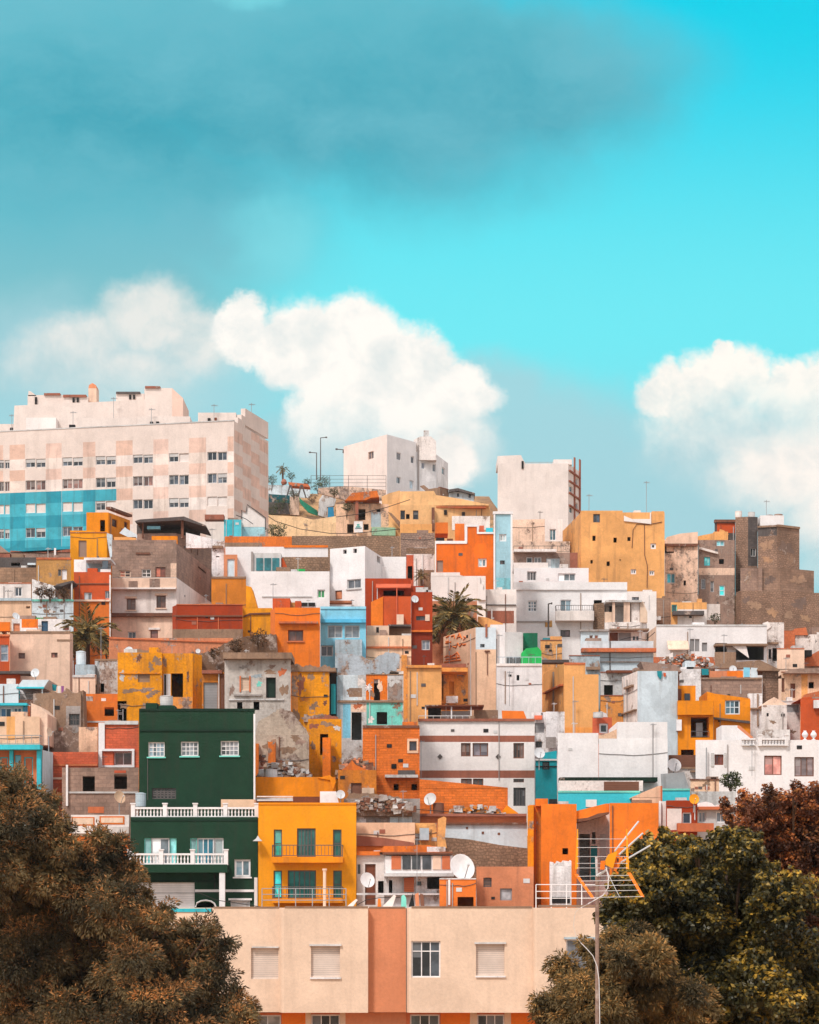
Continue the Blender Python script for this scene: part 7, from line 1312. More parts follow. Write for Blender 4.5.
slab('blue_panel', 'bright blue panel leaning at the top of the earth bank', 'panel', [(327.6, 519), (328, 507.4), (333.4, 507), (334.4, 519)], 304, .2, (40, 130, 170), 'p')
slab('stone_steps', 'pale stones and steps climbing beside the blue panel', 'steps', [(318, 515), (319, 500), (323, 494), (330, 493), (336, 499), (334, 506), (327, 507), (327, 518)], 304.6, 1.0, 'lgrey', 'r')
slab('retaining_wall', 'pale orange low wall at the foot of the earth bank', 'wall', [(268, 537), (268, 515), (300, 516.6), (313, 519.6), (337, 516), (337, 537)], 299.5, .8, (238, 200, 156), 'w')
slab('terrace_wall', 'plastered parapet strip beneath the crest fence', 'wall', [(318, 493), (318, 488), (345, 486), (386, 490), (386, 500), (345, 500)], 258, .5, 'pink', 'r')
t = thing('play_frame', 'orange topped play frame on the crest beside the palm', 'play frame', P(296, 496, 310)); pm = mat('dgrey', 'plain')
m = MB(); d = 310; m.prism([(wx(x, d), wz(y, d)) for x, y in ((288, 482), (308, 484), (310, 487), (290, 485.6))], d, d + 2, mat('terra', 'w')); m.build('roof', t)
for a, b in ((290, 286.6), (290.6, 295), (301, 298), (302, 306)):
    m = MB(); m.tube([P(a, 485, d), P(b, 498, d)], .12, pm, 6); m.build('leg', t)
o = MB(); o.disc_lathe([(.001, 0), (.35, .1), (.45, .4), (.25, .8), (.001, .9)], mat('band', 'plain'), 10, Matrix.Translation(P(284, 485, 311)))
tag(o.build('ball', None, loc=P(284, 485, 311)), 'small dusty red ball shape beneath the crest palm', 'ball')
# ---- overhead cables
for k, (pts, D, L) in enumerate(((((262, 512), (275, 521), (300, 529), (330, 533.4), (352, 533.6), (400, 529)), 240, 'dark cable sagging before the earth bank'), (((336, 517), (360, 514), (386, 507.6), (410, 499.6)), 238, 'dark cable rising over the orange roofed porch'),
    (((137, 893), (200, 893), (216, 900), (262, 907), (290, 911)), 122, 'heavy dark cable sagging before the dark green house'), (((357, 905), (366, 900), (380, 897.6), (400, 897.6)), 120, 'dark cable above the laundry on the cream block'), (((360, 802), (400, 808), (450, 812), (505, 815)), 136.2, 'thin cable along the long orange wall'),
    (((620, 640), (632, 637), (646, 640), (655, 632)), 175.5, 'loose cable beside the pale blue white house'), (((253, 524), (246, 519), (236, 515)), 221, 'short cable by the white stair wall'))):
    m = MB(); m.tube([P(x, y, D) for x, y in pts], .35 * D / F, mat('dark', 'plain'), 5)
    tag(m.build('overhead_cable', None, loc=P(*pts[0], D)), L, 'cable', 'overhead cables')

# ---- more thin aerials, the kind every roof here carries
_r = random.Random(21)
for key, px, up, short in (('banded', 446, 22, 'brown banded white house'), ('bigwhite', 531, 16, 'tall white house with the green wall'), ('ochhouse', 424, 18, 'ochre yellow house with the porch'), ('orangehouse', 308, 17, 'orange house with the red stubs'), ('bluehouse', 352, 14, 'sky blue house'),
        ('whiteterr', 298, 20, 'long white house with the teal room'), ('whitecube', 392, 16, 'bright white cube house'), ('redhouse', 384, 18, 'dark red house with the awning'), ('creamlow', 496, 15, 'cream terrace house by the blue tower'), ('balcwhite', 604, 17, 'long white house with the balcony'),
        ('lightblue', 640, 16, 'pale blue white house'), ('bluegreytall', 664, 16, 'tall blank blue grey house'), ('longwhite', 742, 14, 'long low white house'), ('blockright', 716, 18, 'long grey block wall house'), ('yellowright', 684, 20, 'yellow orange house with the recess'),
        ('pinkright', 792, 18, 'pale house with the shuttered gap'), ('peachdoor', 806, 15, 'peach house with the tall dark door'), ('greyruin', 246, 14, 'weathered grey house'), ('yruin', 172, 16, 'bright yellow ruin'), ('redlong', 206, 18, 'long dark red wall house'),
        ('pinkstripe', 140, 22, 'pinkish white house with the block storey'), ('redtall', 94, 18, 'tall narrow red orange house'), ('oliveochre', 48, 17, 'olive ochre house'), ('brownwall', 22, 14, 'brown block wall house'), ('creamleft', 8, 16, 'cream house with the slit window'),
        ('roofdoors', 56, 18, 'rooftop house with the blue door'), ('pinkplain', 40, 14, 'stained pinkish peach house'), ('blockhouse', 104, 16, 'grey concrete block house'), ('brickwhite', 118, 18, 'brick red house with the pilaster'), ('turqruin', 360, 16, 'ruin with the white star'),
        ('orangebrick', 392, 16, 'orange brick house'), ('blankleft', 574, 15, 'plain windowless white house'), ('cubeochre', 556, 18, 'ochre cube house'), ('whitelow', 554, 14, 'tall thin white house'), ('yellowroof', 112, 12, 'rooftop house with three windows'), ('peelB', 722, 13, 'peeling brown house'), ('whiteblock', 540, 14, 'white stepped house by the tower'), ('peachcrest', 446, 13, 'pale orange house on the crest')):
    h = BYKEY[key]; D = h['D'] + h['mo'] + min(1.6, h['dep'] * .5); yt = HY - F * (h['zt'] - CZ) / D
    tv_aerial(px, yt - up * .85, yt + .55 * F / D, D, 'thin aerial on the roof of the ' + short, _r.choice([3, 4, 5]), _r.choice([3, 4, 5]), _r.choice(['metal', 'dgrey', 'lgrey']))

# ---- rubble lying between the ruins
def rubble(name, px0, px1, yt, yb, D, n, cols):
    r = random.Random(int(px0)); m = MB(); ms = [mat(c, 'w') for c in cols]; y0 = D
    m.prism([(wx(px0, D), wz(yb + 8, D)), (wx(px0, D), wz(yb - 2, D))] + [(wx(px0 + (px1 - px0) * i / 14, D), wz(yb - (yb - yt) * .8 * math.sin(math.pi * i / 14) ** .6 * r.uniform(.7, 1.05), D)) for i in range(1, 14)] + [(wx(px1, D), wz(yb - 2, D)), (wx(px1, D), wz(yb + 8, D))], D, D + 1.4, mat((126, 96, 76), 'r'))
    for _ in range(n):
        t = r.random(); px = px0 + (px1 - px0) * t; top = yb - (yb - yt) * math.sin(math.pi * t) ** .6; py = r.uniform(top, yb + 3); d = D + r.uniform(-.35, .25) * 1.0; q = r.uniform(.05, .17) * (1 + .7 * (r.random() < .12))
        c = P(px, py, d); cs = []
        for dz in (-1, 1):
            for dx, dy in ((-1, -1), (1, -1), (1, 1), (-1, 1)): cs.append((c.x + dx * q * r.uniform(.6, 1.2), c.y + dy * q * r.uniform(.6, 1.2), c.z + dz * q * r.uniform(.4, .9)))
        m.hexa(cs, r.choice(ms))
    o = m.build(name, None, loc=P((px0 + px1) / 2, yb, D)); o['kind'] = 'stuff'
rubble('rubble', 338, 374, 758, 776, 140.6, 460, ['stone', 'brown', 'block', 'dgrey', 'orec'])
rubble('rubble', 257, 312, 762, 780, 138.6, 420, ['stone', 'lgrey', 'grey', 'brown'])
rubble('rubble', 348, 412, 797, 808, 136.2, 460, ['stone', 'grey', 'block', 'brown', 'lgrey'])
rubble('rubble', 656, 714, 654, 668, 182, 360, ['terra', 'pinkw', 'stone', 'orec', 'lgrey'])
rubble('rubble', 446, 506, 806, 816, 139.4, 200, ['stone', 'lgrey', 'ochbr'])
for pts, D, L in (([(270, 528), (271, 522.6), (292, 523.4), (312, 526), (312, 531)], 303, 'lower stone terrace edge in the earth bank'), ([(300, 522), (301, 516.6), (322, 518), (322, 524)], 304.4, 'upper stone terrace edge in the earth bank beside the green sheet'), ([(336, 512), (336, 503), (345, 500), (346, 512)], 262, 'grey stone block stepping up to the crest fence')):
    slab('terrace_edge', L, 'terrace edge', pts, D, .7, 'stone', 'r')

slab('earth_mound', 'rough brown earth bank with dry weeds above the weathered grey house', 'earth bank', jag([(196, 672), (200, 654), (214, 650), (228, 642), (244, 637), (262, 634), (276, 634), (278, 672)], .8), 156.8, 2.0, (122, 92, 72), 'r')
slab('ruined_wall', 'jagged brown masonry stub beside the small stained peach wall', 'ruin', jag([(50, 762), (51, 738), (56, 730), (60, 733), (66, 728), (74, 735), (79, 731), (80, 762)], .9), 147.4, .7, (134, 110, 96), 'r')
# ================================================================ trees and plants
def leaf_mat(name, cols, trans=.25, rough=.6, nsc=1.5):
    m = bpy.data.materials.new(name); m.use_nodes = True; nt = NT(m.node_tree); b = m.node_tree.nodes['Principled BSDF']
    r = nt.n('NewGeometry').outputs['Random Per Island']
    ramp = nt.n('ValToRGB'); cr = ramp.color_ramp; nt.put(ramp.inputs[0], r)
    cr.elements[0].position = 0; cr.elements[0].color = (*lin(cols[0]), 1); cr.elements[1].position = 1; cr.elements[1].color = (*lin(cols[-1]), 1)
    for i, c in enumerate(cols[1:-1]):
        e = cr.elements.new((i + 1) / (len(cols) - 1)); e.color = (*lin(c), 1)
    nz = nt.noise(nt.n('TexCoord').outputs['Object'], nsc, 3, .55)      # bough tones with the light and dark of clumps painted in
    col = nt.mix(nt.mr(nz, .40, .60), nt.mix(1.0, ramp.outputs[0], (.42, .46, .48), 'MULTIPLY'), nt.mix(1.0, ramp.outputs[0], (1.55, 1.4, 1.1), 'MULTIPLY'))
    nt.put(b.inputs['Base Color'], col); b.inputs['Roughness'].default_value = rough; b.inputs['Specular IOR Level'].default_value = .3
    tr = nt.n('BsdfTranslucent'); nt.put(tr.inputs[0], col); mx = nt.n('MixShader'); mx.inputs[0].default_value = trans
    out = m.node_tree.nodes['Material Output']; m.node_tree.links.new(b.outputs[0], mx.inputs[1]); m.node_tree.links.new(tr.outputs[0], mx.inputs[2]); m.node_tree.links.new(mx.outputs[0], out.inputs[0])
    return m
def unit(a): return a / np.maximum(1e-9, np.linalg.norm(a, axis=1, keepdims=True))
def leaf_object(name, base, dirn, length, width, m, parent, origin, m2=None, sel=None):
    """many small diamond leaves, each folded a little along its middle"""
    N = len(base); side = unit(np.cross(dirn, rng.normal(size=(N, 3)))); nrm = np.cross(dirn, side)
    L = length[:, None]; Wd = width[:, None]
    v = np.empty((N, 4, 3)); v[:, 0] = base; v[:, 1] = base + dirn * L * .5 + side * Wd * .5 + nrm * Wd * .12; v[:, 2] = base + dirn * L; v[:, 3] = base + dirn * L * .5 - side * Wd * .5 + nrm * Wd * .12
    v = (v.reshape(-1, 3) - np.array(origin)).astype('f')
    me = bpy.data.meshes.new(name); me.vertices.add(4 * N); me.vertices.foreach_set('co', v.ravel()); me.loops.add(4 * N); me.loops.foreach_set('vertex_index', np.arange(4 * N, dtype='i'))
    me.polygons.add(N); me.polygons.foreach_set('loop_start', np.arange(0, 4 * N, 4, dtype='i')); me.update(calc_edges=True); me.materials.append(m)
    if m2 is not None: me.materials.append(m2); me.polygons.foreach_set('material_index', sel.astype('i'))
    o = bpy.data.objects.new(name, me); COL.objects.link(o); o.parent = parent
    return o
def bark(): return mat('bark', 'w')
def tree(name, L, cat, D, trunk_px, blobs, n_leaf, leaf, m, droop, clump=.32, zspread=1.0, group=None, trunk_r=.28, broad=False, gapk=.72, tip=None, lit_tipf=.3, corek=2.0):
    x0 = wx(trunk_px, D); D1 = D + 1.2; zg = ground(x0, D1)
    t = thing(name, L, cat, (x0, D1, zg), group)
    C = []; R = []
    for px, py, r in blobs:
        dd = D + rng.uniform(-1, 1) * zspread * 1.3; C.append(P(px, py, dd)); R.append(r * D / F)
    C = np.array([tuple(c) for c in C]); R = np.array(R)
    mb = MB(); zf = min(c[2] for c in C) - .5; fork = Vector((x0 + .2, D1, zg + max(1.2, (zf - zg) * .7)))
    mb.tube([(x0, D1, zg - .2), (x0 + .08, D1 + .03, zg + (fork.z - zg) * .5), fork], trunk_r, bark(), 9, trunk_r * .75)
    for c, r in zip(C, R):
        e = Vector(c) + Vector((0, .3, 0)); mid = fork.lerp(e, .5) + Vector((random.uniform(-.3, .3), random.uniform(.2, .8), .25))
        mb.tube([fork, mid, e], trunk_r * .34, bark(), 6, .02)
        for _ in range(4):
            d = Vector(rng.normal(size=3)); d.normalize(); mb.tube([e.lerp(mid, .2), e + d * r * .8], .024, bark(), 4, .006)
    mb.build('trunk', t, uv=False)
    # leaf clumps sit apart from each other on the skin of every bough; bigger leaves added inside block the light
    w = R ** 2; w = w / w.sum(); nc = 9000
    k = rng.choice(len(C), nc, p=w); dv = unit(rng.normal(size=(nc, 3)) + np.array([0, -.35, .15]))
    cc = C[k] + dv * rng.uniform(.62, 1.12, (nc, 1)) * R[k][:, None] * np.array([1, zspread, .95])
    cs = clump * rng.uniform(.6, 1.4, nc) * np.clip(R[k] / .8, .38, 1.15); keep = []
    K = np.empty((0, 3)); KS = np.empty(0)
    for i in range(nc):
        if len(K) == 0 or np.all(np.linalg.norm(K - cc[i], axis=1) > (KS + cs[i]) * gapk):
            K = np.vstack([K, cc[i]]); KS = np.append(KS, cs[i]); keep.append(i)
    wt = KS ** 1.7; cnt = np.maximum(12, (n_leaf * .74 * wt / wt.sum()).astype(int)); idx = np.repeat(np.arange(len(K)), cnt); N = len(idx)
    u = unit(rng.normal(size=(N, 3))); rr = rng.uniform(0, 1, (N, 1)) ** .28
    base = K[idx] + u * rr * KS[idx][:, None] * np.array([1.0, 1.0, .85]) * (1 + .25 * np.sin(7 * u[:, :1] + 3 * u[:, 2:3] + idx[:, None]))
    out = dv[np.array(keep)][idx]
    nf = int(n_leaf * .26); kf = rng.choice(len(C), nf, p=w); uf = unit(rng.normal(size=(nf, 3)))
    base = np.vstack([base, C[kf] + uf * rng.uniform(.1, .74, (nf, 1)) * R[kf][:, None] * (R[kf][:, None] > .35)]); u = np.vstack([u, uf]); out = np.vstack([out, uf]); N = len(base)
    ln = leaf[0] * rng.uniform(.55, 1.35, N); wd = leaf[1] * rng.uniform(.7, 1.3, N)
    core = np.arange(N) >= N - nf; ln[core] *= corek; wd[core] *= corek * 1.5
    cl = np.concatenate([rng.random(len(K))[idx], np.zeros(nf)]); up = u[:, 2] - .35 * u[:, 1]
    sel = (~core) & (up > .25) & (rng.random(N) < lit_tipf * (.35 + 1.6 * cl))       # paler shoots kept to upper, viewer-side leaves: highlights painted in
    if broad:                                            # leaf blades face outwards and up
        nr = unit(u + np.array([0, -.2, .5]) + rng.normal(size=(N, 3)) * .45); dirn = unit(np.cross(nr, rng.normal(size=(N, 3))))
        base = base - dirn * ln[:, None] * .5
    else:
        dirn = unit(u * .7 + out * .3 + rng.normal(size=(N, 3)) * .4 + np.array([0, 0, -droop]))
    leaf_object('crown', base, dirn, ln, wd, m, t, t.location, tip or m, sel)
    return t
soft_m = leaf_mat('soft_leaf', [(80, 70, 50), (98, 84, 58), (112, 94, 62), (90, 78, 54), (126, 102, 68)], .25, .7, .8)
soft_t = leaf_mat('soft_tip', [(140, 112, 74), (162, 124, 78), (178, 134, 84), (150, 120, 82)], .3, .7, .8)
olive_m = leaf_mat('casuarina_leaf', [(84, 74, 58), (100, 88, 64), (112, 96, 68), (92, 82, 62), (128, 102, 72)], .22, .75, .62)
olive_t = leaf_mat('casuarina_lit_tip', [(150, 112, 78), (176, 124, 80), (196, 136, 84), (162, 124, 88)], .3, .75, .62)
broad_m = leaf_mat('ficus_leaf', [(46, 46, 30), (60, 58, 34), (76, 70, 38), (92, 82, 44), (66, 62, 36)], .2, .42, .9)
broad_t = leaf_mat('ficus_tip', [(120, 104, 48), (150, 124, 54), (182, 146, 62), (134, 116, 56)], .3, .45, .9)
red_m = leaf_mat('rust_leaf', [(78, 46, 36), (98, 58, 42), (116, 68, 46), (90, 60, 44)], .22, .6, .8)
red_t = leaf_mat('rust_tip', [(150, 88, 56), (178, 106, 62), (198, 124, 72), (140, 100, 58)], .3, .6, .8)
left_blobs = [(-24, 808, 36), (8, 800, 24), (32, 806, 18), (44, 826, 18), (-6, 846, 44), (34, 856, 30), (62, 850, 16), (58, 876, 24), (-20, 912, 52), (28, 906, 36), (88, 864, 18), (106, 854, 20), (118, 876, 22), (84, 894, 24), (112, 906, 26), (64, 926, 32), (140, 916, 18), (152, 936, 20), (100, 946, 32), (24, 958, 40), (70, 976, 36), (134, 968, 30), (178, 944, 16), (200, 946, 20), (216, 956, 12), (172, 974, 26), (206, 978, 18), (110, 1004, 34), (30, 1010, 44), (158, 1010, 34), (200, 1014, 26), (228, 1010, 18), (243, 1022, 14), (-20, 980, 44), (72, 1030, 34), (190, 1036, 30),
    (16, 776, 7), (-2, 778, 8), (52, 802, 7), (66, 828, 6), (74, 846, 6), (98, 836, 7), (116, 842, 6), (134, 868, 7), (146, 894, 7), (166, 912, 8), (186, 926, 6), (210, 932, 7), (226, 944, 6), (222, 970, 6), (236, 992, 7), (250, 1008, 6), (128, 890, 9), (158, 920, 8)]
tree('tree', 'big feathery brown green tree hiding the lower corner beside the dark green house', 'tree', 58, 70, left_blobs, 300000, (.12, .032), olive_m, .35, .52, 1.2, 'trees at the bottom of the hill', tip=olive_t, lit_tipf=.36)
ficus = [(648, 842, 8), (640, 852, 9), (666, 836, 8), (690, 842, 9), (650, 860, 17), (634, 880, 16), (672, 850, 16), (652, 892, 24), (694, 872, 24), (716, 850, 16), (744, 858, 20), (618, 906, 14), (640, 922, 26), (688, 910, 32), (738, 896, 34), (626, 946, 14), (668, 952, 30), (718, 946, 36), (772, 944, 36), (650, 988, 26), (700, 996, 36), (756, 988, 40), (808, 984, 32), (690, 1026, 32), (742, 1030, 34), (800, 1032, 36), (842, 1002, 40), (660, 1022, 20), (782, 904, 28),
    (616, 882, 6), (622, 896, 6), (640, 862, 6), (660, 846, 6), (684, 844, 7), (700, 852, 7), (726, 836, 7), (742, 836, 7), (606, 916, 7), (612, 934, 7), (628, 966, 8), (756, 842, 8), (768, 868, 10), (668, 874, 8), (706, 890, 8), (780, 962, 10), (634, 1000, 8), (764, 880, 8)]
tree('tree', 'dark leafy tree with yellow green leaf tips in front of the orange porch', 'tree', 44, 720, ficus, 120000, (.11, .06), broad_m, .1, .38, 1.2, 'trees at the bottom of the hill', broad=True, tip=broad_t, lit_tipf=.4, corek=1.8)
rust = [(756, 820, 20), (782, 814, 22), (812, 812, 24), (842, 812, 34), (744, 808, 10), (770, 838, 28), (806, 846, 36), (842, 854, 40), (792, 878, 30), (822, 906, 36), (840, 936, 38), (732, 818, 8), (726, 806, 6), (744, 796, 6), (770, 796, 8), (796, 792, 7), (816, 790, 8), (736, 830, 9), (800, 930, 18), (752, 852, 12), (776, 912, 12), (818, 958, 22)]
tree('tree', 'rust red leaved tree behind the dark leafy tree at the hill foot', 'tree', 52, 822, rust, 90000, (.09, .046), red_m, .15, .40, 1.0, 'trees at the bottom of the hill', broad=True, tip=red_t, lit_tipf=.5, corek=1.8)
small = [(578, 990, 19), (556, 1006, 16), (602, 974, 18), (622, 958, 14), (650, 988, 20), (668, 1008, 22), (690, 1015, 26), (588, 948, 10), (640, 935, 14), (650, 958, 20), (636, 992, 20), (664, 982, 18), (690, 996, 16), (612, 938, 10), (656, 940, 8), (598, 952, 8), (590, 1010, 34), (625, 990, 30), (552, 1016, 16), (610, 1024, 30), (640, 960, 20), (541, 1004, 8), (562, 968, 14), (640, 1015, 26)]
tree('tree', 'smaller feathery golden brown tree around the rooftop aerial mast', 'tree', 41, 615, small, 95000, (.095, .026), soft_m, .5, .30, 1.0, 'trees at the bottom of the hill', tip=soft_t, lit_tipf=.35)

# ---- palms
def palm(L, px, py, D, rpx, yb, seed, nf=34, droopk=1.0, cat='palm tree', group='palms among the houses', thick=.26, cols=None):
    r = random.Random(seed); c = P(px, py, D); zg = min(ground(c.x, D), wz(yb, D)); R = rpx * D / F
    t = thing('palm_tree', L, cat, (c.x, D, zg), group)
    m = MB(); m.tube([(c.x, D, zg - .3), (c.x + .05, D, (zg + c.z) / 2), (c.x, D, c.z - .1)], thick, bark(), 9, thick * .85); m.build('trunk', t)
    base = []; dirs = []; ln = []; wd = []; rib = MB(); rm = mat((120, 104, 60), 'plain')
    for f in range(nf):
        az = 2 * math.pi * (f * .381966 + r.uniform(-.03, .03)); el = math.radians(78 - 92 * (f / nf) ** .8 + r.uniform(-8, 8)); Lf = R * r.uniform(.88, 1.1)
        p = Vector(c); d = Vector((math.cos(az) * math.cos(el), math.sin(az) * math.cos(el), math.sin(el))); pts = [p.copy()]; n = 9
        for k in range(n):
            d = (d + Vector((0, 0, -.085 * droopk * (1 + k * .12)))).normalized(); p = p + d * Lf / n; pts.append(p.copy())
        rib.tube(pts, .018 * R, rm, 4, .006 * R)
        for k in range(2, n + 1):
            for s in (-1, 1):
                for q in (0, .5):
                    a = pts[k - 1].lerp(pts[k], q); dd = (pts[k] - pts[k - 1]).normalized(); sd = dd.cross(Vector((0, 0, 1)));
                    if sd.length < .05: sd = Vector((1, 0, 0))
                    sd.normalize(); v = (dd * .75 + sd * s * .72 + Vector((0, 0, .12 - .3 * r.random()))).normalized()
                    base.append(tuple(a)); dirs.append(tuple(v)); ln.append(R * .30 * (1.0 - .5 * abs(k / n - .45)) * r.uniform(.8, 1.1)); wd.append(R * .055)
    rib.build('fronds', t, uv=False).name = 'frond_ribs'
    leaf_object('crown', np.array(base), np.array(dirs), np.array(ln), np.array(wd), palm_m, t, t.location)
palm_m = leaf_mat('palm_leaf', [(78, 72, 46), (106, 94, 58), (136, 116, 70), (152, 126, 76)], .25, .45)
palm('tall palm with a full crown before the stepped pale pink wall', 453, 618, 178.6, 36, 680, 3, 40, 1.15)
palm('bushy drooping palm beside the tall narrow red orange house', 87, 636, BYKEY['pinkplain']['D'] + 8, 33, 690, 5, 44, 1.35)
palm('tiny palm on the crest skyline beside the checkered block', 282.6, 470, 320, 7.5, 492, 8, 16, 1.2, thick=.16)
palm('small faded palm tuft behind the brown fence and blue tower wall', 421.6, 576, BYKEY['stairstep']['D'] - 1.2, 9, 600, 9, 18, 1.0, thick=.14)
def bush(name, L, px, py, D, rpx, n, m, yb, sq=.8, group='shrubs between the houses', leaf=.16):
    c = P(px, py, D); R = rpx * D / F; zb = wz(yb, D); t = thing(name, L, 'shrub', (c.x, D, zb), group)
    mb = MB()
    for _ in range(5): mb.tube([(c.x, D, zb - .2), (c.x + random.uniform(-.5, .5) * R, D + random.uniform(-.4, .4) * R, c.z + R * random.uniform(0, .5))], .035, bark(), 5, .01)
    mb.build('stem', t, uv=False)
    d = unit(rng.normal(size=(n, 3))); rad = rng.uniform(.2, 1, (n, 1)) ** .5 * (1 + .25 * np.sin(d[:, :1] * 5 + d[:, 2:3] * 7)); base = np.array(tuple(c)) + d * rad * R * np.array([1, .8, sq])
    leaf_object('crown', base, unit(d + rng.normal(size=(n, 3)) * .7), leaf * rng.uniform(.6, 1.3, n), leaf * .5 * rng.uniform(.7, 1.2, n), m, t, t.location)
green_m = leaf_mat('shrub_leaf', [(40, 48, 30), (58, 70, 40), (84, 92, 50), (70, 78, 44)], .2, .55)
dry_m = leaf_mat('dry_leaf', [(92, 62, 46), (120, 84, 62), (84, 70, 48), (146, 104, 76)], .2, .6)
for a in (('shrub', 'green creeper at the edge of the orange roofed porch', 347, 507, 246, 5, 420, green_m, 518), ('shrub', 'dark green bushes below the long teal block on the crest', 279, 505, 305.4, 7, 520, green_m, 512), ('shrub', 'olive bush at the top of the earth bank under the street lamps', 318, 487, 314, 6, 480, green_m, 494), ('shrub', 'reddish dry weeds on the brown earth bank beside the orange house', 258, 638, 156, 9, 500, dry_m, 648), ('shrub', 'dry weeds in the middle of the brown earth bank', 236, 646, 156, 7, 420, dry_m, 654), ('shrub', 'small dry tuft on the brown earth bank above the roller door', 214, 653, 156, 5, 260, dry_m, 658), ('shrub', 'olive shrub low on the earth bank near the stone terrace', 300, 528, 301, 6, 420, green_m, 534), ('shrub', 'dry brown shrub at the top of the earth bank', 312, 498, 305, 5, 380, dry_m, 503), ('shrub', 'dark shrub above the tan retaining wall in the bank', 294, 494, 306, 4.5, 360, green_m, 499), ('shrub', 'small green shrub beside the bright blue panel', 339, 510, 300, 4, 320, green_m, 515), ('shrub', 'straggling shrub at the corner of the dark overgrown wall', 272, 511, 304, 5, 380, green_m, 517), ('shrub', 'grey green shrub just below the crest fence', 334, 492, 256, 4.5, 340, green_m, 497), ('shrub', 'round dark green shrub at the foot of the earth bank', 277, 531, 222, 9, 900, green_m, 540), ('shrub', 'green shrub between the beige box and the long white house', 731, 781, 143.6, 10, 1100, green_m, 792), ('shrub', 'brown dry shrub on the planted white terrace by the gable', 41, 592, 182.6, 6, 500, dry_m, 601),
          ('shrub', 'reddish dry shrub in the middle of the planted white terrace', 50, 593, 182.6, 5.5, 420, dry_m, 601), ('shrub', 'greyish shrub under the dark awning on the planted terrace', 64, 593, 182.8, 5, 360, dry_m, 601), ('shrub', 'small dark tree top behind the checkered block corner', 271.6, 480, 316, 5.5, 500, green_m, 490),
          ('shrub', 'dark green shrub under the taller crest street lamp', 323, 482, 316, 7, 800, green_m, 492), ('shrub', 'small dark shrub near the play frame on the crest', 307, 482, 316, 4, 360, green_m, 490), ('shrub', 'low olive shrub in the middle of the earth bank', 284, 505, 306.5, 7, 500, green_m, 512), ('shrub', 'dark shrub under the peeling brown house wall', 715, 618, 224, 5, 300, green_m, 624), ('shrub', 'tiny palm like shrub beside the small crest palm', 291, 476, 319, 4, 300, green_m, 486)):
    bush(*a)
flower_m = leaf_mat('flower', [(206, 60, 26), (226, 110, 40), (120, 130, 50), (214, 80, 30)], .2, .5)
bush('flower_box', 'row of orange red flowers at the edge of the red orange house', 4, 630, BYKEY['redleft']['D'] + .8, 6, 420, flower_m, 634, .4, 'flowers')

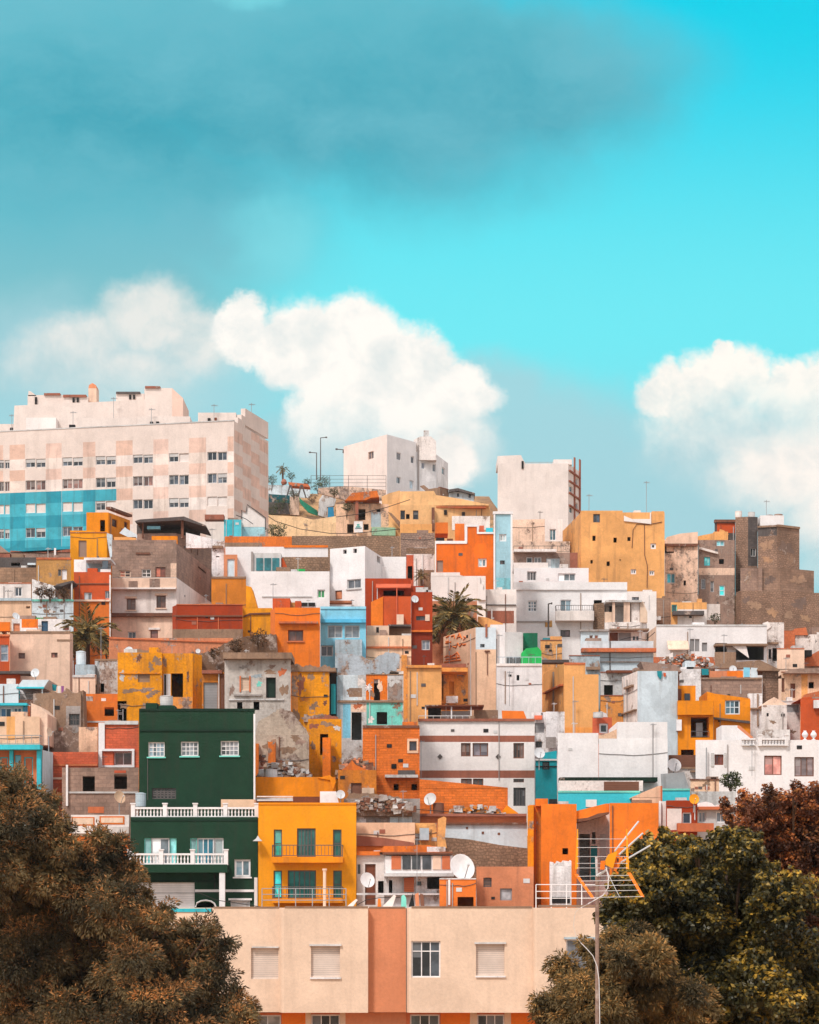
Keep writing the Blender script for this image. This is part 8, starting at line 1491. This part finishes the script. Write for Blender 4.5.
# ---- rooftop aerial close to the viewer
def big_aerial():
    D = 24.0; t = thing('tv_aerial', 'big corner reflector aerial with orange bars on a rusty mast before the trees', 'aerial', (wx(597.4, D), D, 0), 'aerials on the roofs')
    ym = mat('yellow', 'plain'); om = mat((236, 116, 28), 'plain'); gm = mat('lgrey', 'plain'); px = lambda k: k * D / F
    m = MB(); m.tube([(wx(598.4, D), D + .06, 0), (wx(597.6, D), D + .06, 4), P(597.2, 876, D + .06)], px(2.0), mat('block', 'w'), 9); m.tube([P(597.2, 878, D + .06), P(596.4, 857, D + .06)], px(1.4), gm, 7); m.build('mast', t)
    m = MB(); m.tube([P(597, 876, D + .04), P(606, 870, D - .02)], px(1.5), gm, 6); m.build('clamp', t)
    for a, b in ((577, 577.6), (628, 626.8)):
        m = MB(); m.hexa([P(a - 1.9, 869, D), P(a + 1.1, 869, D), P(a + 1.1, 869, D + .03), P(a - 1.9, 869, D + .03), P(b - .5, 829, D + .1), P(b + .5, 829, D + .1), P(b + .5, 829, D + .12), P(b - .5, 829, D + .12)], ym); m.build('reflector_bar', t)
    for a, b, c, d_ in ((576, 874, 593, 898), (629, 872.6, 643, 897)):
        m = MB(); m.hexa([P(c - 1.6, d_, D - .3), P(c + 1.6, d_, D - .3), P(c + 1.6, d_, D - .28), P(c - 1.6, d_, D - .28), P(a - 1.8, b, D), P(a + 1.8, b, D), P(a + 1.8, b, D + .02), P(a - 1.8, b, D + .02)], om); m.build('reflector_bar', t)
    m = MB()
    for i, y in enumerate((839, 847.6, 856.6, 863.4, 868)): f = (869 - y) / 40 * .1; m.tube([P(577, y, D + f), P(627.6, y, D + f)], px(.3), gm, 5)
    for f in (.1, .3, .5, .72, .98): m.tube([P(576 + 17 * f, 874 + 24 * f, D - .3 * f), P(629 + 14 * f, 873 + 24 * f, D - .3 * f)], px(.34), gm, 5)
    m.build('reflector_rod', t)
    m = MB(); m.hexa([P(603.6, 864, D - .02), P(613, 868.6, D - .02), P(613, 868.6, D + .04), P(603.6, 864, D + .04), P(608, 854.6, D - .02), P(617.6, 850.8, D - .02), P(617.6, 850.8, D + .04), P(608, 854.6, D + .04)], ym); m.build('dipole_box', t)
    m = MB(); m.hexa([P(600, 869.6, D - .03), P(604.6, 869.6, D - .03), P(604.6, 869.6, D + .05), P(600, 869.6, D + .05), P(600.6, 861, D - .03), P(605, 860.6, D - .03), P(605, 860.6, D + .05), P(600.6, 861, D + .05)], om)
    m.hexa([P(611, 868, D + .05), P(617.4, 868, D + .05), P(617.4, 868, D + .08), P(611, 868, D + .08), P(612.4, 857.6, D + .05), P(617, 857, D + .05), P(617, 857, D + .08), P(612.4, 857.6, D + .08)], om); m.build('bracket', t)
    for a, b, c, d_ in ((614.8, 851, 638.4, 821.6), (619, 854.6, 642.6, 833.4), (621, 862.4, 650, 845.6)):
        m = MB(); m.tube([P(a, b, D + .05), P(c, d_, D + .75)], px(.9), gm, 6); m.build('director_rod', t)
    m = MB(); cm = mat('white', 'plain'); q = [(606, 867), (608.6, 878), (608, 888), (603, 895.4), (595, 900), (588, 904)]
    m.tube([P(x, y, D - .06) for x, y in q], px(.6), cm, 6); m.tube([P(606.6, 870, D - .05), P(613, 884, D - .2), P(620, 897.6, D - .29)], px(.3), gm, 4)
    m.tube([P(x, y, D - .02) for x, y in ((574.6, 916), (573.6, 926), (576, 936), (581, 943))], px(.22), gm, 5); q = [(581, 943), (587, 949), (593, 956), (597, 966), (599, 980), (599.6, 1010), (600, 1060)]
    m.tube([P(x, y, D - .02) for x, y in q], px(.42), cm, 6); m.tube([P(x, y, D - .02) for x, y in ((588, 904), (580, 908), (575.6, 912), (574.6, 916))], px(.22), gm, 5); m.build('cable', t)
big_aerial()
for o in list(COL.objects):
    if o.parent is None and o.type in ('MESH', 'EMPTY') and 'kind' not in o: o['kind'] = 'thing'
    if '_o' in o: del o['_o']
